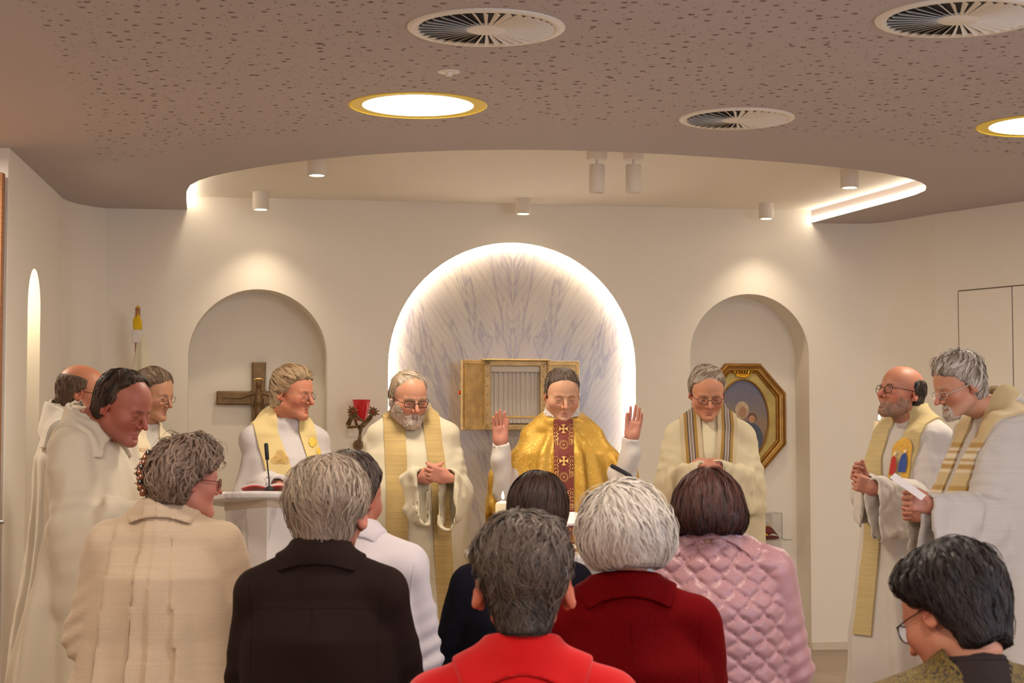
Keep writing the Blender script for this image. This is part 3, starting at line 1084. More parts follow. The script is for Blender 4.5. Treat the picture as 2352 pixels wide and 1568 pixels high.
for i, y in enumerate(ys):
    for j, x in enumerate(xs):
        for sub in range(2):
            X = x + RNG.uniform(-.030, .030); Y = y + RNG.uniform(-.039, .039)
            r = (0.0125, .0085, .0045)[int(RNG.choice(3, p=(.30, .28, .42)))] if sub == 0 else .0042
            if sub == 1 and RNG.uniform() < .35: continue
            if not inside(fieldp, X, Y): continue
            if any((X - c.x) ** 2 + (Y - c.y) ** 2 < (rr + .03) ** 2 for c, rr in DL + VENTS): continue
            o = len(hv)
            hv += [(X + a * r, Y + b * r, CEIL - .0006) for a, b in octo]
            hf_.append(tuple(range(o, o + 8))[::-1])
ho = obj('ceiling_perforations', new_mesh('ceiling_perforations', hv, hf_, False), M['hole'], ceiling)
tag(ho, kind='stuff')

# swirl air diffusers
vent0 = None
for k, (c, r) in enumerate(VENTS):
    lab = ('round white swirl air vent in the ceiling above the front arch, top centre',
           'round white swirl air vent cut by the top right corner of the picture',
           'smaller looking round swirl air vent nearest the ceiling recess')[k]
    v = empty('air_vent', (c.x, c.y, CEIL), 0, lab, 'vent', 'swirl air vents in the perforated ceiling')
    v.scale = (r / .285, r / .285, 1)
    if vent0 is None:
        ring = MB().lathe([(.285, 0), (.285, -.004), (.279, -.008), (.252, -.009), (.243, -.004), (.243, .0)], n=64).build('ring', M['white'], v, smooth=True)
        disc = MB().lathe([(.244, -.0008), (.244, -.0016), (.0, -.0016)], n=48).build('throat', M['dark'], v)  # flat dark disc, shade behind the blades put into its colour
        hub = MB().lathe([(.0, -.014), (.066, -.013), (.076, -.009), (.076, -.002)], n=40).build('hub', M['white'], v, smooth=True)
        bm_ = MB()
        a0, a1 = R(2.0), R(8.0)
        P = [(.070, -R(3) * .070), (.245, -.0075), (.245, .0105), (.070, .0035)]
        bm_.add([(P[0][0], P[0][1], -.009), (P[1][0], P[1][1], -.0035), (P[2][0], P[2][1], -.015), (P[3][0], P[3][1], -.013),
                 (P[0][0], P[0][1], -.0075), (P[1][0], P[1][1], -.002), (P[2][0], P[2][1], -.0135), (P[3][0], P[3][1], -.0115)],
                [(0, 1, 2, 3), (7, 6, 5, 4), (0, 4, 5, 1), (2, 6, 7, 3), (1, 5, 6, 2), (0, 3, 7, 4)])
        bl = bm_.build('blade', M['white'], v)
        vent0 = (ring, disc, hub, bl)
    else:
        for s in vent0:
            c_ = s.copy(); c_.parent = v; COL.objects.link(c_)
        bl = c_
    for q in range(1, 36):
        b = vent0[3].copy(); b.parent = v; b.rotation_euler = (0, 0, 2 * math.pi * q / 36); COL.objects.link(b)

# big recessed round lamps
dl0 = None
for k, (c, r) in enumerate(DL):
    lab = ('large round glowing ceiling lamp with yellow reflector, left of centre', 'large round glowing ceiling lamp cut by the right edge of the picture')[k]
    v = empty('ceiling_lamp', (c.x, c.y, CEIL), 0, lab, 'lamp', 'large recessed round ceiling lamps')
    if dl0 is None:
        a = MB().lathe([(.310, -.001), (.306, -.004), (.299, -.004), (.299, .002), (.285, .055), (.24, .085), (.0, .087)], n=64).build('reflector', M['reflector'], v, smooth=True)
        b = MB().lathe([(.0, -.010), (.14, -.010), (.20, -.005), (.26, .000), (.284, .008), (.288, .03)], n=48).build('diffuser', M['bulb'], v, smooth=True)
        dl0 = (a, b)
    else:
        for s in dl0:
            c_ = s.copy(); c_.parent = v; COL.objects.link(c_)
    lamp('ceiling_lamp_light', 'AREA', (c.x, c.y, CEIL - .012), 12, WARM2, size=.5)

# small surface spotlights below the raised ceiling
def small_spot(px, ytop, ybot, wpx, label, aim=None, power=20, ang=70, lit=True, ztop=REC):
    c = at_z(px, ytop, ztop)
    s = FPX / c.y
    rad = wpx / 2 / s; ht = (ybot - ytop) / s * 1.0
    v = empty('ceiling_spotlight', (c.x, c.y, ztop), 0, label, 'lamp')
    MB().lathe([(rad, 0), (rad, -ht + .003), (rad - .003, -ht), (rad * .80, -ht), (rad * .74, -ht + .012), (0, -ht + .013)], n=36).build('housing', M['white_lamp'], v, smooth=True)
    MB().lathe([(0, -ht + .004), (rad * .62, -ht + .005), (rad * .74, -ht + .011)], n=28).build('lens', M['bulb' if lit else 'white'], v, smooth=True)
    loc = Vector((c.x, c.y, ztop - ht - .012))
    lamp('spot_beam', 'SPOT', loc, power, WARM, size=.03, spot=R(ang), blend=1.0, target=(aim if aim is not None else loc + Vector((0, 0, -1))))
    return v
def below(px, ytop):
    c = at_z(px, ytop, REC); return c
small_spot(599, 441, 482, 38, 'white cylinder spotlight above the left niche with the bronze cross', power=7, ang=96, aim=bw(599, 1200, -.02))
small_spot(1202, 456, 492, 35, 'white cylinder spotlight just above the top of the lit arch', power=8, ang=80)
small_spot(1760, 467, 503, 34, 'white cylinder spotlight above the right niche with the picture', power=7, ang=96, aim=bw(1752, 1200, -.02))
small_spot(728, 364, 404, 44, 'larger white cylinder spotlight at the left of the ceiling recess', power=8, ang=75)
small_spot(1951, 389, 432, 42, 'larger white cylinder spotlight at the right end of the ceiling recess', power=8, ang=75)

def hanging_spot(px, label, aim):
    c = at_z(px, 349, REC); s = FPX / c.y
    v = empty('adjustable_spotlight', (c.x, c.y, REC), 0, label, 'lamp', 'pair of adjustable ceiling spotlights')
    rc = 24 / s; rl = 18 / s
    MB().lathe([(rc, 0), (rc, -16 / s), (rc - .004, -18 / s), (0, -18 / s)], n=32).build('canopy', M['white_lamp'], v, smooth=True)
    MB().lathe([(.007, -17 / s), (.007, -32 / s)], n=12).build('stem', M['white_lamp'], v, smooth=True)
    MB().lathe([(0, -30 / s), (rl - .003, -30 / s), (rl, -32 / s), (rl, -92 / s), (rl - .004, -95 / s), (rl * .75, -94 / s), (0, -90 / s)], n=32).build('housing', M['white_lamp'], v, smooth=True)
    loc = Vector((c.x, c.y, REC - 97 / s))
    lamp('spot_beam', 'SPOT', loc, 9, WARM, size=.03, spot=R(66), blend=.8, target=aim)
hanging_spot(1371, 'left one of two white adjustable spotlights hanging in the ceiling recess', (-.6, 8.2, 1.2))
hanging_spot(1455, 'right one of two white adjustable spotlights hanging in the ceiling recess', (.8, 8.3, 1.2))

c = at_z(1031, 164, CEIL)
v = empty('smoke_detector', (c.x, c.y, CEIL), 0, 'small flat round white smoke detector in the perforated ceiling', 'detector')
MB().lathe([(.045, 0), (.045, -.003), (.038, -.006), (0, -.006)], n=32).build('base', M['white'], v, smooth=True)
MB().lathe([(.016, -.005), (.014, -.018), (0, -.020)], n=20).build('sensor', M['white'], v, smooth=True)
# ------------------------------------------------------------------ furnishings
def on_wall(px, py, back, name, label, cat, group=None):
    p = bw(px, py, back)
    return empty(name, p, PHI, label, cat, group), FPX / p.y

# bronze crucifix in the left niche
cx, s = on_wall(594, 914, .30 - .045, 'crucifix', 'bronze wall crucifix hanging in the left arched niche', 'crucifix')
def f_cross(P):
    X = P.copy(); X[:, 0] = np.abs(X[:, 0])
    w = .043 + .006 * np.clip(X[:, 0] / .28, 0, 1) ** 2
    arm = boxr(X, (0, 0, .0), (.278, .016, .046), .004)
    w2 = np.interp(P[:, 2], [-.62, -.3, 0, .24], [.062, .048, .040, .048]).astype(f32)
    q = np.maximum(np.abs(X[:, 0]) - w2, np.maximum(np.abs(P[:, 2] + .19) - .43, np.abs(P[:, 1]) - .016))
    return smin(arm, q, .022)
V, F = mesh_sdf(f_cross, (-.30, -.04, -.65), (.30, .04, .27), .006)
obj('cross', new_mesh('cross', V, F), M['bronze'], cx)
def f_christ(P):
    X = P.copy(); X[:, 0] = np.abs(X[:, 0])
    d = ell(X, (0, -.026, .095), (.017, .016, .024))
    d = smin(d, cap(X, (0, -.02, .07), (0, -.022, -.02), .012, .030), .02)
    d = smin(d, cap(X, (0, -.022, -.02), (0, -.022, -.17), .030, .022), .02)
    d = smin(d, cap(X, (.01, -.022, -.17), (.008, -.026, -.42), .018, .009), .015)
    d = smin(d, cap(X, (.02, -.018, .035), (.12, -.018, .000), .012, .008), .012)
    d = smin(d, cap(X, (.12, -.018, .0), (.235, -.018, .004), .0075, .006), .006)
    return d
V, F = mesh_sdf(f_christ, (-.27, -.06, -.46), (.27, .01, .14), .005)
obj('figure', new_mesh('figure', V, F), M['bronze'], cx)
hl = MB().tube([(.034 * math.sin(a), -.019, .118 + .016 * math.cos(a) - .006) for a in [R(k) for k in range(-75, 76, 15)]], .005, 6)
hl.build('halo', M['brass'], cx, smooth=True)
for _z in (0, -.3): MB().box((0, .030, _z), (.02, .016, .02)).build('wall_mount', M['bronze'], cx)

# sanctuary lamp: red glass held in a bronze bracket of branches and blossoms
sl, s = on_wall(830, 950, -.11, 'sanctuary_lamp', 'red glass sanctuary lamp in a bronze branch bracket on the wall', 'lamp')
redglass = mat('red_glass', (150, 24, 30), .12, spec=.6, coat=.5, bump=(8, .02, .001), emit=((120, 10, 12), .35))
g = MB().lathe([(0, -.045), (.030, -.045), (.037, -.03), (.060, .092), (.056, .092), (.034, -.024), (0, -.036)], n=40)
g.build('glass', redglass, sl, smooth=True)
def P2(px, py, y=0.0): return ((px - 830) / s, y, (950 - py) / s)
br = MB()
for pts in (((808, 948), (802, 962), (796, 974), (797, 981), (806, 981), (822, 979)), ((808, 948), (806, 962), (801, 976)),
            ((809, 950), (814, 964), (819, 978)), ((812, 949), (824, 962), (836, 969), (846, 958), (855, 947)),
            ((836, 969), (826, 978), (821, 980)), ((836, 969), (828, 985), (826, 992), (825, 1010)), ((822, 979), (827, 992)),
            ((855, 948), (851, 958), (845, 967), (833, 979))):
    br.tube([P2(a, b, -.05 - .02 * (i % 2)) for i, (a, b) in enumerate(pts)], .0095, 7)
br.tube([P2(825, 1005, -.05), P2(826, 1020, .0), P2(826, 1022, .105)], .012, 8)
br.lathe([(.035, 0), (.035, .012)], P2(826, 1022, .108), 24, rot=Matrix.Rotation(R(90), 3, 'X'))
br.build('bracket', M['bronze'], sl, smooth=True)
redbead = mat('red_bead', (170, 50, 35), .35, bump=(40, .1, .001))
for (px, py) in ((808, 945), (855, 946)):
    c = Vector(P2(px, py, -.06)); m = MB()
    for k in range(10):
        a = 2 * math.pi * k / 10 + .2
        d = Vector((math.cos(a), -.45 + .2 * (k % 2), math.sin(a))).normalized()
        m.tube([c, c + d * .018, c + d * (.036 if k % 3 else .044)], [.006, .0085, .003], 6)
    b = m.build('blossom', M['bronze'], sl, smooth=True)
    MB().lathe([(0, -.009), (.007, -.005), (.009, 0), (.006, .006), (0, .008)], c + Vector((0, -.014, 0)), 14).build('red_centre', redbead, b, smooth=True)

# tabernacle with its two doors open
tb, s = on_wall(1181, 908, dC - .022 - .06, 'tabernacle', 'open brass tabernacle with pleated white curtain set in the marble arch', 'tabernacle')
hw = 74 / s; hh = 79 / s
m = MB()
fw = 17 / s
m.bbox((-hw + fw / 2, 0, 0), (fw / 2, .06, hh), .003); m.bbox((hw - fw / 2, 0, 0), (fw / 2, .06, hh), .003)
m.bbox((0, 0, hh - fw * .35), (hw, .06, fw * .35), .003); m.bbox((0, 0, -hh + fw * .35), (hw, .06, fw * .35), .003)
m.box((0, .05, 0), (hw - .004, .006, hh - .004))
m.build('case', M['brass_dark'], tb)
m = MB().bbox((0, -.012, hh + .005), (hw + .012, .075, .005), .002); m.build('cap_plate', M['brass'], tb)
rv = MB()
for sx in (-1, 1):
    for k in range(7):
        rv.lathe([(.006, 0), (.004, .004), (0, .005)], (sx * (hw - fw / 2), -.060, -hh + .04 + k * (2 * hh - .08) / 6), 10, rot=Matrix.Rotation(R(90), 3, 'X'))
rv.build('rivets', M['brass'], tb, smooth=True)['kind'] = 'stuff'
# curtain: pleated sheet
cw = hw - fw; ch = hh - fw * .7
nx, nz = 121, 8
V = []; F = []
for j in range(nz):
    for i in range(nx):
        x = -cw + 2 * cw * i / (nx - 1)
        ph = 2 * math.pi * (i / (nx - 1)) * 11 + .8 * math.sin(i * .11)
        yy = -.020 - .010 * math.tanh(2.2 * math.sin(ph)) * (0.6 + .4 * j / (nz - 1))
        V.append((x, yy, -ch + .01 + (2 * ch - .03) * j / (nz - 1)))
for j in range(nz - 1):
    for i in range(nx - 1):
        a = j * nx + i; F.append((a, a + 1, a + nx + 1, a + nx))
cloth_w = fabric('curtain_cloth', (222, 212, 200), .9, 1500, .1)
cu_ = obj('curtain', new_mesh('curtain', V, F), cloth_w, tb)
MB().bbox((0, -.038, ch - .02), (cw, .006, .020), .004).build('valance', cloth_w, tb)
MB().bbox((0, -.036, -ch + .052), (cw, .002, .007), .001).build('gold_braid', M['brass'], tb)
# doors
def tdoor(sx, ang, w):
    d = empty('door', (sx * (hw - .002), -.062, 0), ang); d.parent = tb
    k = sx
    m = MB().bbox((k * w / 2, 0, 0), (w / 2, .011, hh), .003); pn = m.build('panel', M['brass_dark'], d)
    m = MB()
    b = .011
    for (cx_, cz_, a, c_) in ((k * w / 2, hh - .022, w / 2 - .012, .004), (k * w / 2, -hh + .022, w / 2 - .012, .004), (k * .016, 0, .004, hh - .02), (k * (w - .016), 0, .004, hh - .02)):
        m.bbox((cx_, -.013, cz_), (a, .004, c_), .001)
    m.build('moulding', M['brass'], d)
    return d
dleft = tdoor(-1, R(38), .213)
MB().lathe([(0, -.016), (.012, -.011), (.016, 0), (.012, .011), (0, .016)], (-.205, .022, .015), 20).build('knob', mat('copper_glow_knob', (210, 90, 50), .15, metal=1, bump=(20, .05, .001)), dleft, smooth=True)  # copper ball, a lamp's red reflection painted into its colour
tdoor(1, R(-3), .216)

# octagonal gilt picture in the right niche
pc, s = on_wall(1707, 961, .30 - .03, 'framed_picture', 'octagonal gilt framed oval picture hanging in the right niche', 'picture')
def octo_pts(w, h, cx_, cz_, inset):
    a = inset
    t = math.tan(math.pi / 8)
    return [(-cx_ + a * .40, h - a), (cx_ - a * .40, h - a), (w - a, cz_ - a * .40), (w - a, -cz_ + a * .40), (cx_ - a * .40, -h + a), (-cx_ + a * .40, -h + a), (-w + a, -cz_ + a * .40), (-w + a, cz_ - a * .40)]
W_, H_, CX_, CZ_ = .308, .385, .125, .180
prof = [(0, .03), (0, -.012), (.008, -.022), (.018, -.024), (.022, -.014), (.030, -.012), (.036, -.020), (.048, -.018), (.055, -.006), (.060, -.010), (.066, -.008), (.070, .0), (.070, .012)]
V = []; F = []
for (ins, y) in prof:
    for (x, z) in octo_pts(W_, H_, CX_, CZ_, ins): V.append((x, y, z))
for i in range(len(prof) - 1):
    for k in range(8):
        F.append((i * 8 + k, i * 8 + (k + 1) % 8, (i + 1) * 8 + (k + 1) % 8, (i + 1) * 8 + k))
fo = MB().add(V, F).build('frame', M['giltwood'], pc)
# gold mount with an oval opening
oc = [Vector((x, z, 0)) for (x, z) in octo_pts(W_, H_, CX_, CZ_, .068)]
OW, OH, OZ = .186, .285, -.012
ov = [Vector((OW * math.cos(2 * math.pi * k / 64), OZ + OH * math.sin(2 * math.pi * k / 64), 0)) for k in range(64)]
tr = tessellate_polygon([oc, ov]); fl_ = oc + ov
MB().add([(v.x, .006, v.y) for v in fl_], [tuple(t) for t in tr]).build('mount', mat('gold_mount', (190, 164, 92), .5, metal=.35, bump=(25, .2, .001), vary=(9, .25)), pc)
rm = MB().tube([(v.x, .002, v.y) for v in ov], .006, 8, close=True); rm.build('oval_rim', M['giltwood'], pc, smooth=True)
def picture_mat():
    m = bpy.data.materials.new('oil_picture'); m.use_nodes = True
    t = NT(m)
    v = t.obj_coords()
    sp = t.node('ShaderNodeSeparateXYZ'); t.link(v, sp.inputs[0])
    n = t.noise(v, 7, 4)
    h = t.math('ADD', t.math('MULTIPLY', sp.outputs[2], 1.6), t.math('ADD', t.math('MULTIPLY', n, .4), .35))
    t.link(t.ramp(h, [(.1, lin((92, 70, 58))), (.45, lin((150, 118, 80))), (.62, lin((128, 112, 106))), (.9, lin((104, 100, 120)))]), t.b.inputs['Base Color'])
    t.b.inputs['Roughness'].default_value = .45
    return m
def oval(name, c, r, col, y, par, n=32, rot=0):
    V = []
    for k in range(n):
        a = 2 * math.pi * k / n; x, z = r[0] * math.cos(a), r[1] * math.sin(a)
        V.append((c[0] + x * math.cos(rot) - z * math.sin(rot), y, c[1] + x * math.sin(rot) + z * math.cos(rot)))
    return obj(name, new_mesh(name, V, [tuple(range(n))], False), mat(name + '_paint', col, .5, vary=(30, .25)), par)
V = [(v.x, .010, v.y) for v in ov]
cv = obj('canvas', new_mesh('canvas', V, [tuple(range(64))], False), picture_mat(), pc)
oval('painted_cloak', (0.02, -.13), (.125, .115), (74, 84, 96), .0094, cv)
oval('painted_veil', (-.005, .060), (.050, .060), (196, 168, 132), .0090, cv)
oval('painted_face', (0.0, .045), (.029, .038), (176, 128, 92), .0086, cv)
oval('painted_hair', (.068, .006), (.034, .034), (110, 74, 48), .0090, cv)
oval('painted_small_face', (.066, -.004), (.024, .026), (188, 138, 98), .0086, cv)
cr_ = MB()
for k in range(7):
    a = (k - 3) * .16
    b0 = Vector((.046 * (k - 3) / 3, -.004, .300)); tip = b0 + Vector((math.sin(a) * .05, -.004, .048 * math.cos(a)))
    cr_.tube([b0, (b0 + tip) / 2 + Vector((0, -.004, 0)), tip], [.004, .003, .005], 6)
cr_.tube([(-.048, -.006, .298), (0, -.012, .292), (.048, -.006, .298)], .006, 6)
cr_.tube([(-.050, -.006, .308), (0, -.012, .303), (.050, -.006, .308)], .004, 6)
cr_.build('crown_ornament', M['gold'], pc, smooth=True)

# small clear showcase with a gilt book below the picture
bx, s = on_wall(1758, 1236, .30 - .13, 'display_case', 'clear acrylic case with gilt open book on a wall shelf', 'display case')
clear = mat('clear_acrylic', (250, 250, 250), .05, trans=1.0, spec=.4, bump=(5, .01, .001))
clear.node_tree.nodes['Principled BSDF'].inputs['IOR'].default_value = 1.1
def panel(c, h, nm='pane'): return MB().bbox(c, h, .0006).build(nm, clear, bx)
panel((0, 0, -.006), (.155, .11, .003), 'glass_shelf')
panel((0, -.098, .088), (.088, .0015, .088)); panel((0, .098, .088), (.088, .0015, .088))
panel((-.0885, 0, .088), (.0015, .098, .088)); panel((.0885, 0, .088), (.0015, .098, .088))
panel((0, 0, .178), (.090, .100, .0015))
bk = empty('relic_book', wpt((bw(1758, 1236, .17) - W0).dot(WU), bw(1758, 1236, .17).z + 0.000, .17), PHI, 'small gilt and red open book inside the clear wall case', 'book')
MB().bbox((0, 0, .008), (.078, .062, .008), .002).build('base', M['darkred'], bk)
def book_half(sx, mtl, nm, w=.072, d=.055, z0=.018, rise=.030, thick=.010, par=None, tilt=0):
    V = []; F = []
    n = 12
    for layer in (0, 1):
        for i in range(n + 1):
            u = i / n
            x = sx * u * w; z = z0 + rise * math.sin(math.pi * min(1, u * 1.0)) * .6 + (thick if layer else 0) * (1 - .3 * u)
            for y in (-d, d): V.append((x, y, z + tilt * (y + d)))
    for i in range(n):
        a = i * 2
        F += [(a, a + 1, a + 3, a + 2), (a + 2 * (n + 1), a + 2 + 2 * (n + 1), a + 3 + 2 * (n + 1), a + 1 + 2 * (n + 1)),
              (a, a + 2, a + 2 + 2 * (n + 1), a + 2 * (n + 1)), (a + 1, a + 1 + 2 * (n + 1), a + 3 + 2 * (n + 1), a + 3)]
    a = n * 2; F.append((a, a + 1, a + 1 + 2 * (n + 1), a + 2 * (n + 1)))
    return MB().add(V, F).build(nm, mtl, par, smooth=True)
book_half(-1, M['gold'], 'gilt_page', par=bk, tilt=.35); book_half(1, M['darkred'], 'red_page', par=bk, tilt=.35)
orn = MB()
for k in range(9): orn.tube([(-.06 + .013 * k, .04, .06), (-.058 + .013 * k, .035, .085 + .012 * (k % 2))], [.004, .002], 6)
orn.build('gilt_ornament', M['gold'], bk, smooth=True)

# furled flag beside the left wall
fb = at(316, 757, 10.95)
fg = empty('furled_flag', (fb.x, fb.y, 0), 0, 'furled yellow and white flag on a pole behind the priests at left', 'flag')
s = FPX / fb.y
yel = fabric('yellow_cloth', (226, 184, 30), .8, 900, .2); wcl = fabric('flag_white_cloth', (222, 212, 186), .85, 900, .2)
zt = fb.z
MB().lathe([(.016, 0), (.016, zt + .14)], n=12).build('pole', M['wood'], fg, smooth=True)
MB().lathe([(.11, 0), (.11, .03), (.03, .05), (.02, .3)], n=24).build('foot', M['brass_dark'], fg, smooth=True)
def fcone(P):
    r = np.interp(P[:, 2], [0, .03, .06, .085, .145, .156], [.026, .028, .027, .016, .010, .004]).astype(f32)
    a = np.arctan2(P[:, 1], P[:, 0])
    return np.maximum(np.sqrt(P[:, 0] ** 2 + P[:, 1] ** 2) - r * (1 + .12 * np.cos(3 * a + P[:, 2] * 40)), np.maximum(-P[:, 2], P[:, 2] - .156))
V, F = mesh_sdf(fcone, (-.05, -.05, -.01), (.05, .05, .17), .004)
o = obj('yellow_cloth', new_mesh('yellow_cloth', V, F), yel, fg, loc=(0, 0, zt))
MB().bbox((-.004, 0, 0), (.030, .030, .042), .006).build('white_sleeve', fabric('sleeve_white', (226, 216, 210), .8), fg, loc=(0, 0, zt - .042))
def fskirt(P):
    r = np.interp(P[:, 2], [-1.5, -.9, -.35, -.1, 0], [.16, .14, .075, .035, .02]).astype(f32)
    a = np.arctan2(P[:, 1], P[:, 0])
    return np.maximum(np.sqrt(P[:, 0] ** 2 + P[:, 1] ** 2) - r * (1 + .18 * np.cos(5 * a)), np.maximum(P[:, 2], -P[:, 2] - 1.5)) * .7
V, F = mesh_sdf(fskirt, (-.22, -.22, -1.52), (.22, .22, .02), .012)
obj('white_cloth', new_mesh('white_cloth', V, F), wcl, fg, loc=(.025, 0, zt - .03))

def flame_at(par, loc, sc=1.0):
    MB().lathe([(0, 0), (.0045 * sc, .006 * sc), (.0065 * sc, .014 * sc), (.005 * sc, .024 * sc), (.002 * sc, .034 * sc), (0, .040 * sc)], loc, 16).build('flame', M['flame'], par, smooth=True)

# tall candle with flower decoration behind the priests on the right
c = at(2020, 968, 9.6); s = FPX / c.y
cd = empty('decorated_candle', (c.x, c.y, 0), 0, 'lit cream candle with red and green blossoms behind the balding priest', 'candle')
MB().lathe([(0, .86), (14.5 / s, .86), (14.5 / s, c.z - .003), (13.5 / s, c.z), (.004, c.z - .003)], n=32).build('wax', M['wax'], cd, smooth=True)
MB().lathe([(.0018, c.z - .004), (.0016, c.z + .014)], n=8).build('wick', M['wick'], cd)
flame_at(cd, (0, 0, c.z + .006), 1.1)
MB().lathe([(.14, 0), (.14, .02), (.03, .05), (.018, .09), (.018, .78), (.05, .83), (.07, .85), (.07, .862), (0, .862)], n=32).build('stand', M['brass'], cd, smooth=True)
fr_ = mat('red_petal', (190, 40, 52), .6, bump=(60, .1, .001)); fgn = mat('green_leaf', (130, 170, 60), .6, bump=(60, .1, .001))
def blossom(loc, r, mtl, nm):
    m = MB(); c0 = Vector(loc)
    for k in range(5):
        a = 2 * math.pi * k / 5
        d = Vector((math.cos(a), 0, math.sin(a)))
        m.lathe([(0, -r * .5), (r * .42, -r * .2), (r * .5, 0), (r * .3, r * .3), (0, r * .45)], c0 + d * r * .55, 8, sy=.4)
    m.build(nm, mtl, cd, smooth=True)
blossom((5 / s - .0, -14 / s - .004, c.z - 17 / s), .012, fgn, 'green_leaf')
blossom((2 / s, -14 / s - .004, c.z - 24 / s), .008, fr_, 'red_blossom')
blossom((-13 / s, -14 / s, c.z - 36 / s), .009, fr_, 'red_blossom')
MB().tube([(-13 / s, -14 / s, c.z - 36 / s), (-5 / s, -15 / s, c.z - 45 / s), (0, -14 / s, c.z - 55 / s)], .0025, 6).build('stem', fgn, cd, smooth=True)

# ambo (lectern)
AD = 7.95
c = at(606, 1140, AD); s = FPX / AD
TOPZ = at(606, 1127, AD).z
am = empty('ambo', (c.x, AD, 0), 0, 'white marble lectern with oval top in front of the fair haired priest', 'lectern')
tlt = Matrix.Rotation(R(-9), 3, 'X')
rx = 139 / s; ry = .215
m = MB().lathe([(0, -.03), (.93, -.03), (.985, -.024), (1.0, -.012), (1.0, -.004), (.985, .003), (0, .004)], n=64)
m.v = [tuple(tlt @ Vector((x * rx, y * ry, z))) for x, y, z in m.v]
tz = TOPZ - .032
tp = m.build('top', M['marble'], am, smooth=True); tp.location = (0, .06, tz)
xa, xb, xc = (516 - 606) / s, (622 - 606) / s, (722 - 606) / s
hexp = [(xa, -.02), (xb, -.17), (xc, -.02), (xc - .02, .16), (xa + .02, .16)]
pm = MB().prism(hexp, lambda x, y: Vector((x, y + .05, 0.0)), lambda x, y: Vector((x, y + .05, tz - .03 + (y + .0) * -.16)))
pm.build('pedestal', M['marble'], am)
pm = MB().prism([(x * 1.03, y * 1.03) for x, y in hexp], lambda x, y: Vector((x, y + .05, tz - .062 - y * .16)), lambda x, y: Vector((x, y + .05, tz - .024 - y * .16)))
pm.build('collar', mat('collar_stone', (190, 172, 150), .5, bump=(40, .1, .001)), am)
# book and microphone on it
bo = empty('red_book', (c.x + 10 / s, AD + .04, TOPZ - .022), 0, 'open book with red cover lying on the marble lectern', 'book')
for sx in (-1, 1):
    book_half(sx, M['redcover'], 'cover', w=.115, d=.10, z0=.0, rise=.022, thick=.006, par=bo, tilt=0)
    book_half(sx, M['paper'], 'pages', w=.105, d=.092, z0=.007, rise=.020, thick=.010, par=bo, tilt=0)
def mic(name, label, base, pts, head, rad=.0045, hr=.0115):
    v = empty(name, base, 0, label, 'microphone')
    b = Vector(base)
    MB().tube([Vector(p) - b for p in pts], rad, 8).build('gooseneck', M['black'], v, smooth=True)
    a, e = Vector(head[0]) - b, Vector(head[1]) - b
    MB().tube([a, a.lerp(e, .06), a.lerp(e, .5), a.lerp(e, .94), e], [hr * .7, hr, hr, hr, hr * .5], 14).build('capsule', M['black'], v, smooth=True)
    MB().lathe([(.022, 0), (.022, .010), (.009, .020), (0, .020)], (0, 0, 0), 20).build('base', M['black'], v, smooth=True)
    return v
D1 = AD - .06
mic('microphone', 'black gooseneck microphone standing on the marble lectern', at(619, 1126, D1),
    [at(619, 1124, D1), at(618, 1100, D1), at(615, 1075, D1), at(613, 1052, D1)], (at(614, 1056, D1), at(611, 1017, D1)), .0035, .0095)

bo.rotation_euler = (R(-9), 0, 0); bo.location.z += .016
# altar
DA = 7.66; ca = at(1330, 1262, DA); s = FPX / DA
al = empty('altar', (ca.x, DA, 0), 0, 'white marble altar with rounded top in front of the gold robed priest', 'altar')
zt = ca.z
m = MB().lathe([(0, -.042), (.93, -.042), (.985, -.034), (1.0, -.018), (1.0, -.008), (.988, .0), (0, .0)], n=72)
m.v = [(x * 262 / s, y * .40, z) for x, y, z in m.v]
m.build('top', M['marble'], al, smooth=True, loc=(0, 0, zt))
m = MB().lathe([(.30, 0), (.30, .03), (.24, .06), (.20, .45), (.24, zt - .08), (.30, zt - .043)], n=8, sx=1.15, sy=.8)
m.build('pedestal', M['marble'], al)
cc = at(1155, 1262, DA - .05); s2 = FPX / (DA - .05)
ck = empty('altar_candle', (cc.x, DA - .05, zt + .001), 0, 'thick cream lit candle standing on the left of the altar', 'candle')
hc = at(1155, 1150, DA - .05).z - zt
MB().lathe([(0, 0), (17 / s2, 0), (17.3 / s2, hc * .5), (17 / s2, hc - .016), (15 / s2, hc - .009), (.004, hc), (0, hc)], n=40).build('wax', M['wax'], ck, smooth=True)
MB().lathe([(.0018, hc - .002), (.0014, hc + .012)], n=8).build('wick', M['wick'], ck)
flame_at(ck, (0, 0, hc + .004), .95)
lamp('candle_light', 'POINT', (cc.x, DA - .05, zt + hc + .05), .5, (1, .62, .25), size=.01)
# missal on a brass stand, paten and chalice
ms = at(1335, 1250, DA + .05)
st = empty('book_stand', (ms.x, DA + .02, zt + .001), 0, 'small polished gold book stand on the altar', 'stand')
MB().bbox((0, .02, .046), (.115, .05, .004), .002, rot=Matrix.Rotation(R(8), 3, 'X')).build('plate', M['gold'], st)
MB().tube([(-.012, -.03, .0), (-.02, -.035, .022), (.0, -.04, .035), (.022, -.035, .02), (.015, -.03, 0)], .009, 8).build('front_foot', M['gold'], st, smooth=True)
for sx in (-1, 1): MB().tube([(sx * .085, .03, .0), (sx * .08, .03, .045)], .006, 8).build('foot', M['gold'], st, smooth=True)
mb_ = empty('missal', (ms.x + .02, DA - .02, zt + .088), 0, 'open book with white pages on the gold altar stand', 'book')
for sx in (-1, 1):
    book_half(sx, M['paper'], 'pages', w=.125, d=.10, z0=.0, rise=.040, thick=.012, par=mb_, tilt=.20)
    book_half(sx, M['darkred'], 'cover', w=.130, d=.104, z0=-.006, rise=.038, thick=.004, par=mb_, tilt=.20)
pt = at(1262, 1216, DA + .05)
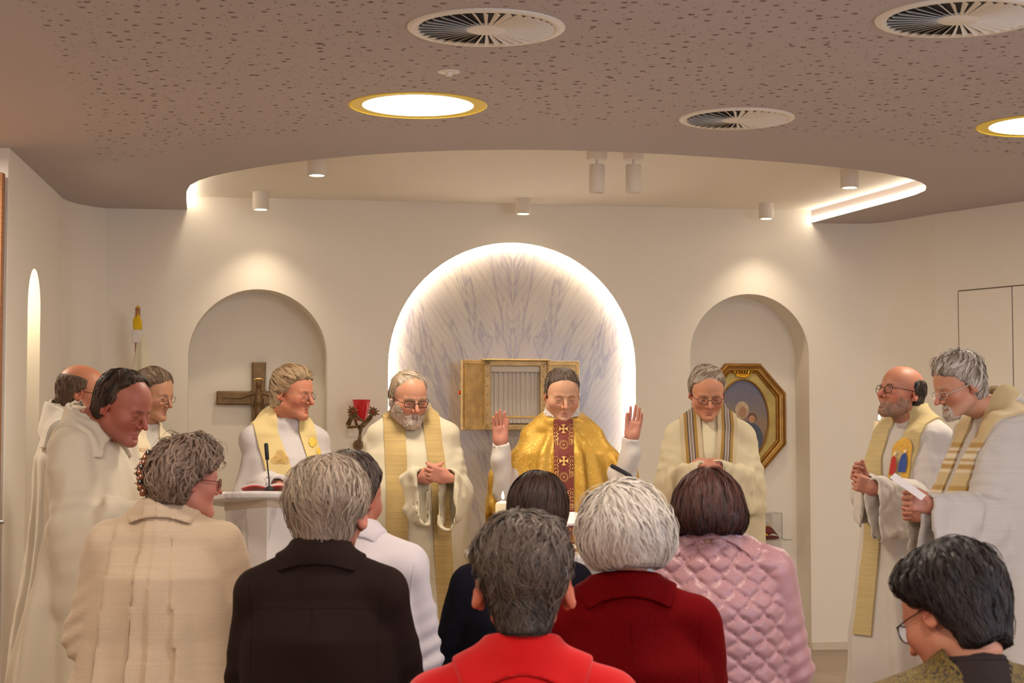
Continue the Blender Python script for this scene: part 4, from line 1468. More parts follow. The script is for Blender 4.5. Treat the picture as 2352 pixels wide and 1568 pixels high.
ch = empty('chalice', (pt.x, DA + .02, zt + .001), 0, 'gold chalice half hidden behind the dark haired head on the altar', 'chalice')
MB().lathe([(.045, 0), (.045, .006), (.02, .016), (.009, .035), (.014, .05), (.009, .062), (.012, .075), (.030, .098), (.036, .125), (.033, .125), (.026, .10), (0, .082)], n=32).build('cup', M['gold'], ch, smooth=True)
sh = empty('open_booklet', (at(1555, 1236, DA).x, DA - .02, zt + .001), R(12), 'white open booklet lying at the right end of the altar', 'booklet')
for sx in (-1, 1): book_half(sx, M['paper'], 'pages', w=.075, d=.10, z0=0, rise=.012, thick=.003, par=sh, tilt=.02)
D2 = DA - .08
mic('altar_microphone', 'black gooseneck microphone leaning over the altar', at(1478, 1262, D2),
    [at(1478, 1262, D2), at(1480, 1180, D2), at(1474, 1128, D2), at(1464, 1103, D2), at(1448, 1092, D2)], (at(1449, 1093, D2), at(1402, 1068, D2)), .0035, .010)

# small brass bowl on the sill of the narrow lit niche
_b = lp((n0 + n1) / 2, zb_n + .001, .09)
bwl = empty('brass_bowl', _b, 0, 'small brass bowl on the sill of the narrow lit niche at the far left', 'bowl')
MB().lathe([(.022, 0), (.024, .006), (.012, .014), (.030, .030), (.042, .052), (.038, .052), (.026, .032), (0, .022)], n=28).build('bowl', M['brass'], bwl, smooth=True)
MB().lathe([(.009, .022), (.009, .060), (0, .062)], n=14).build('candle_stub', M['wax'], bwl, smooth=True)
# ------------------------------------------------------------------ people
SKIN = mat('skin', (205, 150, 125), .5, spec=.35, attr=True, sss=.12, bump=(240, .12, .0006))
HAIRM = mat('hair_strand', (90, 70, 55), .5, spec=.35, attr=True)
def hair_cap_mat(name, rgb):
    m = bpy.data.materials.new(name); m.use_nodes = True
    t = NT(m)
    n = t.noise(t.obj_coords((60, 60, 9)), 3.0, 4, .6)
    k = lin(rgb)
    t.link(t.ramp(n, [(.3, tuple(c * .55 for c in k)), (.7, tuple(c * 1.15 for c in k))]), t.b.inputs['Base Color'])
    t.b.inputs['Roughness'].default_value = .6
    t.b.inputs['Specular IOR Level'].default_value = .3
    t.bump(n, .5, .004)
    return m
LENS = mat('spectacle_lens', (250, 250, 252), .03, trans=1.0, spec=.5, bump=(3, .01, .001))
LENS.node_tree.nodes['Principled BSDF'].inputs['IOR'].default_value = 1.05

def join_parts(parts):
    V = []; F = []; C = []; o = 0
    for v, f, c in parts:
        if len(v) == 0: continue
        V.append(v); F.append(f + o); C.append(c if c.ndim == 2 else np.tile(c, (len(v), 1))); o += len(v)
    return np.concatenate(V), np.concatenate(F), np.concatenate(C)

def frame(fdir, palm):
    z = np.array(fdir, float); z /= np.linalg.norm(z)
    y = -np.array(palm, float); y -= z * (y @ z); y /= np.linalg.norm(y)
    x = np.cross(y, z)
    return np.stack([x, y, z], 1).astype(f32)   # columns

class Person:
    def __init__(s, label, d, tx, yaw, head, hyaw, pitch=0, roll=0, dh=0.0, scale=1.0, zn=None, neck_y=.02, cat='person'):
        """tx: torso centre pixel x; head: pixel of the head centre; zn: pixel y of the neck base"""
        g = at(tx, 1000, d)
        s.d = d; s.yaw = R(yaw); s.root = empty('person', (g.x, d, 0), s.yaw, label, cat)
        s.org = Vector((g.x, d, 0)); s.Rw = rotz(-s.yaw)
        s.hc = s.loc(head[0], head[1], d + dh)
        s.Rh = rotz(R(hyaw - yaw)) @ roty(R(roll)) @ rotx(R(pitch))
        s.sc = scale
        s.zn = at(tx, zn, d).z
        s.neck = A3(0, neck_y, s.zn)
        s.garms = []
    def loc(s, px, py, d):
        w = at(px, py, d) - s.org
        return (s.Rw @ np.array([w.x, w.y, w.z])).astype(f32)
    def wl(s, x, y, z):
        """world offset from the root -> local"""
        return (s.Rw @ np.array([x, y, z])).astype(f32)
    def H(s, P): return ((P - s.hc) @ s.Rh) / s.sc
    def unH(s, Q): return (Q * s.sc) @ s.Rh.T + s.hc
    def body(s, p, hands=(), arms=(), seated=False, hh=.0035, neck_r=.054, low=None):
        hf = head_fn(p)
        skull = s.unH(A3(0, .028, -.075)[None])[0]
        jaw = s.unH(A3(0, -.012, -.075)[None])[0]
        nb = s.neck
        def f(P):
            d = hf(s.H(P)) * s.sc
            n = cap(P, skull, nb + A3(0, -.006, -.03), neck_r * .98 * s.sc, neck_r * .93)
            n = smin(n, cap(P, jaw, nb + A3(0, .0, -.02), neck_r * .62, neck_r * .9), .02)
            return smin(d, n, .014)
        s.headfull = f
        lo = np.minimum(s.hc - .15 * s.sc, nb - A3(.08, .08, .04)); hi = np.maximum(s.hc + .15 * s.sc, nb + A3(.08, .08, .0))
        V, F = mesh_sdf(f, lo, hi, hh)
        Q = s.H(V)
        C = skin_cols(Q, p)
        nk = np.clip((-.10 - Q[:, 2]) / .03, 0, 1)[:, None]
        parts = [(V, F, C)]
        skin = np.array(lin(p.get('skin', (205, 150, 125))))
        hb = np.array(lin(p.get('hand', (196, 132, 110)))) * .85
        # trunk, limbs: one coarse skin inside the clothes
        zn = s.zn; hipz = .575 if seated else zn * .60
        def fb(P):
            d = cap(P, (0, nb[1], zn - .20), (0, .02, hipz + .05), .100, .11)
            d = smin(d, cap(P, (-.12, nb[1], zn - .13), (.12, nb[1], zn - .13), .045), .03)
            d = smin(d, cap(P, nb + A3(0, 0, .0), (0, nb[1], zn - .12), .050, .06), .02)
            for (S_, E_, W_) in arms:
                d = smin(d, cap(P, S_, E_, .040, .030), .02); d = smin(d, cap(P, E_, E_ + (W_ - E_) * .50, .028, .014), .01)
            for sx in (-1, 1):
                if seated:
                    d = smin(d, cap(P, (sx * .09, 0, hipz), (sx * .11, -.34, hipz - .02), .070, .055), .03)
                    d = smin(d, cap(P, (sx * .11, -.34, hipz - .02), (sx * .11, -.29, .08), .05, .035), .02)
                else:
                    d = smin(d, cap(P, (sx * .085, .02, hipz), (sx * .09, .01, hipz * .55), .08, .055), .03)
                    d = smin(d, cap(P, (sx * .09, .01, hipz * .55), (sx * .09, .04, .08), .052, .035), .02)
            return d
        V, F = mesh_sdf(fb, (-.55, -.62, .03), (.55, .35, zn + .02), .028)
        parts.append((V, F, skin))
        for hd in hands:
            fh = hand_fn(hd.get('curl', (.3,) * 4), hd.get('spread', .12), hd.get('thumb', (.5, .2)), hd.get('mirror', 1))
            Rm = frame(hd['dir'], hd['palm']); w = np.asarray(hd['pos'], f32); k = hd.get('scale', 1.0)
            V, F = mesh_sdf(fh, (-.08, -.10, -.06), (.08, .06, .20), .0038 if hd.get('show', True) else .006)
            C = np.tile(hb, (len(V), 1))
            tip = np.clip((V[:, 2] - .10) / .06, 0, 1)[:, None]
            C = C * (1 - tip * .35) + np.array(lin((214, 120, 102))) * tip * .35
            parts.append(((V * k) @ Rm.T + w, F, C))
        V, F, C = join_parts(parts)
        me = new_mesh('body', V, F); paint(me, C)
        s.bodyo = obj('body', me, SKIN, s.root)
        s.p = p; s.hf = hf
        return s
    def hair(s, hp, name='hair', hh=.0045, fn=None, seed=0):
        h = fn or hair_fn(hp, s.hf)
        if fn is None: s.hairf = h
        V, F = mesh_sdf(h, (-.15, -.17, -.20), (.15, .20, .20), hh)
        capc = hp.get('cap', tuple(int(c * .7) for c in hp['col']))
        o = obj(name, new_mesh(name, s.unH(V), F), hair_cap_mat(name + '_base', capc), s.root)
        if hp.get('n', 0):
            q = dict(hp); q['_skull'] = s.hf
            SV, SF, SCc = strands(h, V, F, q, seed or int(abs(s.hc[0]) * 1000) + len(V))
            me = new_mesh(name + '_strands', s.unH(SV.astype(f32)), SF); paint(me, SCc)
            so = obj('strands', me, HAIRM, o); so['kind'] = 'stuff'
        return o
    def glasses(s, col, rw=.024, rh=.0165, y=-.104, z=-.005, r=.0013, lens=True, rnd=2.6, temple=None):
        m = MB()
        ps = lambda P: [tuple(q) for q in s.unH(np.array(P, f32))]
        L = []
        for sx in (-1, 1):
            pts = []
            for k in range(24):
                a = 2 * math.pi * k / 24; c_, s_ = math.cos(a), math.sin(a)
                x = rw * math.copysign(abs(c_) ** (2 / rnd), c_); zz = rh * math.copysign(abs(s_) ** (2 / rnd), s_)
                pts.append((sx * .033 + x, y + .010 * ((abs(sx * .033 + x)) / .06) ** 2, z + zz))
            m.tube(ps(pts), r, 5, close=True)
            L.append(pts)
            m.tube(ps([(sx * (.033 + rw), y + .010, z + .004), (sx * .071, y + .020, z + .007), (sx * .080, -.04, z + .009), (sx * .081, .008, z + .011), (sx * .080, .028, z - .006)]), temple or r, 5)
        m.tube(ps([(-.0095, y, z + .003), (0, y - .003, z + .006), (.0095, y, z + .003)]), r, 5)
        g = m.build('glasses', mat('spectacle_frame', col, .35, metal=.6, bump=(80, .05, .0005)), s.root, smooth=True)
        if lens:
            for pts in L:
                me = new_mesh('lens', ps(pts), [tuple(range(24))], False)
                obj('lens', me, LENS, g)
        return g
    def garment(s, name, f, lo, hi, h, m, hole=True, label=None, drape=None):
        fsolid = drape or f
        if hole:
            hr = s.neckhole if hasattr(s, 'neckhole') else .060
            top = s.unH(A3(0, .026, -.06)[None])[0]
            bot = s.neck + A3(0, .0, .030)
            top = bot + (top - bot) * 1.1
            f0 = f
            def f(P):
                return smax(f0(P), -cap(P, bot, top, hr), .006)
        V, F = mesh_sdf(f, lo, hi, h)
        o = obj(name, new_mesh(name, V, F), m, s.root)
        if label: o['label'] = label
        s.g = f
        s.garms.append(fsolid)
        return o
    def allg(s):
        gs = list(s.garms)
        def f(P):
            d = gs[0](P)
            for g in gs[1:]: d = np.minimum(d, g(P))
            return d
        return f
    def stole_strip(s, name, sx, x0, x1, zb, width, m, w1=None, top=True, thick=.004, over=140, f=None, z1=None, xm=None, cols=7):
        """strip from behind the neck over the shoulder and down the front to height zb"""
        f = f or s.allg()
        rows = []; dirs = []
        w1 = w1 or width
        zc = s.zn - .05
        n1 = 14
        if top:
            for i in range(n1):
                a = R(over * (1 - i / n1))
                rr = []; dd = []
                for j in range(cols):
                    o = (j / (cols - 1) - .5) * width
                    c = np.array([sx * x0 + o, s.neck[1], zc - .02])
                    dv = np.array([0, -math.cos(a), math.sin(a)])
                    rr.append(c + dv * .35); dd.append(-dv)
                rows.append(rr); dirs.append(dd)
        n2 = 40
        for i in range(n2 + 1):
            u = i / n2; z = zc - .02 + (zb - zc + .02) * u
            rr = []; dd = []
            xx = x0 + (x1 - x0) * u if xm is None else (x0 + (xm - x0) * min(1, u / .35) if u < .35 else xm + (x1 - xm) * (u - .35) / .65)
            for j in range(cols):
                o = (j / (cols - 1) - .5) * (width + (w1 - width) * u)
                rr.append([sx * xx + o, s.neck[1] - .6, z]); dd.append([0, 1, 0])
            rows.append(rr); dirs.append(dd)
        V, F = drape_grid(f, rows, thick, .003, np.array(dirs))
        if sx * 1 > 0: pass
        o = MB().add(V, [tuple(q) for q in F]).build(name, m, s.root, smooth=True)
        return o
    def shoes(s, seated=False):
        for sx in (-1, 1):
            def f(P):
                y0 = -.28 if seated else .02
                d = ell(P, (sx * .095, y0 - .10, .035), (.045, .13, .05))
                d = smin(d, cap(P, (sx * .095, y0, .05), (sx * .095, y0 + .01, .10), .04), .02)
                return np.maximum(d, .002 - P[:, 2])
            V, F = mesh_sdf(f, (-.2, -.7, -.01), (.2, .2, .16), .018)
            obj('shoe', new_mesh('shoe', V, F), SHOE, s.root)

SHOE = mat('shoe_leather', (30, 26, 26), .4, bump=(60, .1, .001))

def foldpat(P, n, ph, zk=1.2, y0=.02):
    th = np.arctan2(P[:, 0], -(P[:, 1] - y0))
    a = n * th + ph + .7 * np.sin(P[:, 2] * zk * 3 + ph) + .5 * np.sin(2 * th + ph)
    return (np.cos(a) + .45 * np.cos(1.7 * a + 1.3 + P[:, 2]) ) * .7

def robe_fn(s, shw=.185, hem=.30, waist=.235, dep=1.0, arms=(), folds=(9, .02, 0.0), hood=False, collar=.0, top=.012, bottom=.02, wr=.004, chest=.21, belly=0.0, fore=True, hb=True):
    zn = s.zn; ny = s.neck[1]
    zs = [0, zn * .35, zn * .62, zn - .36, zn - .20, zn - .10]
    a_ = [hem, hem * .90, waist * 1.02, waist, chest, chest * .72]
    b_ = [hem * .80 * dep, hem * .70 * dep, waist * .74 * dep, waist * .68 * dep, .145 * dep, .10]
    def f(P):
        X = P - A3(0, ny - .005, 0)
        z = P[:, 2]
        a = np.interp(z, zs, a_).astype(f32); b = np.interp(z, zs, b_).astype(f32)
        if belly:
            X[:, 1] += belly * np.exp(-((z - zn * .72) / .18) ** 2)
        q = np.sqrt((X[:, 0] / a) ** 2 + (X[:, 1] / b) ** 2)
        d = (q - 1) * np.minimum(a, b) * (.6 + .4 * np.clip(1.6 - q, 0, 1))
        amp = folds[1] * np.clip((zn - .12 - z) / (zn * .75), 0, 1) ** .7
        d = d - amp * foldpat(P, folds[0], folds[2], y0=ny)
        d = smax(d, z - (zn - .06), .06)
        for sx in (-1, 1):
            d = smin(d, cap(P, (sx * .045, ny + .01, zn - .035), (sx * shw * .88, ny, zn - .112), .050 + top, .052 + top), .04)
        d = smin(d, cap(P, (0, ny + .012, zn - .035), (0, ny + .015, zn - .22), .074, .10), .03)
        for A_ in arms:
            S_, E_, W_ = A_['p']
            r1, r2, r3 = A_.get('r', (.068, .066, .060)); h0, h1, h2 = A_.get('h', (0, .08, .20))
            c1 = curtain(P, S_, E_, r1, r2, h0, h1)
            u = np.asarray(W_, f32) - np.asarray(E_, f32); L = np.linalg.norm(u); u = u / L
            We = np.asarray(W_, f32) + u * A_.get('ext', .045)
            c2 = curtain(P, E_, We + u * .03, r2, r3, h1, h2)
            # folds that fan out from the shoulder
            hd_ = np.array([u[0], u[1], 0]); hd_ = hd_ / (np.linalg.norm(hd_) + 1e-6)
            qs = P - np.asarray(S_, f32) - A3(0, 0, .03)
            rr_ = np.sqrt((qs * qs).sum(1)); phi = np.arctan2(-qs[:, 2], qs @ hd_.astype(f32))
            fan = A_.get('fan', .008) * (1 - 1.6 * np.abs(np.sin(phi * 4.5 + A_.get('s', 1.0) * 3 + .8 * np.sin(rr_ * 9)))) * np.clip((rr_ - .10) / .22, 0, 1)
            k = A_.get('wr', .007)
            wv = k * wav(P, A_.get('k', 6), A_.get('s', 1.0)) + k * .8 * wav(P @ rotx(.6), A_.get('k', 6) * 2.1, 2.0)
            # cloth caught at the bend of the elbow
            de = np.sqrt(((P - np.asarray(E_, f32)) ** 2).sum(1))
            wv = wv + k * 1.1 * np.exp(-(de / .14) ** 2) * np.sin(de * 130 + P[:, 2] * 30)
            c1 = c1 - wv - fan * .6; c2 = c2 - wv - fan
            plane = (P - We) @ u + A_.get('slant', .30) * np.clip(We[2] - .05 - P[:, 2], 0, .4)
            inn = curtain(P, np.asarray(W_, f32) - u * .09, We + u * .10, r3 - .013, r3 - .013, h2 * .95, h2)
            dsp = wv + fan
            c2 = smax(smax(c2, plane, .004), -(inn - dsp), .004)
            c2 = smax(c2, -(cap(P, np.asarray(W_, f32) - u * .06, We + u * .1, r3 - .013) - dsp), .003)
            d = smin(d, c1 - (0 if fore else .001), A_.get('blend', .03))
            if fore: d = smin(d, c2, .010)
        if hood:
            hx = hood if isinstance(hood, float) else 1.0
            t = P - A3(0, ny + .02, zn - .012)
            t = t @ rotx(R(14))
            rad = np.sqrt(t[:, 0] ** 2 * .85 + (t[:, 1] * .92) ** 2)
            tor = np.sqrt((rad - .082) ** 2 + (t[:, 2] * .8) ** 2) - .024 * hx
            tor = tor - .004 * np.sin(12 * np.arctan2(t[:, 0], t[:, 1]))
            if hb: d = smin(d, tor, .012)
            d = smin(d, cap(P, (0, ny + .005, zn - .045), (0, ny + .015, zn + .018), .092, .070), .03)
            if hb: d = smin(d, ell(P, (0, ny + .105, zn - .085), (.11, .035, .095)), .03)
        elif collar:
            t = P - A3(0, ny, zn - .005)
            t = t @ rotx(R(8))
            rad = np.sqrt(t[:, 0] ** 2 * .95 + t[:, 1] ** 2)
            tor = np.maximum(np.abs(rad - .066) - .006, np.abs(t[:, 2] - .005) - collar)
            if hb: d = smin(d, tor, .012)
        d = d - wr * wav(P, 3.3, .7 + folds[2])
        return smax(d, bottom - z, .004) * .8
    return f

BOX = lambda zn, w=.62: ((-w, -w, .0), (w, w, zn + .12))

def jacket_collar(P_, m, rx=.064, stand=.030, fall=.045, side=.045, reach=.125, thick=.0075, name='collar', zoff=0.0, tilt=.22, base=None, h=.0052, **_):
    """turned-down collar that hugs the neck and lies on the shoulders, thick enough to cast its own edge"""
    g = base or P_.allg(); zn = P_.zn + zoff; ny = P_.neck[1]
    def f(P):
        d = smin(g(P), cap(P, (0, ny + .004, zn - .05), (0, ny - .002, zn + .05), rx + .012, rx - .004), .018)
        k = d - thick
        x2 = (P[:, 0] / .11) ** 2
        low = zn - fall - side * np.minimum(x2, 2.0)
        k = smax(k, low - P[:, 2], .003)
        k = smax(k, P[:, 2] - (zn + stand + tilt * (P[:, 1] - ny - .06)), .005)
        rr = np.sqrt(P[:, 0] ** 2 + (P[:, 1] - ny) ** 2)
        k = smax(k, rr - reach, .004)
        k = smax(k, -cap(P, (0, ny - .0, zn - .10), (0, ny - .012, zn + .12), rx - .006, rx - .010), .003)
        return k * .9
    V, F = mesh_sdf(f, (-.17, -.17, zn - .16), (.17, .19, zn + .09), h)
    return obj(name, new_mesh(name, V, F), m, P_.root)

CREAM = lambda n, c=(228, 218, 198), **k: fabric(n, c, .9, 900, .2, sheen=.1, **k)
PRIESTS = True
def mk(only=None): return (ONLY is None) or (only in ONLY)
ONLY = None
#DEBUG_ONLY

# F -- celebrant in gold
if mk('F'):
    d = 8.4
    P_ = Person('priest in gold brocade chasuble praying with raised open hands behind the altar', d, 1291, 0, (1291, 906), 9, pitch=17, dh=-.02, zn=946, scale=1.0, neck_y=.03)
    lw, rw = P_.loc(1150, 1022, d - .12), P_.loc(1450, 1010, d - .12)
    le, re = P_.loc(1158, 1128, d - .06), P_.loc(1432, 1118, d - .06)
    ls, rs = P_.loc(1216, 1012, d + .02), P_.loc(1368, 1012, d + .02)
    arms = [(ls, le, lw), (rs, re, rw)]
    pF = dict(skin=(214, 156, 126), blush=(206, 120, 98), brow=(120, 88, 66), fat=1.16, jaw=1.12, mouth=.0028, lips=(172, 96, 84), stubble=((150, 115, 100), .18))
    P_.body(pF, hands=[dict(pos=lw, dir=(-.10, -.05, 1), palm=(.42, -.9, .05), mirror=1, curl=(.10, .06, .12, .18), spread=.05, thumb=(.28, .10), scale=1.0),
                       dict(pos=rw, dir=(.22, -.05, 1), palm=(-.42, -.9, .05), mirror=-1, curl=(.12, .08, .10, .20), spread=.06, thumb=(.30, .10), scale=1.0)],
            arms=arms, hh=.0038, neck_r=.060)
    P_.hair(dict(line=[(-.10, .03), (-.03, .015), (.0, -.012), (.02, -.030), (.05, -.040), (.07, -.052), (.085, -.075), (.12, -.08)], thick=[(-.1, .0), (0, .003), (.06, .006), (.12, .009)],
                 nape=-.085, n=2660, len=.024, w=.0007, col=(88, 72, 62), col2=(150, 134, 118), cap=(84, 68, 58), crown=(0, .05, .12), down=.1, messy=.35, lift=.004, fthick=.004, curl=.15,
                 zone=lambda p: np.clip(1 - (p[:, 2]) / .07, 0, 1)))
    alb = CREAM('white_alb', (197, 188, 181))
    # white alb: sleeves that rise to the wrists
    def f_alb(P):
        dd = None
        for (S_, E_, W_), sx in ((arms[0], -1), (arms[1], 1)):
            c = smin(cap(P, E_ * .7 + S_ * .3, E_, .050, .050), cap(P, E_, W_, .052, .043), .02)
            c = smin(c, cap(P, E_ + A3(-sx * .0, -.02, -.05), W_ + A3(sx * .006, -.01, -.07), .030, .034), .03)
            c = c - .004 * wav(P, 8, .5)
            u = (W_ - E_) / np.linalg.norm(W_ - E_)
            c = smax(c, (P - W_) @ u - .012, .003)
            c = smax(c, -cap(P, W_ - u * .05, W_ + u * .1, .029, .035), .004)
            dd = c if dd is None else np.minimum(dd, c)
        # lower alb showing under the chasuble
        z = P[:, 2]
        r = np.interp(z, [0, .9], [.27, .20]).astype(f32)
        lowr = (np.sqrt((P[:, 0] / r) ** 2 + ((P[:, 1] - .02) / (r * .8)) ** 2) - 1) * r * .7 - .012 * foldpat(P, 10, 1.0)
        lowr = np.maximum(lowr, z - .9)
        # turned white collar
        t = (P - A3(0, .016, P_.zn + .016)) @ rotx(R(10))
        rad = np.sqrt(t[:, 0] ** 2 + t[:, 1] ** 2)
        col = smax(np.abs(rad - (.072 + .34 * np.clip(.018 - t[:, 2], 0, .05))) - .0055, np.abs(t[:, 2] + .002) - .030, .004)
        col = smax(col, -(cap(P, (0, -.12, P_.zn + .0), (0, -.04, P_.zn - .01), .016)), .01)
        dd = np.minimum(dd, col)
        return smax(np.minimum(dd, lowr), .015 - z, .003) * .85
    P_.neckhole = .058
    P_.garment('alb', f_alb, (-.55, -.4, 0), (.55, .35, P_.zn + .08), .0075, alb, hole=False)
    P_.garms = []
    # gold chasuble
    zn = P_.zn
    def f_ch(P):
        z = P[:, 2]; ny = .025
        zs = [.30, .6, .95, zn - .34, zn - .20, zn - .10]
        a = np.interp(z, zs, [.27, .275, .26, .25, .215, .12]).astype(f32); b = np.interp(z, zs, [.20, .20, .19, .175, .155, .10]).astype(f32)
        q = np.sqrt((P[:, 0] / a) ** 2 + ((P[:, 1] - ny) / b) ** 2)
        dd = (q - 1) * b
        th = np.arctan2(P[:, 0], -(P[:, 1] - ny))
        amp = .026 * np.clip((zn - .08 - z) / .4, 0, 1) ** .6
        front = 1 - .85 * np.exp(-(th / .26) ** 2)
        fp = np.cos(11 * th + 1.2 * np.sin(z * 2.0) + .5) + .5 * np.cos(17 * th + 2 + z)
        dd = dd - amp * fp * .6 * front
        dd = smax(dd, z - (zn - .05), .05)
        for sx in (-1, 1):
            dd = smin(dd, cap(P, (sx * .05, ny + .01, zn - .035), (sx * .145, ny, zn - .115), .056, .058), .05)
        for (S_, E_, W_), sx in ((arms[0], -1), (arms[1], 1)):
            M_ = E_ * .80 + W_ * .20
            e2 = M_ + A3(sx * .012, .03, .02)
            c = smin(curtain(P, S_ + A3(0, 0, -.01), e2, .062, .052, .12, .30), curtain(P, S_ + A3(0, .04, -.06), e2 + A3(sx * .035, .07, -.06), .05, .030, .25, .40), .05)
            c = c - .012 * np.sin(P[:, 0] * 75 + 9 * z * sx + 1.5) * np.clip((S_[2] - z) / .15, 0, 1) - .005 * wav(P, 7, .3)
            sp = cap(P, E_ + A3(sx * .02, -.10, .04), W_ + A3(sx * .02, -.02, .0), .045, .055)
            c = smax(c, -sp, .02)
            dd = smin(dd, c, .035)
        # soft rolled neck edge
        t = (P - A3(0, .028, zn - .026)) @ rotx(R(12))
        rad = np.sqrt(t[:, 0] ** 2 + (t[:, 1]) ** 2)
        dd = smin(dd, np.sqrt((rad - .092) ** 2 + t[:, 2] ** 2) - .014, .02)
        dd = dd - .003 * wav(P, 5, 1.1)
        return smax(dd, .32 - z, .004) * .75
    def gold_brocade():
        m = bpy.data.materials.new('gold_brocade'); m.use_nodes = True
        t = NT(m); b = t.b
        v = t.obj_coords()
        vo = t.node('ShaderNodeTexVoronoi'); vo.inputs['Scale'].default_value = 26; vo.inputs['Randomness'].default_value = .8
        n0 = t.noise(v, 30, 3, .6, 2.5)
        t.link(v, vo.inputs['Vector'])
        h = t.math('ADD', vo.outputs[0], t.math('MULTIPLY', n0, .8))
        pat = t.ramp(h, [(.45, (0, 0, 0)), (.52, (1, 1, 1)), (.60, (0, 0, 0)), (.75, (0, 0, 0)), (.82, (.8, .8, .8)), (.88, (0, 0, 0))])
        t.link(t.mix(pat, lin((194, 150, 58)), lin((216, 174, 84))), b.inputs['Base Color'])
        b.inputs['Metallic'].default_value = .45
        t.link(t.ramp(pat, [(0, (.50, .50, .50)), (1, (.30, .30, .30))]), b.inputs['Roughness'])
        sp = t.noise(v, 240, 2)
        hh = t.math('ADD', t.math('MULTIPLY', sp, .6), pat)
        t.bump(hh, .45, .0025)
        return m
    P_.neckhole = .082
    P_.garment('chasuble', f_ch, (-.55, -.45, .28), (.55, .5, zn + .06), .0080, gold_brocade())
    # orphrey: dark red band with gold motifs
    fch = P_.garms[-1]
    def band_mat():
        m = bpy.data.materials.new('orphrey_red'); m.use_nodes = True
        t = NT(m)
        v = t.obj_coords()
        n = t.noise(v, 95, 3, .6, 3.0)
        mk_ = t.ramp(n, [(.48, (0, 0, 0)), (.52, (1, 1, 1)), (.56, (0, 0, 0))])
        t.link(t.mix(t.math('MULTIPLY', mk_, .55), lin((104, 22, 26)), lin((190, 120, 62))), t.b.inputs['Base Color'])
        t.b.inputs['Roughness'].default_value = .7
        t.bump(n, .3, .001)
        return m
    s_ = FPX / (d - .18)
    rows = []
    zt = zn - .035; zb = .34
    for i in range(70):
        z = zt + (zb - zt) * i / 69
        rows.append([(.004 + (j / 6 - .5) * .094, -.6, z) for j in range(7)])
    V, F = drape_grid(fch, rows, .003, .003, (0, 1, 0))
    orp = MB().add(V, [tuple(q) for q in F]).build('orphrey', band_mat(), P_.root, smooth=True)
    goldthread = mat('gold_thread', (226, 178, 96), .45, metal=.3, bump=(300, .3, .0006))
    def drape_poly(polys, name, m_, par, off=.0085):
        V = []; F = []
        for poly in polys:
            o = len(V)
            V += [(x, -.6, z) for x, z in poly]
            F += [tuple(o + k for k in t) for t in tessellate_polygon([[Vector((x, z, 0)) for x, z in poly]])]
        O = np.array(V, f32)
        Q = trace(fch, O, (0, 1, 0), off)
        n = len(Q)
        Q2 = Q + A3(0, .002, 0)
        return MB().add(np.concatenate([Q, Q2]), F + [tuple(i + n for i in t)[::-1] for t in F]).build(name, m_, par)
    def cross_poly(cx_, cz_, r):
        polys = []
        for k in range(4):
            a = k * math.pi / 2; c_, s1 = math.cos(a), math.sin(a)
            base = [(-.0028, .002), (-.0035, r * .5), (-.0115, r * .93), (-.0055, r * .90), (0, r), (.0055, r * .90), (.0115, r * .93), (.0035, r * .5), (.0028, .002)]
            polys.append([(cx_ + x * c_ - z * s1, cz_ + x * s1 + z * c_) for x, z in base])
        polys.append([(cx_ + .004 * math.cos(t), cz_ + .004 * math.sin(t)) for t in [math.pi * 2 * k / 8 for k in range(8)]])
        return polys
    def sun_poly(cx_, cz_):
        polys = []
        for k in range(16):
            a = 2 * math.pi * k / 16; da = .11
            polys.append([(cx_ + .0145 * math.cos(a - da), cz_ + .0145 * math.sin(a - da)), (cx_ + .026 * math.cos(a + .10), cz_ + .026 * math.sin(a + .10)), (cx_ + .0165 * math.cos(a + da * 1.4), cz_ + .0165 * math.sin(a + da * 1.4))])
        for (r0, r1) in ((.0035, .0055),):
            for k in range(12):
                a = 2 * math.pi * k / 12; b = 2 * math.pi * (k + 1) / 12
                polys.append([(cx_ + r0 * math.cos(a), cz_ + r0 * math.sin(a)), (cx_ + r1 * math.cos(a), cz_ + r1 * math.sin(a)), (cx_ + r1 * math.cos(b), cz_ + r1 * math.sin(b)), (cx_ + r0 * math.cos(b), cz_ + r0 * math.sin(b))])
        return polys
    def scroll_poly(cx_, cz_, sx):
        polys = []
        for k in range(5):
            a = .9 + k * 1.1
            x0, z0 = cx_ + sx * .004 * math.cos(a), cz_ + .004 * math.sin(a)
            polys.append([(x0, z0), (x0 + sx * .008 * math.cos(a + .3), z0 + .008 * math.sin(a + .3)), (x0 + sx * .009 * math.cos(a - .25), z0 + .009 * math.sin(a - .25))])
        return polys
    z0 = P_.loc(1291, 984, d - .17)[2]; stp = 74 / s_
    for k in range(7):
        z = z0 - stp * k
        if z < zb + .05: break
        drape_poly(cross_poly(.004, z, .0225), 'cross_motif', goldthread, orp)
        drape_poly(sun_poly(.004, z - stp * .5), 'sunburst_motif', goldthread, orp)
        pl_ = []
        for sx in (-1, 1):
            for dz in (-.012, .012, .026, .045): pl_ += scroll_poly(.004 + sx * .036, z - dz - .0, sx)
            for dz in (.060, .068): pl_ += scroll_poly(.004 + sx * .034, z - dz, -sx)
        q = drape_poly(pl_, 'scroll_motif', goldthread, orp); q['kind'] = 'stuff'
    P_.shoes()

def arms_sym(P_, spec):
    return [tuple(A3(*q) for q in arm) for arm in spec]

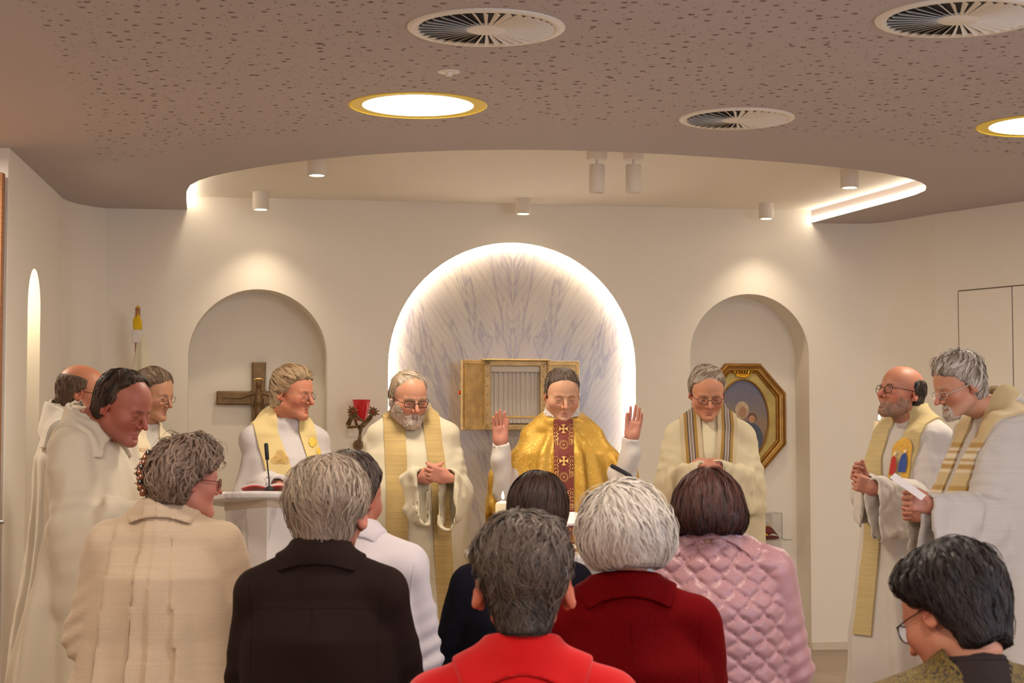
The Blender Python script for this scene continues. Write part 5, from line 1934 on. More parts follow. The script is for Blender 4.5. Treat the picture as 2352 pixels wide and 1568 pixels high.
# E -- bearded priest, hands clasped
if mk('E'):
    d = 8.3
    P_ = Person('bearded priest with black glasses and plain gold stole, hands clasped', d, 948, 10, (938, 915), 26, pitch=14, dh=-.04, zn=944, scale=1.03, neck_y=.03)
    hpos = P_.loc(1000, 1082, d - .33)
    lw = P_.loc(966, 1094, d - .24); rw = P_.loc(1030, 1094, d - .24)
    le = P_.loc(868, 1125, d - .02); re = P_.loc(1050, 1120, d + .02)
    ls = P_.loc(868, 1010, d + .03); rs = P_.loc(1022, 1005, d + .05)
    pE = dict(skin=(205, 140, 112), blush=(206, 104, 84), brow=(150, 130, 112), fat=1.15, jaw=1.1, lips=(150, 80, 72), stubble=((205, 185, 165), .55))
    P_.body(pE, hands=[dict(pos=lw + A3(.0, 0, -.006), dir=P_.wl(1, -.45, .30), palm=P_.wl(.25, .95, .1), mirror=1, curl=(1.0, 1.05, 1.1, 1.15), spread=.05, thumb=(.25, .5)),
                       dict(pos=rw + A3(.0, -.01, -.006), dir=P_.wl(-1, -.45, .28), palm=P_.wl(-.2, .95, .1), mirror=-1, curl=(1.0, 1.0, 1.05, 1.1), spread=.05, thumb=(.25, .5))],
            arms=[(ls, le, lw), (rs, re, rw)], hh=.0038, neck_r=.062)
    P_.hair(dict(line=[(-.10, .03), (-.03, .02), (.0, -.005), (.03, -.022), (.055, -.028), (.08, -.046), (.12, -.055)], thick=[(-.1, .002), (0, .005), (.06, .007), (.12, .008)], nape=-.085,
                 n=2520, len=.06, w=.0010, col=(176, 152, 124), col2=(214, 198, 176), cap=(150, 128, 102), crown=(-.05, .03, .13), down=.2, side=.5, messy=.15, lift=.003, curl=.15))
    def f_beard(P):
        X = P.copy(); X[:, 0] = np.abs(X[:, 0])
        dd = P_.hf(P) - .0045 - .005 * np.clip((-P[:, 2] - .07) / .04, 0, 1)
        reg = P[:, 2] - np.interp(X[:, 0], [0, .02, .035, .05, .07, .08], [-.055, -.056, -.066, -.052, -.018, .0]).astype(f32)
        reg = smax(reg, P[:, 1] - .008, .006)
        reg = smax(reg, -P[:, 2] - .128, .006)
        reg = smax(reg, -ell(P, (0, -.095, -.0715), (.020, .02, .0052)), .003)
        return smax(dd, reg, .004) * .8
    P_.hair(dict(line=[], thick=[], n=2520, len=.016, w=.0008, seg=3, col=(196, 176, 156), col2=(232, 220, 206), cap=(190, 160, 140), crown=(0, -.02, .05), down=.8, messy=.5, lift=.004), name='beard', hh=.0038, fn=f_beard)
    P_.glasses((40, 34, 32), rw=.0245, rh=.0155, r=.0017, rnd=3.2)
    rk = dict(shw=.165, hem=.33, waist=.26, dep=1.08, collar=.030, folds=(9, .022, .4), belly=.05,
                arms=[dict(p=(ls, le, lw), r=(.068, .066, .038), h=(.02, .09, .21), s=.4, slant=.12, ext=.012), dict(p=(rs, re, rw), r=(.066, .060, .038), h=(.02, .08, .22), s=2.1, slant=.05, ext=.008)])
    f = robe_fn(P_, **rk)
    P_.garment('alb', f, *BOX(P_.zn), .0108, CREAM('cream_alb', (197, 185, 159)), drape=robe_fn(P_, **dict(rk, fore=False)))
    stm = fabric('gold_weave', (176, 148, 94), .7, 700, .3, slub=('h', .14))
    za = P_.loc(900, 1080, d)[2]
    zb = .30
    P_.stole_strip('stole', -1, .093, .080, zb, .098, stm, xm=.098, cols=9)
    P_.stole_strip('stole', 1, .085, .165, zb, .084, stm, cols=9)
    P_.shoes()

# G -- priest right of the celebrant
if mk('G'):
    d = 8.6
    P_ = Person('grey haired priest with glasses and brown striped stole, head bowed before the gilt picture', d, 1630, -2, (1624, 901), 2, pitch=22, dh=-.06, zn=946, scale=1.02, neck_y=.03)
    lw = P_.loc(1600, 1078, d - .28); rw = P_.loc(1655, 1078, d - .28)
    le = P_.loc(1535, 1112, d - .02); re = P_.loc(1724, 1108, d - .02)
    ls = P_.loc(1556, 1008, d + .03); rs = P_.loc(1702, 1005, d + .03)
    pG = dict(skin=(206, 138, 108), blush=(196, 104, 82), brow=(140, 112, 92), fat=1.1, jaw=1.08, lips=(150, 82, 74))
    P_.body(pG, hands=[dict(pos=lw, dir=(.8, -.1, .35), palm=(0, .5, -1), mirror=1, curl=(.5, .5, .5, .5), spread=.05, thumb=(.3, .2)),
                       dict(pos=rw, dir=(-.8, -.1, .35), palm=(0, .5, -1), mirror=-1, curl=(.5, .5, .5, .5), spread=.05, thumb=(.3, .2))],
            arms=[(ls, le, lw), (rs, re, rw)], hh=.0038, neck_r=.058)
    P_.hair(dict(line=[(-.10, .03), (-.03, .016), (.0, -.010), (.03, -.030), (.055, -.040), (.075, -.062), (.12, -.07)], thick=[(-.1, .001), (0, .005), (.06, .010), (.12, .015)], nape=-.085, fthick=.003,
                 n=2940, len=.06, w=.0010, col=(150, 132, 112), col2=(206, 192, 176), cap=(130, 112, 94), crown=(.05, .04, .13), down=.05, side=-.6, back=.1, messy=.15, lift=.004, curl=.2))
    P_.glasses((52, 46, 48), rw=.0245, rh=.017, r=.0013, rnd=2.6)
    rk = dict(shw=.175, hem=.33, waist=.25, dep=1.05, collar=.030, folds=(8, .022, 2.0), belly=.02,
                arms=[dict(p=(ls, le, lw), r=(.068, .070, .036), h=(.03, .12, .20), s=.9), dict(p=(rs, re, rw), r=(.068, .070, .036), h=(.03, .12, .20), s=2.6)])
    f = robe_fn(P_, **rk)
    P_.garment('alb', f, *BOX(P_.zn), .0108, CREAM('ivory_alb', (199, 185, 155)), drape=robe_fn(P_, **dict(rk, fore=False)))
    def striped():
        m = bpy.data.materials.new('striped_stole'); m.use_nodes = True
        t = NT(m)
        a = t.node('ShaderNodeAttribute'); a.attribute_name = 'Col'
        n = t.noise(t.obj_coords(), 300, 2)
        t.link(t.mix(1.0, a.outputs[0], t.ramp(n, [(.3, (.85, .85, .85)), (.7, (1.05, 1.05, 1.05))]), 'MULTIPLY'), t.b.inputs['Base Color'])
        t.b.inputs['Roughness'].default_value = .8
        t.bump(n, .3, .001)
        return m
    stm = striped()
    zb = .35
    cols = 29
    for sx, x0, x1, xm in ((-1, .098, .050, .086), (1, .085, .050, .045)):
        o = P_.stole_strip('stole', sx, x0, x1, zb, .100, stm, cols=cols, xm=xm)
        n = len(o.data.vertices)
        C = np.zeros((n, 3))
        for k in range(n):
            u = (k % cols) / (cols - 1)
            w = abs(u - .5)
            c = (186, 166, 134)
            if .16 < w < .30: c = (150, 114, 44)
            if w < .165: c = (74, 60, 62)
            if .055 < w < .095: c = (206, 190, 168)
            if w < .020: c = (160, 140, 128)
            C[k] = lin(c)
        paint(o.data, C)
    P_.shoes()

# D -- fair haired priest at the lectern
if mk('D'):
    d = 8.6
    P_ = Person('fair haired priest with rimless glasses and pale yellow stole behind the marble lectern', d, 655, 22, (672, 902), 62, pitch=8, dh=-.03, zn=958, scale=1.05, neck_y=.03)
    lw = P_.loc(632, 1112, d - .30); rw = P_.loc(735, 1110, d - .22)
    le = P_.loc(588, 1110, d - .02); re = P_.loc(745, 1105, d + .05)
    ls = P_.loc(590, 1020, d + .0); rs = P_.loc(722, 1015, d + .08)
    pD = dict(skin=(200, 126, 98), blush=(194, 92, 72), brow=(140, 104, 76), fat=1.06, jaw=1.08, lips=(160, 84, 74))
    P_.body(pD, hands=[dict(pos=lw, dir=P_.wl(1, -.3, -.1), palm=(0, 0, -1), mirror=1), dict(pos=rw, dir=P_.wl(-1, -.4, -.1), palm=(0, 0, -1), mirror=-1)], arms=[(ls, le, lw), (rs, re, rw)], hh=.0038, neck_r=.062)
    P_.hair(dict(line=[(-.10, .03), (-.03, .012), (-.005, -.004), (.02, -.026), (.045, -.036), (.066, -.060), (.080, -.090), (.12, -.10)], thick=[(-.1, .001), (-.02, .004), (.04, .007), (.08, .011), (.12, .014)], nape=-.080, fthick=.005,
                 n=3639, len=.085, w=.0012, seg=6, col=(146, 112, 76), col2=(210, 184, 146), cap=(128, 98, 68), crown=(0.02, .06, .15), down=.05, back=-.9, out=.5, messy=.12, lift=.005, curl=.15, edge=.006,
                 zone=lambda p: np.clip(-.2 + (.03 - p[:, 2]) / .06, 0, 1)))
    P_.glasses((150, 140, 130), rw=.023, rh=.014, r=.0009, rnd=3.0)
    rk = dict(shw=.18, hem=.32, waist=.25, dep=1.05, hood=1.0, folds=(9, .020, 1.0),
                arms=[dict(p=(ls, le, lw), r=(.066, .066, .050), h=(.03, .08, .12), s=.9), dict(p=(rs, re, rw), r=(.066, .064, .050), h=(.03, .08, .12), s=2.6)])
    f = robe_fn(P_, **rk)
    P_.neckhole = .066
    P_.garment('alb', f, *BOX(P_.zn), .0108, CREAM('white_alb', (197, 188, 186)), drape=robe_fn(P_, **dict(rk, fore=False)))
    jacket_collar(P_, CREAM('white_cowl', (201, 192, 190)), rx=.068, stand=.030, fall=.008, side=.055, reach=.108, thick=.017, name='hood', tilt=.4, h=.006)
    stm = fabric('pale_yellow_weave', (208, 184, 128), .75, 600, .2)
    zb = P_.loc(640, 1092, d - .2)[2]
    P_.stole_strip('stole', -1, .108, .060, zb, .105, stm, w1=.125)
    P_.stole_strip('stole', 1, .098, .135, zb + .02, .085, stm)
    emb = mat('embroidery', (206, 160, 70), .6, bump=(200, .2, .0005))
    fg_ = P_.allg()
    cen = P_.loc(652, 1051, d - .20)
    for k in range(5):
        r = .034 - .0065 * k
        pts = []
        for q in range(25):
            a = 2 * math.pi * q / 24
            rr = r * (1 + .28 * math.cos(3 * (a - math.pi / 2)))
            pts.append((cen[0] + rr * math.cos(a) * 1.12, -.7, cen[2] + rr * math.sin(a) * .85))
        Q = trace(fg_, np.array(pts, f32), (0, 1, 0), .010)
        MB().tube([tuple(v) for v in Q], .0011, 5).build('embroidered_line', emb, P_.root, smooth=True)
    for (ox, oz, rx_, rz_) in ((.135 - .015, .075, .018, .022), (.15, .03, .010, .016)):
        pts = [(ox + rx_ * math.cos(2 * math.pi * k / 14) * (1 + .25 * (k % 2)), -.7, cen[2] + oz + rz_ * math.sin(2 * math.pi * k / 14) * (1 + .25 * (k % 2))) for k in range(14)]
        Q = trace(fg_, np.array(pts, f32), (0, 1, 0), .0095)
        MB().add(list(Q), [tuple(range(14))]).build('embroidered_flower', mat('embroidery_yellow', (222, 178, 60), .6, bump=(200, .2, .0005)), P_.root)
    P_.shoes()

# C -- priest with glasses at the back left
if mk('C'):
    d = 8.5
    P_ = Person('grey haired priest with glasses at the back left, beside the furled flag', d, 338, 50, (352, 905), 64, pitch=14, dh=-.02, zn=985, scale=1.0, neck_y=.03)
    ls = A3(-.17, .02, P_.zn - .12); rs = A3(.17, .02, P_.zn - .12); le = A3(-.24, -.05, P_.zn - .42); re = A3(.24, -.05, P_.zn - .42); lw = A3(-.05, -.30, P_.zn - .38); rw = A3(.05, -.30, P_.zn - .38)
    pC = dict(skin=(190, 132, 102), blush=(178, 98, 78), brow=(110, 84, 66), fat=1.02, lips=(150, 84, 74))
    P_.body(pC, hands=[dict(pos=lw, dir=(.7, -.3, .4), palm=(.4, .9, 0), mirror=1, curl=(.9,) * 4), dict(pos=rw, dir=(-.7, -.3, .4), palm=(-.4, .9, 0), mirror=-1, curl=(.9,) * 4)], arms=[(ls, le, lw), (rs, re, rw)], hh=.0042)
    P_.hair(dict(line=[(-.10, .03), (-.03, .014), (.0, -.010), (.03, -.032), (.055, -.045), (.075, -.075), (.12, -.08)], thick=[(-.1, .003), (0, .006), (.06, .010), (.12, .012)], nape=-.088, fthick=.005,
                 n=2520, len=.06, w=.0011, col=(104, 82, 62), col2=(158, 132, 104), cap=(92, 72, 54), crown=(0, .06, .14), down=.15, back=-.7, out=.6, messy=.12, lift=.003, curl=.1))
    P_.glasses((150, 140, 128), rw=.023, rh=.015, r=.0010)
    rk = dict(shw=.165, hem=.31, waist=.24, dep=1.05, collar=.034, folds=(9, .02, 1.5), arms=[dict(p=(ls, le, lw), r=(.066, .066, .05), h=(.03, .08, .16)), dict(p=(rs, re, rw), r=(.066, .066, .05), h=(.03, .08, .16))])
    f = robe_fn(P_, **rk)
    P_.garment('alb', f, *BOX(P_.zn), .0125, CREAM('white_alb', (196, 186, 175)), drape=robe_fn(P_, **dict(rk, fore=False)))
    stm = fabric('cream_stole', (228, 210, 176), .8, 500, .3, vary=.12)
    zb = P_.zn - .45
    P_.stole_strip('stole', -1, .09, .08, zb, .10, stm); P_.stole_strip('stole', 1, .09, .08, zb, .10, stm)
    fg_ = P_.allg(); em = mat('stole_ornament', (206, 150, 96), .7, bump=(200, .2, .0005))
    for sx in (-1, 1):
        for (oz, r) in ((.10, .018), (.15, .014), (.19, .02)):
            for off_ in (-.02, 0, .02):
                pts = [(sx * .088 + off_ + r * .5 * math.cos(2 * math.pi * k / 10), -.7, P_.zn - oz + r * .45 * math.sin(2 * math.pi * k / 10)) for k in range(11)]
                MB().tube([tuple(v) for v in trace(fg_, np.array(pts, f32), (0, 1, 0), .0095)], .0012, 5).build('embroidered_ring', em, P_.root, smooth=True)
    P_.shoes()

# B -- dark haired priest, near left
if mk('B'):
    d = 6.7
    P_ = Person('dark haired ruddy priest in wide cream vestment looking down, nearest at the left', d, 232, 72, (282, 934), 66, pitch=22, dh=-.02, zn=958, scale=1.10, neck_y=.05)
    ls = A3(-.17, .03, P_.zn - .12); rs = A3(.17, .03, P_.zn - .12); le = A3(-.21, -.02, P_.zn - .42); re = A3(.21, -.02, P_.zn - .42); lw = A3(-.05, -.28, P_.zn - .34); rw = A3(.05, -.28, P_.zn - .34)
    pB = dict(skin=(176, 100, 82), blush=(176, 76, 64), brow=(90, 62, 48), fat=1.22, jaw=1.15, nose=1.0, lips=(160, 78, 72), stubble=((150, 95, 85), .3))
    P_.body(pB, hands=[dict(pos=lw, dir=(.7, -.3, .4), palm=(.4, .9, 0), mirror=1, curl=(.9,) * 4), dict(pos=rw, dir=(-.7, -.3, .4), palm=(-.4, .9, 0), mirror=-1, curl=(.9,) * 4)], arms=[(ls, le, lw), (rs, re, rw)], hh=.0038, neck_r=.066)
    P_.hair(dict(line=[(-.10, .035), (-.03, .022), (.0, .012), (.014, -.010), (.032, -.022), (.050, -.010), (.07, -.012), (.09, -.035), (.12, -.045)], thick=[(-.1, .003), (0, .007), (.06, .010), (.12, .010)], nape=-.080, fthick=.003,
                 n=3360, len=.05, w=.0012, col=(40, 27, 20), col2=(92, 66, 46), cap=(34, 23, 17), crown=(0, .06, .14), down=.3, back=.3, messy=.15, lift=.003, curl=.15))
    rk = dict(shw=.18, hem=.38, waist=.25, dep=.95, hood=.9, hb=False, folds=(8, .036, 2.5), chest=.22, belly=.05,
                arms=[dict(p=(ls, le, lw), r=(.080, .085, .05), h=(.06, .26, .30), s=.4, wr=.005, k=4, fan=.026), dict(p=(rs, re, rw), r=(.080, .085, .05), h=(.06, .26, .30), s=1.4, wr=.005, k=4, fan=.026)])
    f = robe_fn(P_, **rk)
    P_.neckhole = .070
    P_.garment('vestment', f, (-.7, -.7, 0), (.7, .7, P_.zn + .12), .0115, CREAM('ivory_wool', (204, 190, 168)), drape=robe_fn(P_, **dict(rk, fore=False)))
    jacket_collar(P_, CREAM('ivory_wool_hood', (206, 192, 170)), rx=.072, stand=.045, fall=.080, side=.085, reach=.17, thick=.010, name='hood', tilt=.5, h=.008)
    P_.shoes()

# A -- balding priest at the far left
if mk('A'):
    d = 7.8
    P_ = Person('balding priest with glasses in white hooded alb at the far left by the wall', d, 170, 105, (188, 902), 104, pitch=8, dh=0, zn=950, scale=1.04, neck_y=.04)
    ls = A3(-.17, .03, P_.zn - .12); rs = A3(.17, .03, P_.zn - .12); le = A3(-.22, -.02, P_.zn - .42); re = A3(.22, -.02, P_.zn - .42); lw = A3(-.05, -.28, P_.zn - .38); rw = A3(.05, -.28, P_.zn - .38)
    pA = dict(skin=(196, 124, 92), blush=(190, 96, 76), brow=(110, 80, 60), fat=1.05, lips=(150, 80, 70))
    P_.body(pA, hands=[dict(pos=lw, dir=(.7, -.3, .4), palm=(.4, .9, 0), mirror=1, curl=(.9,) * 4), dict(pos=rw, dir=(-.7, -.3, .4), palm=(-.4, .9, 0), mirror=-1, curl=(.9,) * 4)], arms=[(ls, le, lw), (rs, re, rw)], hh=.0042)
    P_.hair(dict(line=[(-.10, .035), (-.03, .022), (.0, .012), (.02, -.02), (.12, -.03)], thick=[(-.1, .002), (0, .004), (.06, .004), (.12, .004)], nape=-.085, bald=([-.05, -.02, .03, .11], [.045, .060, .070, .072]),
                 n=1819, len=.022, w=.0010, col=(80, 58, 42), col2=(124, 96, 72), cap=(86, 64, 48), crown=(0, .03, .15), down=.9, messy=.2, lift=.0015, curl=.1, edge=.008))
    P_.glasses((60, 40, 30), rw=.023, rh=.016, r=.0015)
    rk = dict(shw=.17, hem=.33, waist=.22, dep=.95, hood=.9, hb=False, folds=(9, .026, .2), arms=[dict(p=(ls, le, lw), r=(.070, .07, .045), h=(.04, .16, .24), s=.4, wr=.006, k=5, fan=.014), dict(p=(rs, re, rw), r=(.070, .07, .045), h=(.04, .16, .24), s=1.4, wr=.006, k=5, fan=.014)])
    f = robe_fn(P_, **rk)
    P_.neckhole = .066
    P_.garment('alb', f, (-.6, -.6, 0), (.6, .6, P_.zn + .12), .0125, CREAM('white_alb', (196, 186, 168)), drape=robe_fn(P_, **dict(rk, fore=False)))
    jacket_collar(P_, CREAM('white_hood', (197, 188, 173)), rx=.070, stand=.045, fall=.090, side=.08, reach=.18, thick=.010, name='hood', tilt=.5, h=.008)
    P_.shoes()

# H -- balding bearded priest at the right
if mk('H'):
    d = 8.0
    P_ = Person('balding bearded priest in white alb looking up, pale stole embroidered with two figures', d, 2084, -50, (2070, 902), -62, pitch=-12, dh=0, zn=950, scale=1.05, neck_y=.03)
    lw = P_.loc(1992, 1106, d - .24); rw = P_.loc(2018, 1118, d - .38)
    # viewer's left arm is the far arm
    ls = P_.loc(2040, 1015, d + .06); le = P_.loc(1990, 1120, d + .02)
    rs = P_.loc(2128, 1012, d - .10); re = P_.loc(2132, 1140, d - .14)
    pH = dict(skin=(204, 132, 106), blush=(200, 96, 80), brow=(90, 70, 58), fat=1.05, jaw=1.05, nose=1.1, open=True, lips=(164, 84, 76), stubble=((120, 92, 76), .75))
    hnd = P_.loc(1975, 1092, d - .34)
    P_.body(pH, hands=[dict(pos=lw, dir=P_.wl(-.75, -.35, .5), palm=P_.wl(.5, -.8, .1), mirror=1, curl=(.9, .95, 1, 1), thumb=(.3, .5), spread=.05),
                       dict(pos=rw + P_.wl(-.005, .0, -.01), dir=P_.wl(-.95, .15, .30), palm=P_.wl(.1, .9, .1), mirror=-1, curl=(.8, .9, 1, 1), thumb=(.2, .5), spread=.05)],
            arms=[(ls, le, lw), (rs, re, rw)], hh=.0038, neck_r=.060)
    P_.hair(dict(line=[(-.10, .035), (-.03, .022), (.0, .012), (.02, -.002), (.12, .0)], thick=[(-.1, .003), (0, .006), (.06, .006), (.12, .005)], nape=-.085, bald=([.0, .03, .07, .12], [.050, .066, .072, .060]),
                 n=2100, len=.024, w=.0010, col=(46, 36, 32), col2=(112, 92, 78), cap=(48, 38, 33), crown=(0, .03, .15), down=.9, messy=.2, lift=.0015, curl=.1, edge=.007))
    def f_beard(P):
        X = P.copy(); X[:, 0] = np.abs(X[:, 0])
        dd = P_.hf(P) - .0008 - .001 * np.clip((-P[:, 2] - .07) / .04, 0, 1)
        reg = P[:, 2] - np.interp(X[:, 0], [0, .02, .035, .05, .07, .08], [-.055, -.056, -.070, -.060, -.030, -.01]).astype(f32)
        reg = smax(reg, P[:, 1] - .0, .006); reg = smax(reg, -P[:, 2] - .122, .006)
        reg = smax(reg, -ell(P, (0, -.095, -.0715), (.020, .02, .0052)), .003)
        return smax(dd, reg, .004) * .8
    P_.hair(dict(line=[], thick=[], n=2100, len=.008, w=.00045, seg=3, col=(130, 100, 84), col2=(186, 160, 142), cap=(168, 126, 104), crown=(0, -.02, .05), down=.8, messy=.5, lift=.003), name='beard', hh=.0038, fn=f_beard)
    P_.glasses((46, 38, 36), rw=.021, rh=.018, r=.0015, rnd=2.1)
    rk = dict(shw=.18, hem=.33, waist=.25, dep=1.1, collar=.034, folds=(8, .024, 4.0),
                arms=[dict(p=(ls, le, lw), r=(.064, .060, .036), h=(.02, .07, .20), s=.9), dict(p=(rs, re, rw), r=(.072, .066, .040), h=(.03, .10, .22), s=1.6, wr=.008)])
    f = robe_fn(P_, **rk)
    P_.garment('alb', f, *BOX(P_.zn), .0095, CREAM('white_alb', (203, 194, 186)), drape=robe_fn(P_, **dict(rk, fore=False)))
    stm = fabric('pale_gold_weave', (196, 174, 124), .75, 600, .25, slub=('h', .10))
    zb = P_.loc(2060, 1100, d - .2)[2]
    P_.stole_strip('stole', -1, .098, .085, zb, .100, stm); P_.stole_strip('stole', 1, .095, .055, zb, .105, stm)
    # embroidered panel with two little figures
    fg_ = P_.allg()
    def decal(poly, name, m_, off):
        Q = trace(fg_, np.array([(x, -.7, z) for x, z in poly], f32), (0, 1, 0), off)
        t = [tuple(q) for q in tessellate_polygon([[Vector((x, z, 0)) for x, z in poly]])]
        return MB().add(list(Q), t).build(name, m_, P_.root)
    emp = P_.loc(2060, 1060, d - .24)
    ex, ez = .064, zb + .085
    oy = mat('embroidered_ochre', (214, 164, 62), .7, bump=(250, .3, .0006), vary=(60, .15))
    for sx in (1,):
        n = 16
        poly = [(ex - .048, ez - .080), (ex + .048, ez - .080)] + [(ex + .048 * math.cos(math.pi * k / n), ez + .055 + .045 * math.sin(math.pi * k / n)) for k in range(n + 1)]
        decal(poly, 'embroidered_arch', oy, .0120)
        def cloak(cx_, cz_, s1): return [(cx_ - .016 * s1, cz_ - .05), (cx_ + .014, cz_ - .05), (cx_ + .017, cz_ - .01), (cx_ + .010, cz_ + .028), (cx_, cz_ + .036), (cx_ - .010, cz_ + .026), (cx_ - .015, cz_ - .01)]
        decal(cloak(ex - .022, ez - .016, 1.2), 'embroidered_red_figure', mat('thread_red', (178, 40, 34), .7, bump=(250, .3, .0006)), .0134)
        decal(cloak(ex + .020, ez - .004, 1), 'embroidered_blue_figure', mat('thread_blue', (52, 74, 140), .7, bump=(250, .3, .0006)), .0134)
        for cx_, cz_ in ((ex - .022, ez + .030), (ex + .020, ez + .040)):
            decal([(cx_ + .008 * math.cos(a), cz_ + .009 * math.sin(a)) for a in [2 * math.pi * k / 10 for k in range(10)]], 'embroidered_head', mat('thread_cream', (228, 196, 150), .7, bump=(250, .3, .0006)), .0140)
    lo_ = P_.garms[0]
    rows = []
    z1 = P_.loc(2020, 1205, d - .2)[2]; z2 = P_.loc(1992, 1465, d - .2)[2]
    xa_ = P_.loc(2026, 1200, d - .2)[0]; xb_ = P_.loc(1993, 1460, d - .2)[0]
    for i in range(40):
        u = i / 39; rows.append([(-.075 - .02 * u + (j / 6 - .5) * (.095 + .012 * u), -.8, z1 + .04 + (z2 - z1 - .04) * u) for j in range(7)])
    V, F = drape_grid(lo_, rows, .004, .003, (0, 1, 0))
    MB().add(V, [tuple(q) for q in F]).build('stole_end', stm, P_.root, smooth=True)
    P_.shoes()

# I -- white haired priest holding a paper
if mk('I'):
    d = 7.0
    P_ = Person('white haired priest with glasses and striped gold stole reading from a white paper', d, 2268, -72, (2203, 884), -74, pitch=20, dh=-.02, zn=930, scale=1.02, neck_y=.05)
    lw = P_.loc(2128, 1150, d - .34); lw2 = lw
    ls = P_.loc(2300, 1000, d - .12); le = P_.loc(2262, 1190, d - .22)     # near arm (towards the camera)
    fs = P_.loc(2235, 1000, d + .20); fe = P_.loc(2180, 1170, d + .16); fw = P_.loc(2120, 1180, d - .02)
    pI = dict(skin=(206, 140, 112), blush=(196, 100, 82), brow=(170, 150, 132), fat=1.02, nose=1.1, lips=(156, 88, 78), stubble=((190, 160, 140), .3))
    wr_ = P_.loc(2150, 1158, d - .36)
    P_.body(pI, hands=[dict(pos=wr_, dir=P_.wl(-.92, -.1, .12), palm=P_.wl(.0, .95, -.1), mirror=-1, curl=(.85, .95, 1.0, 1.0), thumb=(.5, .35), spread=.05, scale=1.08),
                       dict(pos=fw, dir=P_.wl(-.7, -.3, .1), palm=P_.wl(0, -.9, .1), mirror=1, curl=(.8,) * 4, spread=.05)],
            arms=[(ls, le, wr_), (fs, fe, fw)], hh=.0038, neck_r=.058)
    P_.hair(dict(line=[(-.10, .03), (-.03, .018), (.0, .0), (.03, -.030), (.05, -.045), (.07, -.080), (.12, -.09)], thick=[(-.1, .001), (-.02, .003), (.03, .005), (.07, .012), (.12, .017)], nape=-.075, fthick=.004,
                 n=3639, len=.05, w=.0012, col=(150, 132, 118), col2=(222, 210, 198), cap=(150, 132, 116), crown=(0, .06, .13), down=.05, back=-.35, out=.8, messy=.3, lift=.010, curl=.2))
    def f_beard(P):
        X = P.copy(); X[:, 0] = np.abs(X[:, 0])
        dd = P_.hf(P) - .003
        reg = P[:, 2] - np.interp(X[:, 0], [0, .02, .028, .034], [-.053, -.056, -.075, -.12]).astype(f32)
        reg = smax(reg, P[:, 1] + .05, .006); reg = smax(reg, -P[:, 2] - .120, .006)
        reg = smax(reg, -ell(P, (0, -.095, -.072), (.018, .02, .007)), .003)
        return smax(dd, reg, .004) * .8
    P_.hair(dict(line=[], thick=[], n=1120, len=.012, w=.0007, seg=3, col=(190, 170, 152), col2=(232, 222, 210), cap=(190, 160, 140), crown=(0, -.02, .05), down=.8, messy=.5, lift=.003), name='beard', hh=.0038, fn=f_beard)
    P_.glasses((190, 184, 180), rw=.022, rh=.013, r=.0013, rnd=3.2, z=-.010, temple=.0020)
    rk = dict(shw=.19, hem=.38, waist=.28, dep=1.0, hood=.9, hb=False, folds=(8, .030, 1.0), chest=.225, belly=.03,
                arms=[dict(p=(ls, le, wr_), r=(.082, .084, .046), h=(.04, .18, .24), s=.9, wr=.008, k=4, fan=.012), dict(p=(fs, fe, fw), r=(.075, .080, .055), h=(.03, .12, .2), s=1.6, wr=.009)])
    f = robe_fn(P_, **rk)
    P_.neckhole = .066
    P_.garment('vestment', f, (-.7, -.7, 0), (.7, .7, P_.zn + .12), .0105, CREAM('linen_vestment', (186, 177, 170), slub=('h', .05)), drape=robe_fn(P_, **dict(rk, fore=False)))
    jacket_collar(P_, CREAM('linen_hood', (188, 179, 172)), rx=.066, stand=.040, fall=.008, side=.04, reach=.105, thick=.010, name='hood', tilt=.4, h=.006)
    def striped2():
        m = bpy.data.materials.new('banded_gold'); m.use_nodes = True
        t = NT(m)
        a = t.node('ShaderNodeAttribute'); a.attribute_name = 'Col'
        n = t.noise(t.obj_coords((1, 1, 3)), 200, 2)
        t.link(t.mix(1.0, a.outputs[0], t.ramp(n, [(.3, (.85, .85, .85)), (.7, (1.05, 1.05, 1.05))]), 'MULTIPLY'), t.b.inputs['Base Color'])
        t.b.inputs['Roughness'].default_value = .7; t.bump(n, .3, .001)
        return m
    sm = striped2()
    for sx in (-1, 1):
        o = P_.stole_strip('stole', sx, .105, .15 if sx < 0 else .03, P_.zn - .50, .125, sm, xm=.125 if sx < 0 else .060)
        co = np.zeros(len(o.data.vertices) * 3, f32); o.data.vertices.foreach_get('co', co); z = co.reshape(-1, 3)[:, 2]
        u = (P_.zn - .05 - z)
        C = np.tile(np.array(lin((196, 172, 128))), (len(z), 1))
        def bd(a, b, c): C[(u > a) & (u < b)] = lin(c)
        for st in (.10, .27, .42):
            for k in range(4):
                bd(st + k * .030, st + k * .030 + .019, (172, 136, 72)); bd(st + k * .030 + .019, st + (k + 1) * .030, (222, 208, 184))
        paint(o.data, C)
    P_.shoes()
    # the paper in his hand, a thing of its own
    a = at(2058, 1096, d - .42); b = at(2110, 1133, d - .46); 
    ctr = at(2096, 1126, d - .42)
    pa = empty('paper_sheet', (ctr.x, ctr.y, ctr.z), 0, 'folded white paper held by the white haired priest', 'paper')
    V = []
    u = (b - a).normalized(); w = Vector((.55, .75, .35)).normalized()
    for i in range(2):
        for (s1, s2) in ((-.095, -.022), (.05, -.022), (.05, .028), (-.095, .028)):
            V.append(u * s1 + w * s2 + Vector((0, 0, .0012 * i)))
    MB().add(V, [(0, 1, 2, 3), (7, 6, 5, 4), (0, 4, 5, 1), (1, 5, 6, 2), (2, 6, 7, 3), (3, 7, 4, 0)]).build('sheet', M['paper'], pa)
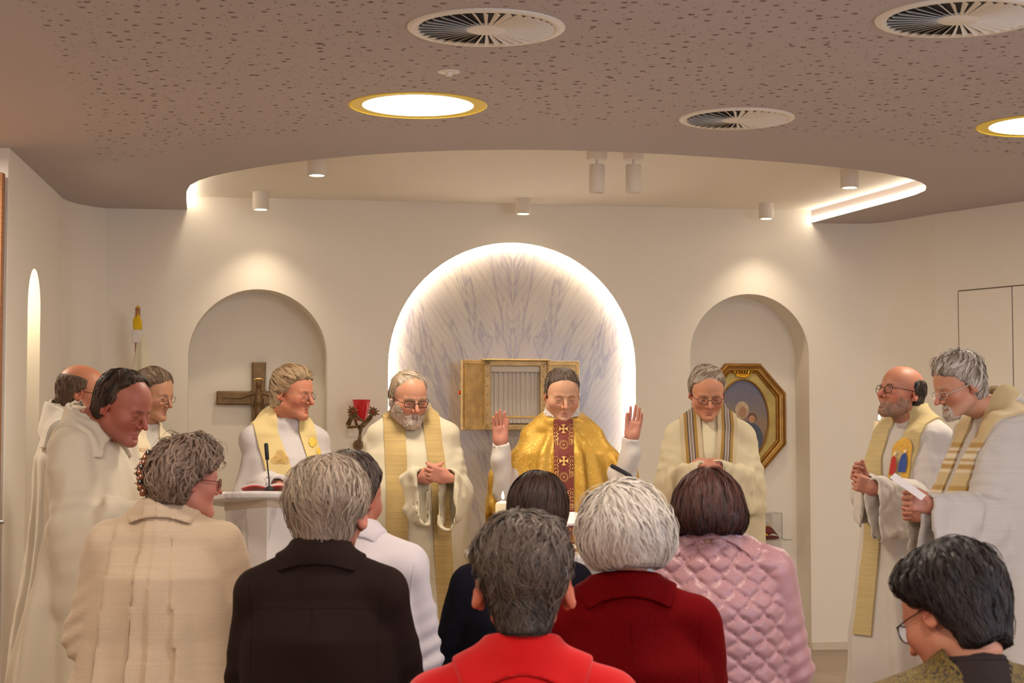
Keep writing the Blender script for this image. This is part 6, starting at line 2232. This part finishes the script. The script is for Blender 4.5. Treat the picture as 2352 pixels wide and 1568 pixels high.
# ------------------------------------------------------------------ congregation, seated, seen from behind
def jacket_fn(s, shw=.19, drop=.055, wst=.20, hip=.24, bottom=.47, arms=(), puff=.0, sq=.062, dep=1.0, extra=None, chest=.205, wr=.004, trap=.050):
    zn = s.zn; ny = s.neck[1]
    def f(P):
        z = P[:, 2]
        zs = [bottom, bottom + .12, zn - .42, zn - .22, zn - .12]
        a = np.interp(z, zs, [hip, hip, wst, chest, chest * .86]).astype(f32); b = np.interp(z, zs, [.17 * dep, .17 * dep, .14 * dep, .135 * dep, .105]).astype(f32)
        q = np.sqrt((P[:, 0] / a) ** 2 + ((P[:, 1] - ny) / b) ** 2)
        d = (q - 1) * np.minimum(a, b) * .9
        d = smax(d, z - (zn - .07), .05)
        for sx in (-1, 1):
            d = smin(d, cap(P, (sx * .035, ny + .008, zn - .040), (sx * shw, ny, zn - drop - sq), trap, sq), .035)
        d = smin(d, cap(P, (0, ny + .012, zn - .030), (0, ny + .012, zn - .22), .074, .11), .03)
        for A_ in arms:
            S_, E_, W_ = A_['p']; r = A_.get('r', (.066, .060, .048))
            c = smin(cap(P, S_, E_, r[0], r[1]), cap(P, E_, W_, r[1], r[2]), .03)
            de = np.sqrt(((P - E_) ** 2).sum(1))
            k = A_.get('wr', .004)
            c = c - k * np.exp(-(de / .16) ** 2) * np.sin(P[:, 2] * 110 + P[:, 0] * 60) - k * .5 * wav(P, 7, 1.0)
            d = smin(d, c, A_.get('blend', .018))
        d = d - wr * wav(P, 4.0, 1.0 + shw * 9)
        # soft drag folds from the armpits
        if extra is not None: d = d - extra(P)
        return smax(d, bottom - z, .01) * .85
    return f

def seated_arms(P_, shw, out=.045, fwd=.10, dz=.30, zs=None, rr=(.066, .060, .048), wr=.004):
    zn = P_.zn; ny = P_.neck[1]; A_ = []
    for sx in (-1, 1):
        S_ = A3(sx * shw, ny, zn - .125); E_ = A3(sx * (shw + out), ny - fwd, zn - .125 - dz); W_ = A3(sx * .10, ny - .33, zn - .16 - dz)
        A_.append(dict(p=(S_, E_, W_), r=rr, wr=wr))
    return A_

def lower(P_, m, r=.098, name='trousers', skirt=False):
    def f(P):
        d = ell(P, (0, .03, .56), (.19, .16, .14))
        for sx in (-1, 1):
            d = smin(d, cap(P, (sx * .095, .0, .555), (sx * .12, -.34, .54), r, r * .72), .04)
            if not skirt: d = smin(d, cap(P, (sx * .12, -.34, .54), (sx * .115, -.29, .07), r * .72, .055), .02)
        if skirt:
            d = smin(d, boxr(P, (0, -.32, .36), (.19, .075, .20), .05), .05)
        return smax(d, .455 - P[:, 2] - (P[:, 1] < -.20) * 1.0, .01) * .9
    V, F = mesh_sdf(f, (-.36, -.62, .03), (.36, .30, .75), .024)
    return obj(name, new_mesh(name, V, F), m, P_.root)

def seam(P_, pts, m, r=.0012, name='seam', d=(0, -1, 0), off=.0000):
    """stitched seam laid on the garment; pts (x,z) seen from behind"""
    O = []
    for (a, b) in zip(pts[:-1], pts[1:]):
        for k in range(8): O.append((a[0] + (b[0] - a[0]) * k / 8, .6, a[1] + (b[1] - a[1]) * k / 8))
    O.append((pts[-1][0], .6, pts[-1][1]))
    Q = trace(P_.allg(), np.array(O, f32), d, off)
    return MB().tube([tuple(q) for q in Q], r, 5).build(name, m, P_.root, smooth=True)

STOOL = None
def stool(P_, who='x'):
    """plain stool under a seated person"""
    global STOOL
    lab = 'plain wooden stool under the ' + P_.root['label'].split(' beside')[0].split(' in front')[0]
    if STOOL is None:
        o = empty('stool', (P_.org.x, P_.org.y, 0), P_.yaw)
        st = MB().bbox((0, 0, .412), (.17, .15, .018), .008).build('seat', M['wood'], o)
        lg = []
        for sx in (-1, 1):
            for sy in (-1, 1):
                l = MB().tube([(sx * .145, sy * .125, .0), (sx * .130, sy * .11, .395)], [.014, .018], 10).build('leg', M['wood'], o, smooth=True); lg.append(l)
        STOOL = (o, [st] + lg)
    else:
        o = STOOL[0].copy(); COL.objects.link(o); o.location = (P_.org.x, P_.org.y, 0); o.rotation_euler = (0, 0, P_.yaw)
        for c in STOOL[1]:
            q = c.copy(); q.parent = o; COL.objects.link(q)
    tag(o, 'low wooden stool under the ' + who, 'stool', 'stools under the seated congregation')

dark_tr = fabric('dark_trousers', (44, 40, 44), .9, 800, .2)
LADY = dict(skin=(210, 150, 126), fat=.96, jaw=.92, nose=.85)

def back_person(key, **k): pass

# K -- grey hair, brown jacket
if mk('K'):
    d = 4.45
    P_ = Person('person with thick grey hair and dark brown jacket seated left of centre', d, 742, 176, (755, 1178), 166, pitch=6, dh=.02, zn=1258, scale=1.03, neck_y=.02)
    A_ = seated_arms(P_, .160, out=.050, dz=.31, rr=(.066, .062, .05))
    P_.body(dict(skin=(196, 122, 100), blush=(188, 78, 62), fat=1.05, ear=.012, ears=1.2), arms=[a['p'] for a in A_], seated=True, hh=.0058, neck_r=.056)
    P_.hair(dict(line=[(-.12, .02), (-.05, .012), (-.02, -.005), (.02, -.03), (.05, -.045), (.08, -.07), (.13, -.08)], thick=[(-.13, .000), (-.08, .002), (-.03, .006), (-.0, .013), (.03, .023), (.08, .026), (.13, .026)], nape=-.096,
                 n=17000, len=.085, w=.00075, seg=4, per=8, lock=.0032, col=(112, 92, 76), col2=(206, 184, 160), cap=(96, 80, 66), crown=(.01, .03, .16), down=.6, messy=.22, lift=.008, curl=.45, curlk=4, lump=.008, lumpk=5, wide=1.0, edge=.012,
                 zone=lambda p: np.clip((p[:, 2] + .02) / .12, -.3, 1)), hh=.005)
    m = fabric('brown_suiting', (40, 28, 25), .85, 1200, .25, vary=.12)
    f = jacket_fn(P_, shw=.160, drop=.046, wst=.200, hip=.245, arms=A_, sq=.056, dep=1.1, chest=.200)
    P_.neckhole = .062
    P_.garment('jacket', f, (-.5, -.6, .38), (.5, .4, P_.zn + .1), .0098, m)
    jacket_collar(P_, m, rx=.064, stand=.034, fall=.036, side=.026, reach=.116, thick=.006)
    zz = P_.loc(740, 1384, d)[2]
    seam(P_, [(-.185, zz - .012), (-.10, zz), (.10, zz), (.185, zz - .012)], m)
    for sx in (-1, 1): seam(P_, [(sx * .172, P_.zn - .09), (sx * .158, P_.zn - .18), (sx * .160, P_.zn - .30)], m)
    seam(P_, [(0, zz), (0, .6)], m, r=.0010)
    lower(P_, dark_tr); P_.shoes(True); stool(P_, 'person in the brown jacket')

# L -- man in white shirt, half hidden
if mk('L'):
    d = 5.3
    P_ = Person('dark haired man in white shirt half hidden behind the grey haired person in brown', d, 820, 172, (806, 1142), 148, pitch=6, dh=0, zn=1210, scale=1.03, neck_y=.02)
    A_ = seated_arms(P_, .165, out=.025, dz=.30, rr=(.064, .060, .05), wr=.008)
    P_.body(dict(skin=(190, 116, 94), blush=(190, 80, 64), fat=1.05), arms=[a['p'] for a in A_], seated=True, hh=.0058, neck_r=.058)
    P_.hair(dict(line=[(-.12, .03), (-.05, .018), (-.02, .004), (.02, -.02), (.05, -.045), (.08, -.07), (.13, -.08)], thick=[(-.13, .002), (-.05, .006), (.03, .012), (.13, .018)], nape=-.10,
                 n=5000, len=.05, seg=4, w=.0011, col=(48, 36, 32), col2=(120, 98, 86), cap=(48, 36, 32), crown=(0, .04, .15), down=.4, messy=.2, lift=.004, curl=.2, lump=.003, lumpk=8), hh=.0052)
    m = fabric('white_shirt_cotton', (206, 194, 194), .8, 1000, .15)
    f = jacket_fn(P_, shw=.160, drop=.050, wst=.19, hip=.21, arms=A_, dep=1.1, wr=.006, chest=.19, sq=.056)
    P_.garment('shirt', f, (-.5, -.6, .38), (.5, .4, P_.zn + .1), .010, m)
    jacket_collar(P_, m, rx=.061, stand=.034, fall=.020, side=.05, reach=.098, thick=.005)
    for sx in (-1, 1): seam(P_, [(sx * .195, P_.zn - .10), (sx * .180, P_.zn - .20), (sx * .178, P_.zn - .32)], m, r=.0022)
    lower(P_, dark_tr); P_.shoes(True); stool(P_, 'dark haired man in the white shirt')

# M -- dark hair, navy
if mk('M'):
    d = 5.5
    P_ = Person('person with smooth dark brown hair and navy jacket in front of the altar', d, 1198, 182, (1236, 1180), 176, pitch=8, dh=.0, zn=1258, scale=1.03, neck_y=.02)
    A_ = seated_arms(P_, .165, out=.060, dz=.30, fwd=.06, rr=(.068, .070, .05))
    P_.body(dict(LADY, blush=(196, 100, 70)), arms=[a['p'] for a in A_], seated=True, hh=.0058, neck_r=.052)
    P_.hair(dict(line=[(-.12, .03), (-.06, .02), (-.03, -.01), (.02, -.04), (.05, -.05), (.08, -.07), (.13, -.08)], thick=[(-.13, .002), (-.06, .008), (.0, .015), (.05, .014), (.13, .012)], nape=-.095,
                 blunt=1, n=8500, len=.085, w=.0009, seg=4, col=(30, 20, 16), col2=(74, 46, 34), cap=(26, 17, 14), crown=(-.015, .02, .14), down=.55, messy=.06, lift=.002, curl=.08), hh=.0052)
    m = fabric('navy_wool', (26, 25, 33), .9, 900, .2)
    f = jacket_fn(P_, shw=.160, drop=.045, wst=.20, hip=.23, arms=A_, dep=1.15, chest=.195, sq=.058)
    P_.garment('jacket', f, (-.55, -.6, .38), (.55, .4, P_.zn + .1), .010, m)
    seam(P_, [(-.17, P_.zn - .085), (-.10, P_.zn - .065)], m); seam(P_, [(.17, P_.zn - .085), (.10, P_.zn - .065)], m)
    lower(P_, dark_tr); P_.shoes(True); stool(P_, 'person in the navy jacket')

# J -- woman in pleated cream coat with a hair clip
if mk('J'):
    d = 5.55
    P_ = Person('woman with grey brown curls in a clip and pleated beige coat', d, 385, 176, (430, 1103), 122, pitch=4, dh=-.02, zn=1158, scale=.98, neck_y=.02)
    A_ = seated_arms(P_, .180, out=.075, dz=.30, fwd=.05, rr=(.074, .078, .06), wr=.007)
    P_.body(dict(LADY, blush=(200, 90, 84), skin=(214, 140, 124), lips=(180, 90, 90)), arms=[a['p'] for a in A_], seated=True, hh=.0055, neck_r=.050)
    P_.hair(dict(line=[(-.12, .03), (-.06, .028), (-.03, .030), (.0, .014), (.025, -.02), (.05, -.060), (.09, -.10), (.13, -.11)], thick=[(-.13, .002), (-.06, .010), (.0, .018), (.05, .024), (.13, .026)], nape=-.075, fthick=.012,
                 blunt=1, n=10000, len=.060, w=.0008, seg=5, per=9, lock=.0032, col=(92, 70, 58), col2=(176, 148, 128), cap=(86, 66, 54), crown=(0, .02, .15), down=.35, messy=.35, lift=.012, curl=.7, curlk=5, lump=.006, lumpk=6, wide=.973, flare=.004), hh=.0052)
    P_.glasses((110, 56, 50), rw=.022, rh=.016, r=.0014, temple=.0018)
    m = fabric('beige_wool_coat', (196, 172, 146), .9, 700, .35, vary=.10, slub=('h', .05))
    zn = P_.zn
    px_ = [(-.145, -.19), (-.045, -.075), (-.0, .0), (.050, .095)]
    def pleats(P):
        out = np.zeros(len(P), f32)
        k = np.clip((zn - .10 - P[:, 2]) / .5, 0, 1)
        back = P[:, 1] > 0
        for x0, x1 in px_:
            xx = -(x0 + (x1 - x0) * k) 
            u = P[:, 0] - xx
            out += np.where((u > -.055) & (u < 0), (.005 + .018 * k) * (1 + u / .055), 0).astype(f32)
        return out * back - .0
    f = jacket_fn(P_, shw=.170, drop=.060, wst=.25, hip=.34, bottom=.47, arms=A_, dep=1.25, chest=.220, extra=pleats)
    P_.neckhole = .060
    P_.garment('coat', f, (-.55, -.6, .44), (.55, .5, P_.zn + .1), .0098, m)
    jacket_collar(P_, m, rx=.064, stand=.024, fall=.036, side=.030, reach=.118, thick=.010)
    for x0, x1 in px_: seam(P_, [(-x0, zn - .10), (-(x0 + x1) / 2, zn - .35), (-x1, .56)], fabric('coat_pleat_edge', (176, 152, 126), .9, 700, .3), r=.0022, name='pleat')
    # yellow scarf edge
    sc_ = fabric('yellow_scarf', (206, 158, 44), .8, 700, .2)
    ring = MB().tube([((.060) * math.sin(a), .058 * math.cos(a) + P_.neck[1], P_.zn + .042 + .012 * math.cos(a)) for a in [2 * math.pi * k / 28 for k in range(28)]], .011, 8, close=True)
    ring.build('scarf', sc_, P_.root, smooth=True)
    # hair clip of beads
    cl_ = empty('hair_clip', (0, 0, 0)); cl_.parent = P_.root
    bead = [mat('clip_brown', (120, 66, 34), .3, coat=.4, bump=(60, .1, .001)), mat('clip_black', (26, 20, 18), .25, coat=.5, bump=(60, .1, .001)), mat('clip_amber', (150, 84, 40), .3, coat=.4, bump=(60, .1, .001))]
    glint = mat('clip_metal', (220, 210, 190), .15, metal=1, bump=(60, .1, .001))
    for k in range(9):
        z = .075 - .125 * k / 8
        for sx in (0, 1):
            q = P_.unH(trace(P_.hairf, A3(.022 - .018 * sx + .008 * math.sin(k * 2.1), .26, z + .006 * sx)[None], (0, -1, 0), .010))[0]
            MB().lathe([(0, -.011), (.008, -.007), (.011, 0), (.008, .007), (0, .011)], tuple(q), 10).build('bead', bead[(k + sx) % 3], cl_, smooth=True)
        if k in (1, 3, 4, 6):
            q = P_.unH(trace(P_.hairf, A3(.030, .26, z)[None], (0, -1, 0), .016))[0]
            MB().bbox(tuple(q), (.008, .004, .003), .001).build('metal_pin', glint, cl_)
    lower(P_, dark_tr, skirt=True); P_.shoes(True); stool(P_, 'woman in the pleated beige coat')

# O -- white hair, dark red velvet
if mk('O'):
    d = 4.42
    P_ = Person('white haired woman in dark red velvet jacket, right of centre', d, 1432, 184, (1428, 1236), 200, pitch=10, dh=-.01, zn=1322, scale=1.0, neck_y=.02)
    A_ = seated_arms(P_, .180, out=.040, dz=.32, fwd=.08, rr=(.070, .066, .05), wr=.006)
    P_.body(dict(LADY, skin=(208, 140, 116)), arms=[a['p'] for a in A_], seated=True, hh=.0058, neck_r=.052)
    P_.hair(dict(line=[(-.12, .02), (-.06, .012), (-.03, .0), (.0, -.02), (.03, -.055), (.06, -.08), (.09, -.10), (.13, -.11)], thick=[(-.13, .003), (-.09, .012), (-.03, .024), (.03, .026), (.08, .026), (.13, .024)], nape=-.080,
                 blunt=1, n=17000, len=.085, w=.00075, seg=5, per=8, lock=.0032, col=(186, 166, 144), col2=(240, 232, 222), cap=(200, 184, 166), crown=(.035, .05, .13), down=.35, messy=.22, lift=.010, curl=.45, curlk=4, lump=.006, lumpk=5, wide=1.04, flare=.003,
                 zone=lambda p: np.clip((p[:, 2] + .07) / .14, -.2, 1)), hh=.005)
    m = bpy.data.materials.new('red_velvet'); m.use_nodes = True
    t = NT(m); t.b.inputs['Base Color'].default_value = (*lin((112, 10, 14)), 1); t.b.inputs['Roughness'].default_value = .75
    t.b.inputs['Specular IOR Level'].default_value = .04; t.b.inputs['Sheen Weight'].default_value = .04; t.b.inputs['Sheen Tint'].default_value = (*lin((230, 40, 40)), 1); t.b.inputs['Sheen Roughness'].default_value = .35
    n = t.noise(t.obj_coords(), 300, 3); t.bump(n, .2, .001)
    m.node_tree.links.new(t.ramp(n, [(.3, lin((80, 2, 4))), (.7, lin((106, 4, 7)))]), t.b.inputs['Base Color'])
    f = jacket_fn(P_, shw=.175, drop=.060, wst=.215, hip=.26, arms=A_, dep=1.15, chest=.215, wr=.006, extra=lambda P: .008 * np.sin(P[:, 0] * 34 + 2) * np.clip((P_.zn - .2 - P[:, 2]) / .2, 0, 1) * (P[:, 1] > 0))
    P_.neckhole = .062
    P_.garment('jacket', f, (-.5, -.6, .38), (.5, .4, P_.zn + .1), .0098, m)
    jacket_collar(P_, m, rx=.068, stand=.018, fall=.044, side=.035, reach=.130, thick=.008)
    wsh = fabric('white_blouse', (232, 224, 220), .8, 900, .1)
    jacket_collar(P_, wsh, rx=.060, stand=.034, fall=-.005, side=.03, reach=.075, thick=.002, name='blouse_collar')
    seam(P_, [(0, P_.zn - .10), (0, .6)], m, r=.0012)
    for sx in (-1, 1): seam(P_, [(sx * .183, P_.zn - .10), (sx * .170, P_.zn - .2), (sx * .172, P_.zn - .32)], m)
    lower(P_, dark_tr); P_.shoes(True); stool(P_, 'white haired woman in dark red')

# P -- dark brown bob, pink quilted jacket
if mk('P'):
    d = 5.3
    P_ = Person('woman with dark brown bob and pink quilted jacket', d, 1628, 180, (1626, 1180), 180, pitch=10, dh=-.01, zn=1216, scale=1.0, neck_y=.02)
    A_ = seated_arms(P_, .190, out=.055, dz=.30, fwd=.03, rr=(.068, .064, .05), wr=.004)
    P_.body(dict(LADY), arms=[a['p'] for a in A_], seated=True, hh=.0058, neck_r=.052)
    P_.hair(dict(line=[(-.12, .02), (-.08, .0), (-.03, -.03), (.0, -.04), (.03, -.055), (.06, -.08), (.13, -.10)], thick=[(-.13, .004), (-.08, .012), (-.03, .018), (.03, .018), (.08, .020), (.13, .018)], nape=-.070, flare=.006, napew=.004,
                 blunt=1, n=9500, len=.095, w=.0010, seg=4, col=(34, 20, 18), col2=(88, 46, 36), cap=(28, 17, 15), crown=(0, .015, .15), down=.7, messy=.10, lift=.004, lift0=.0, curl=.12, wide=1.05,
                 zone=lambda p: np.clip((p[:, 2] - .02) / .10, -.3, 1)), hh=.005)
    m = bpy.data.materials.new('pink_satin'); m.use_nodes = True
    t = NT(m); t.b.inputs['Roughness'].default_value = .42; t.b.inputs['Sheen Weight'].default_value = .2
    n = t.noise(t.obj_coords(), 14, 4, .6, .5); t.bump(n, .25, .004)
    t.link(t.ramp(n, [(.3, lin((152, 106, 108))), (.7, lin((166, 118, 120)))]), t.b.inputs['Base Color'])
    zn = P_.zn
    cw, chh = .0215, .036
    def quilt(P):
        th = np.arctan2(P[:, 0], P[:, 1] - .02 + .12)
        u = np.where(np.abs(P[:, 0]) < .34, th * .27, 0); v = P[:, 2]
        k0 = np.round(u / (2 * cw))
        best = np.full(len(P), 9., f32)
        for dk in (-1, 0, 1):
            k = k0 + dk
            sgn = np.where(np.mod(k, 2) == 0, 1.0, -1.0)
            xk = k * 2 * cw + sgn * cw * .92 * np.cos(math.pi * v / chh)
            sl = np.sqrt(1 + (cw * math.pi / chh * np.sin(math.pi * v / chh)) ** 2)
            best = np.minimum(best, np.abs(u - xk) / sl)
        q = np.clip(best / (cw * .85), 0, 1)
        return (.0105 * (np.sqrt(q * (2 - q)) - .6) * np.clip((P[:, 1] + .15) / .08, 0, 1)).astype(f32)
    f = jacket_fn(P_, shw=.180, drop=.052, wst=.225, hip=.255, arms=(), dep=1.12, chest=.225, wr=.003, extra=quilt)
    f1 = jacket_fn(P_, shw=.180, drop=.052, wst=.225, hip=.255, arms=A_, dep=1.12, chest=.225, wr=.003, bottom=.47)
    def fq(P):
        dd = f(P)
        for a in A_:
            S_, E_, W_ = a['p']
            c = smin(cap(P, S_, E_, .070, .066), cap(P, E_, W_, .064, .048), .03)
            de = np.sqrt(((P - E_) ** 2).sum(1))
            c = c - .004 * np.exp(-(de / .16) ** 2) * np.sin(P[:, 2] * 110 + P[:, 0] * 60)
            dd = smin(dd, c, .008)
        return dd
    P_.garment('jacket', fq, (-.5, -.6, .38), (.5, .4, P_.zn + .1), .006, m)
    jacket_collar(P_, m, rx=.066, stand=.030, fall=.022, side=.055, reach=.135, thick=.005, base=jacket_fn(P_, shw=.180, drop=.052, wst=.225, hip=.255, dep=1.12, chest=.225))
    jacket_collar(P_, fabric('patterned_blouse', (196, 168, 190), .8, 120, .1, vary=.5), rx=.060, stand=.034, fall=-.002, side=.045, reach=.10, thick=.006, name='blouse_collar')
    lower(P_, dark_tr); P_.shoes(True); stool(P_, 'woman in the pink quilted jacket')

# N -- nearest, curly dark grey hair, bright red jacket
if mk('N'):
    d = 3.75
    P_ = Person('person with curly dark grey hair and bright red jacket nearest to the camera', d, 1200, 180, (1203, 1346), 180, pitch=2, dh=.0, zn=1474, scale=1.04, neck_y=.02)
    A_ = seated_arms(P_, .180, out=.045, dz=.31, rr=(.070, .066, .05))
    P_.body(dict(skin=(206, 112, 84), blush=(204, 84, 60), fat=1.0, ear=.013, ears=1.35), arms=[a['p'] for a in A_], seated=True, hh=.0055, neck_r=.054)
    P_.hair(dict(line=[(-.12, .03), (-.05, .028), (-.02, .022), (.015, .012), (.03, -.03), (.05, -.045), (.08, -.07), (.13, -.08)], thick=[(-.13, .001), (-.06, .0), (-.02, .001), (.015, .012), (.06, .028), (.13, .030)], nape=-.090,
                 n=19000, len=.062, w=.00075, seg=5, per=8, lock=.0032, col=(34, 26, 23), col2=(132, 112, 98), cap=(36, 28, 24), crown=(.0, .03, .16), down=.45, messy=.30, lift=.009, curl=.75, curlk=4.5, lump=.009, lumpk=6, wide=.97, edge=.010, mixp=1.3,
                 zone=lambda p: np.clip((p[:, 2] - .01) / .10, -.6, 1)), hh=.005)
    m = fabric('red_wool', (196, 8, 8), .85, 900, .2, vary=.05)
    mc = fabric('red_wool_collar', (178, 12, 12), .85, 900, .2, vary=.05)
    f = jacket_fn(P_, shw=.185, drop=.060, wst=.215, hip=.25, arms=A_, dep=1.1, chest=.215)
    P_.neckhole = .060
    P_.garment('jacket', f, (-.5, -.6, .38), (.5, .4, P_.zn + .1), .0098, m)
    jacket_collar(P_, m, rx=.064, stand=.030, fall=.055, side=.050, reach=.150, thick=.0085)
    lower(P_, dark_tr); P_.shoes(True); stool(P_, 'nearest person in bright red')

# Q -- bowed head bottom right, ornate shawl
if mk('Q'):
    d = 3.6
    P_ = Person('person with black hair and glasses bowing in an ornate gold and magenta top, bottom right', d, 2215, 196, (2186, 1412), 214, pitch=26, roll=-6, dh=.06, zn=1520, scale=1.06, neck_y=.0)
    A_ = seated_arms(P_, .190, out=.035, dz=.30, rr=(.066, .062, .05))
    P_.body(dict(skin=(212, 140, 112), blush=(212, 110, 84), fat=1.05), arms=[a['p'] for a in A_], seated=True, hh=.0055, neck_r=.058)
    P_.hair(dict(line=[(-.12, .045), (-.05, .040), (-.02, .026), (.012, .010), (.02, -.02), (.05, -.045), (.08, -.08), (.13, -.10)], thick=[(-.13, .002), (-.07, .008), (.0, .014), (.05, .022), (.13, .024)], nape=-.088, napew=.004, fthick=.004,
                 n=14000, len=.055, w=.0008, seg=4, col=(16, 11, 11), col2=(58, 44, 40), cap=(18, 13, 12), crown=(0, .01, .15), down=.5, messy=.3, lift=.009, curl=.2, lump=.004, lumpk=8), hh=.005)
    P_.glasses((40, 28, 36), rw=.024, rh=.018, r=.0016)
    def brocade():
        m = bpy.data.materials.new('ornate_gold_magenta'); m.use_nodes = True
        t = NT(m)
        v = t.obj_coords()
        sp = t.node('ShaderNodeSeparateXYZ'); t.link(v, sp.inputs[0])
        n = t.noise(v, 62, 5, .65, 2.2)
        w = t.noise(v, 26, 3, .5, 3.0)
        base = t.ramp(n, [(.34, lin((36, 28, 22))), (.45, lin((82, 62, 18))), (.53, lin((134, 108, 38))), (.60, lin((50, 40, 20))), (.72, lin((104, 82, 28)))])
        base = t.mix(t.ramp(w, [(.47, (0, 0, 0)), (.50, (.8, .8, .8)), (.53, (0, 0, 0))]), base, lin((50, 44, 32)))
        # patches bordered in magenta
        ax = t.math('ABSOLUTE', t.math('ADD', sp.outputs[0], .0))
        edge = t.math('ADD', ax, t.math('MULTIPLY', t.noise(v, 18, 2), .05))
        zf = t.math('ADD', t.math('MULTIPLY', edge, 1.05), t.math('MULTIPLY', sp.outputs[2], 1.0))
        lim = P_.zn
        k1 = t.ramp(t.math('SUBTRACT', zf, lim - .020), [(.0, (1, 1, 1)), (.02, (1, 1, 1)), (.03, (0, 0, 0))])
        c = t.mix(k1, base, lin((90, 6, 40)))
        t.link(c, t.b.inputs['Base Color'])
        t.b.inputs['Roughness'].default_value = .75
        t.bump(n, .5, .003)
        return m
    mg = fabric('magenta_knit', (92, 6, 40), .85, 800, .2)
    f = jacket_fn(P_, shw=.185, drop=.035, wst=.215, hip=.25, arms=A_, dep=1.15, chest=.215)
    P_.neckhole = .072
    P_.garment('top', f, (-.5, -.6, .38), (.5, .4, P_.zn + .1), .0075, mg)
    fj = P_.allg()
    # ornate yoke on both shoulders, draped a few mm proud
    bm_ = brocade()
    for sx in (-1, 1):
        rows = []; dirs = []
        for i in range(30):
            a = R(-30 + 150 * i / 29)
            rr = []; dd = []
            for j in range(16):
                u = j / 15
                wob = .006 * math.sin(i * .9 + j * .2)
                x = sx * (.062 + .028 * (i / 29) * 0 + (.205 - .062) * u + wob * (u == 1 or u == 0) - (.03 if u == 0 else 0) * 0) if i < 12 else sx * (.062 - .050 * ((i - 12) / 17) + (.150 - .0 * i) * u + wob)
                dv = np.array([0, math.cos(a) if a > 0 else math.cos(a), 0]) if False else np.array([0, math.sin(a), math.cos(a)])
                c = np.array([x, 0, P_.zn - .13])
                rr.append(c + dv * .4); dd.append(-dv)
            rows.append(rr); dirs.append(dd)
        V, F = drape_grid(fj, rows, .003, .003, np.array(dirs))
        MB().add(V, [tuple(q) for q in F]).build('ornate_panel', bm_, P_.root, smooth=True)
    # dark inner V at the nape
    dk = fabric('dark_brown_knit', (52, 42, 40), .9, 600, .25)
    tri_ = [(-.060, P_.zn - .0), (.060, P_.zn - .0), (.012, P_.zn - .098), (-.0, P_.zn - .104), (-.012, P_.zn - .098)]
    rows = []; dirs = []
    for i in range(14):
        u = i / 13; a = R(68 - 58 * u); hw_ = .070 * (1 - u) + .004
        dv = np.array([0, math.cos(a), math.sin(a)])
        rows.append([np.array([hw_ * (j / 6 - .5) * 2, 0, P_.zn - .13]) + dv * .4 for j in range(7)]); dirs.append([-dv] * 7)
    V, F = drape_grid(fj, rows, .003, .003, np.array(dirs))
    MB().add(V, [tuple(q) for q in F]).build('inner_top', dk, P_.root, smooth=True)
    MB().tube([((.070) * math.sin(a), .066 * math.cos(a) + P_.neck[1] + .004, P_.zn + .004 + .012 * math.cos(a)) for a in [2 * math.pi * k / 28 for k in range(28)]], .008, 8, close=True).build('neckband', dk, P_.root, smooth=True)
    lower(P_, dark_tr); P_.shoes(True); stool(P_, 'bowed person in gold and magenta')
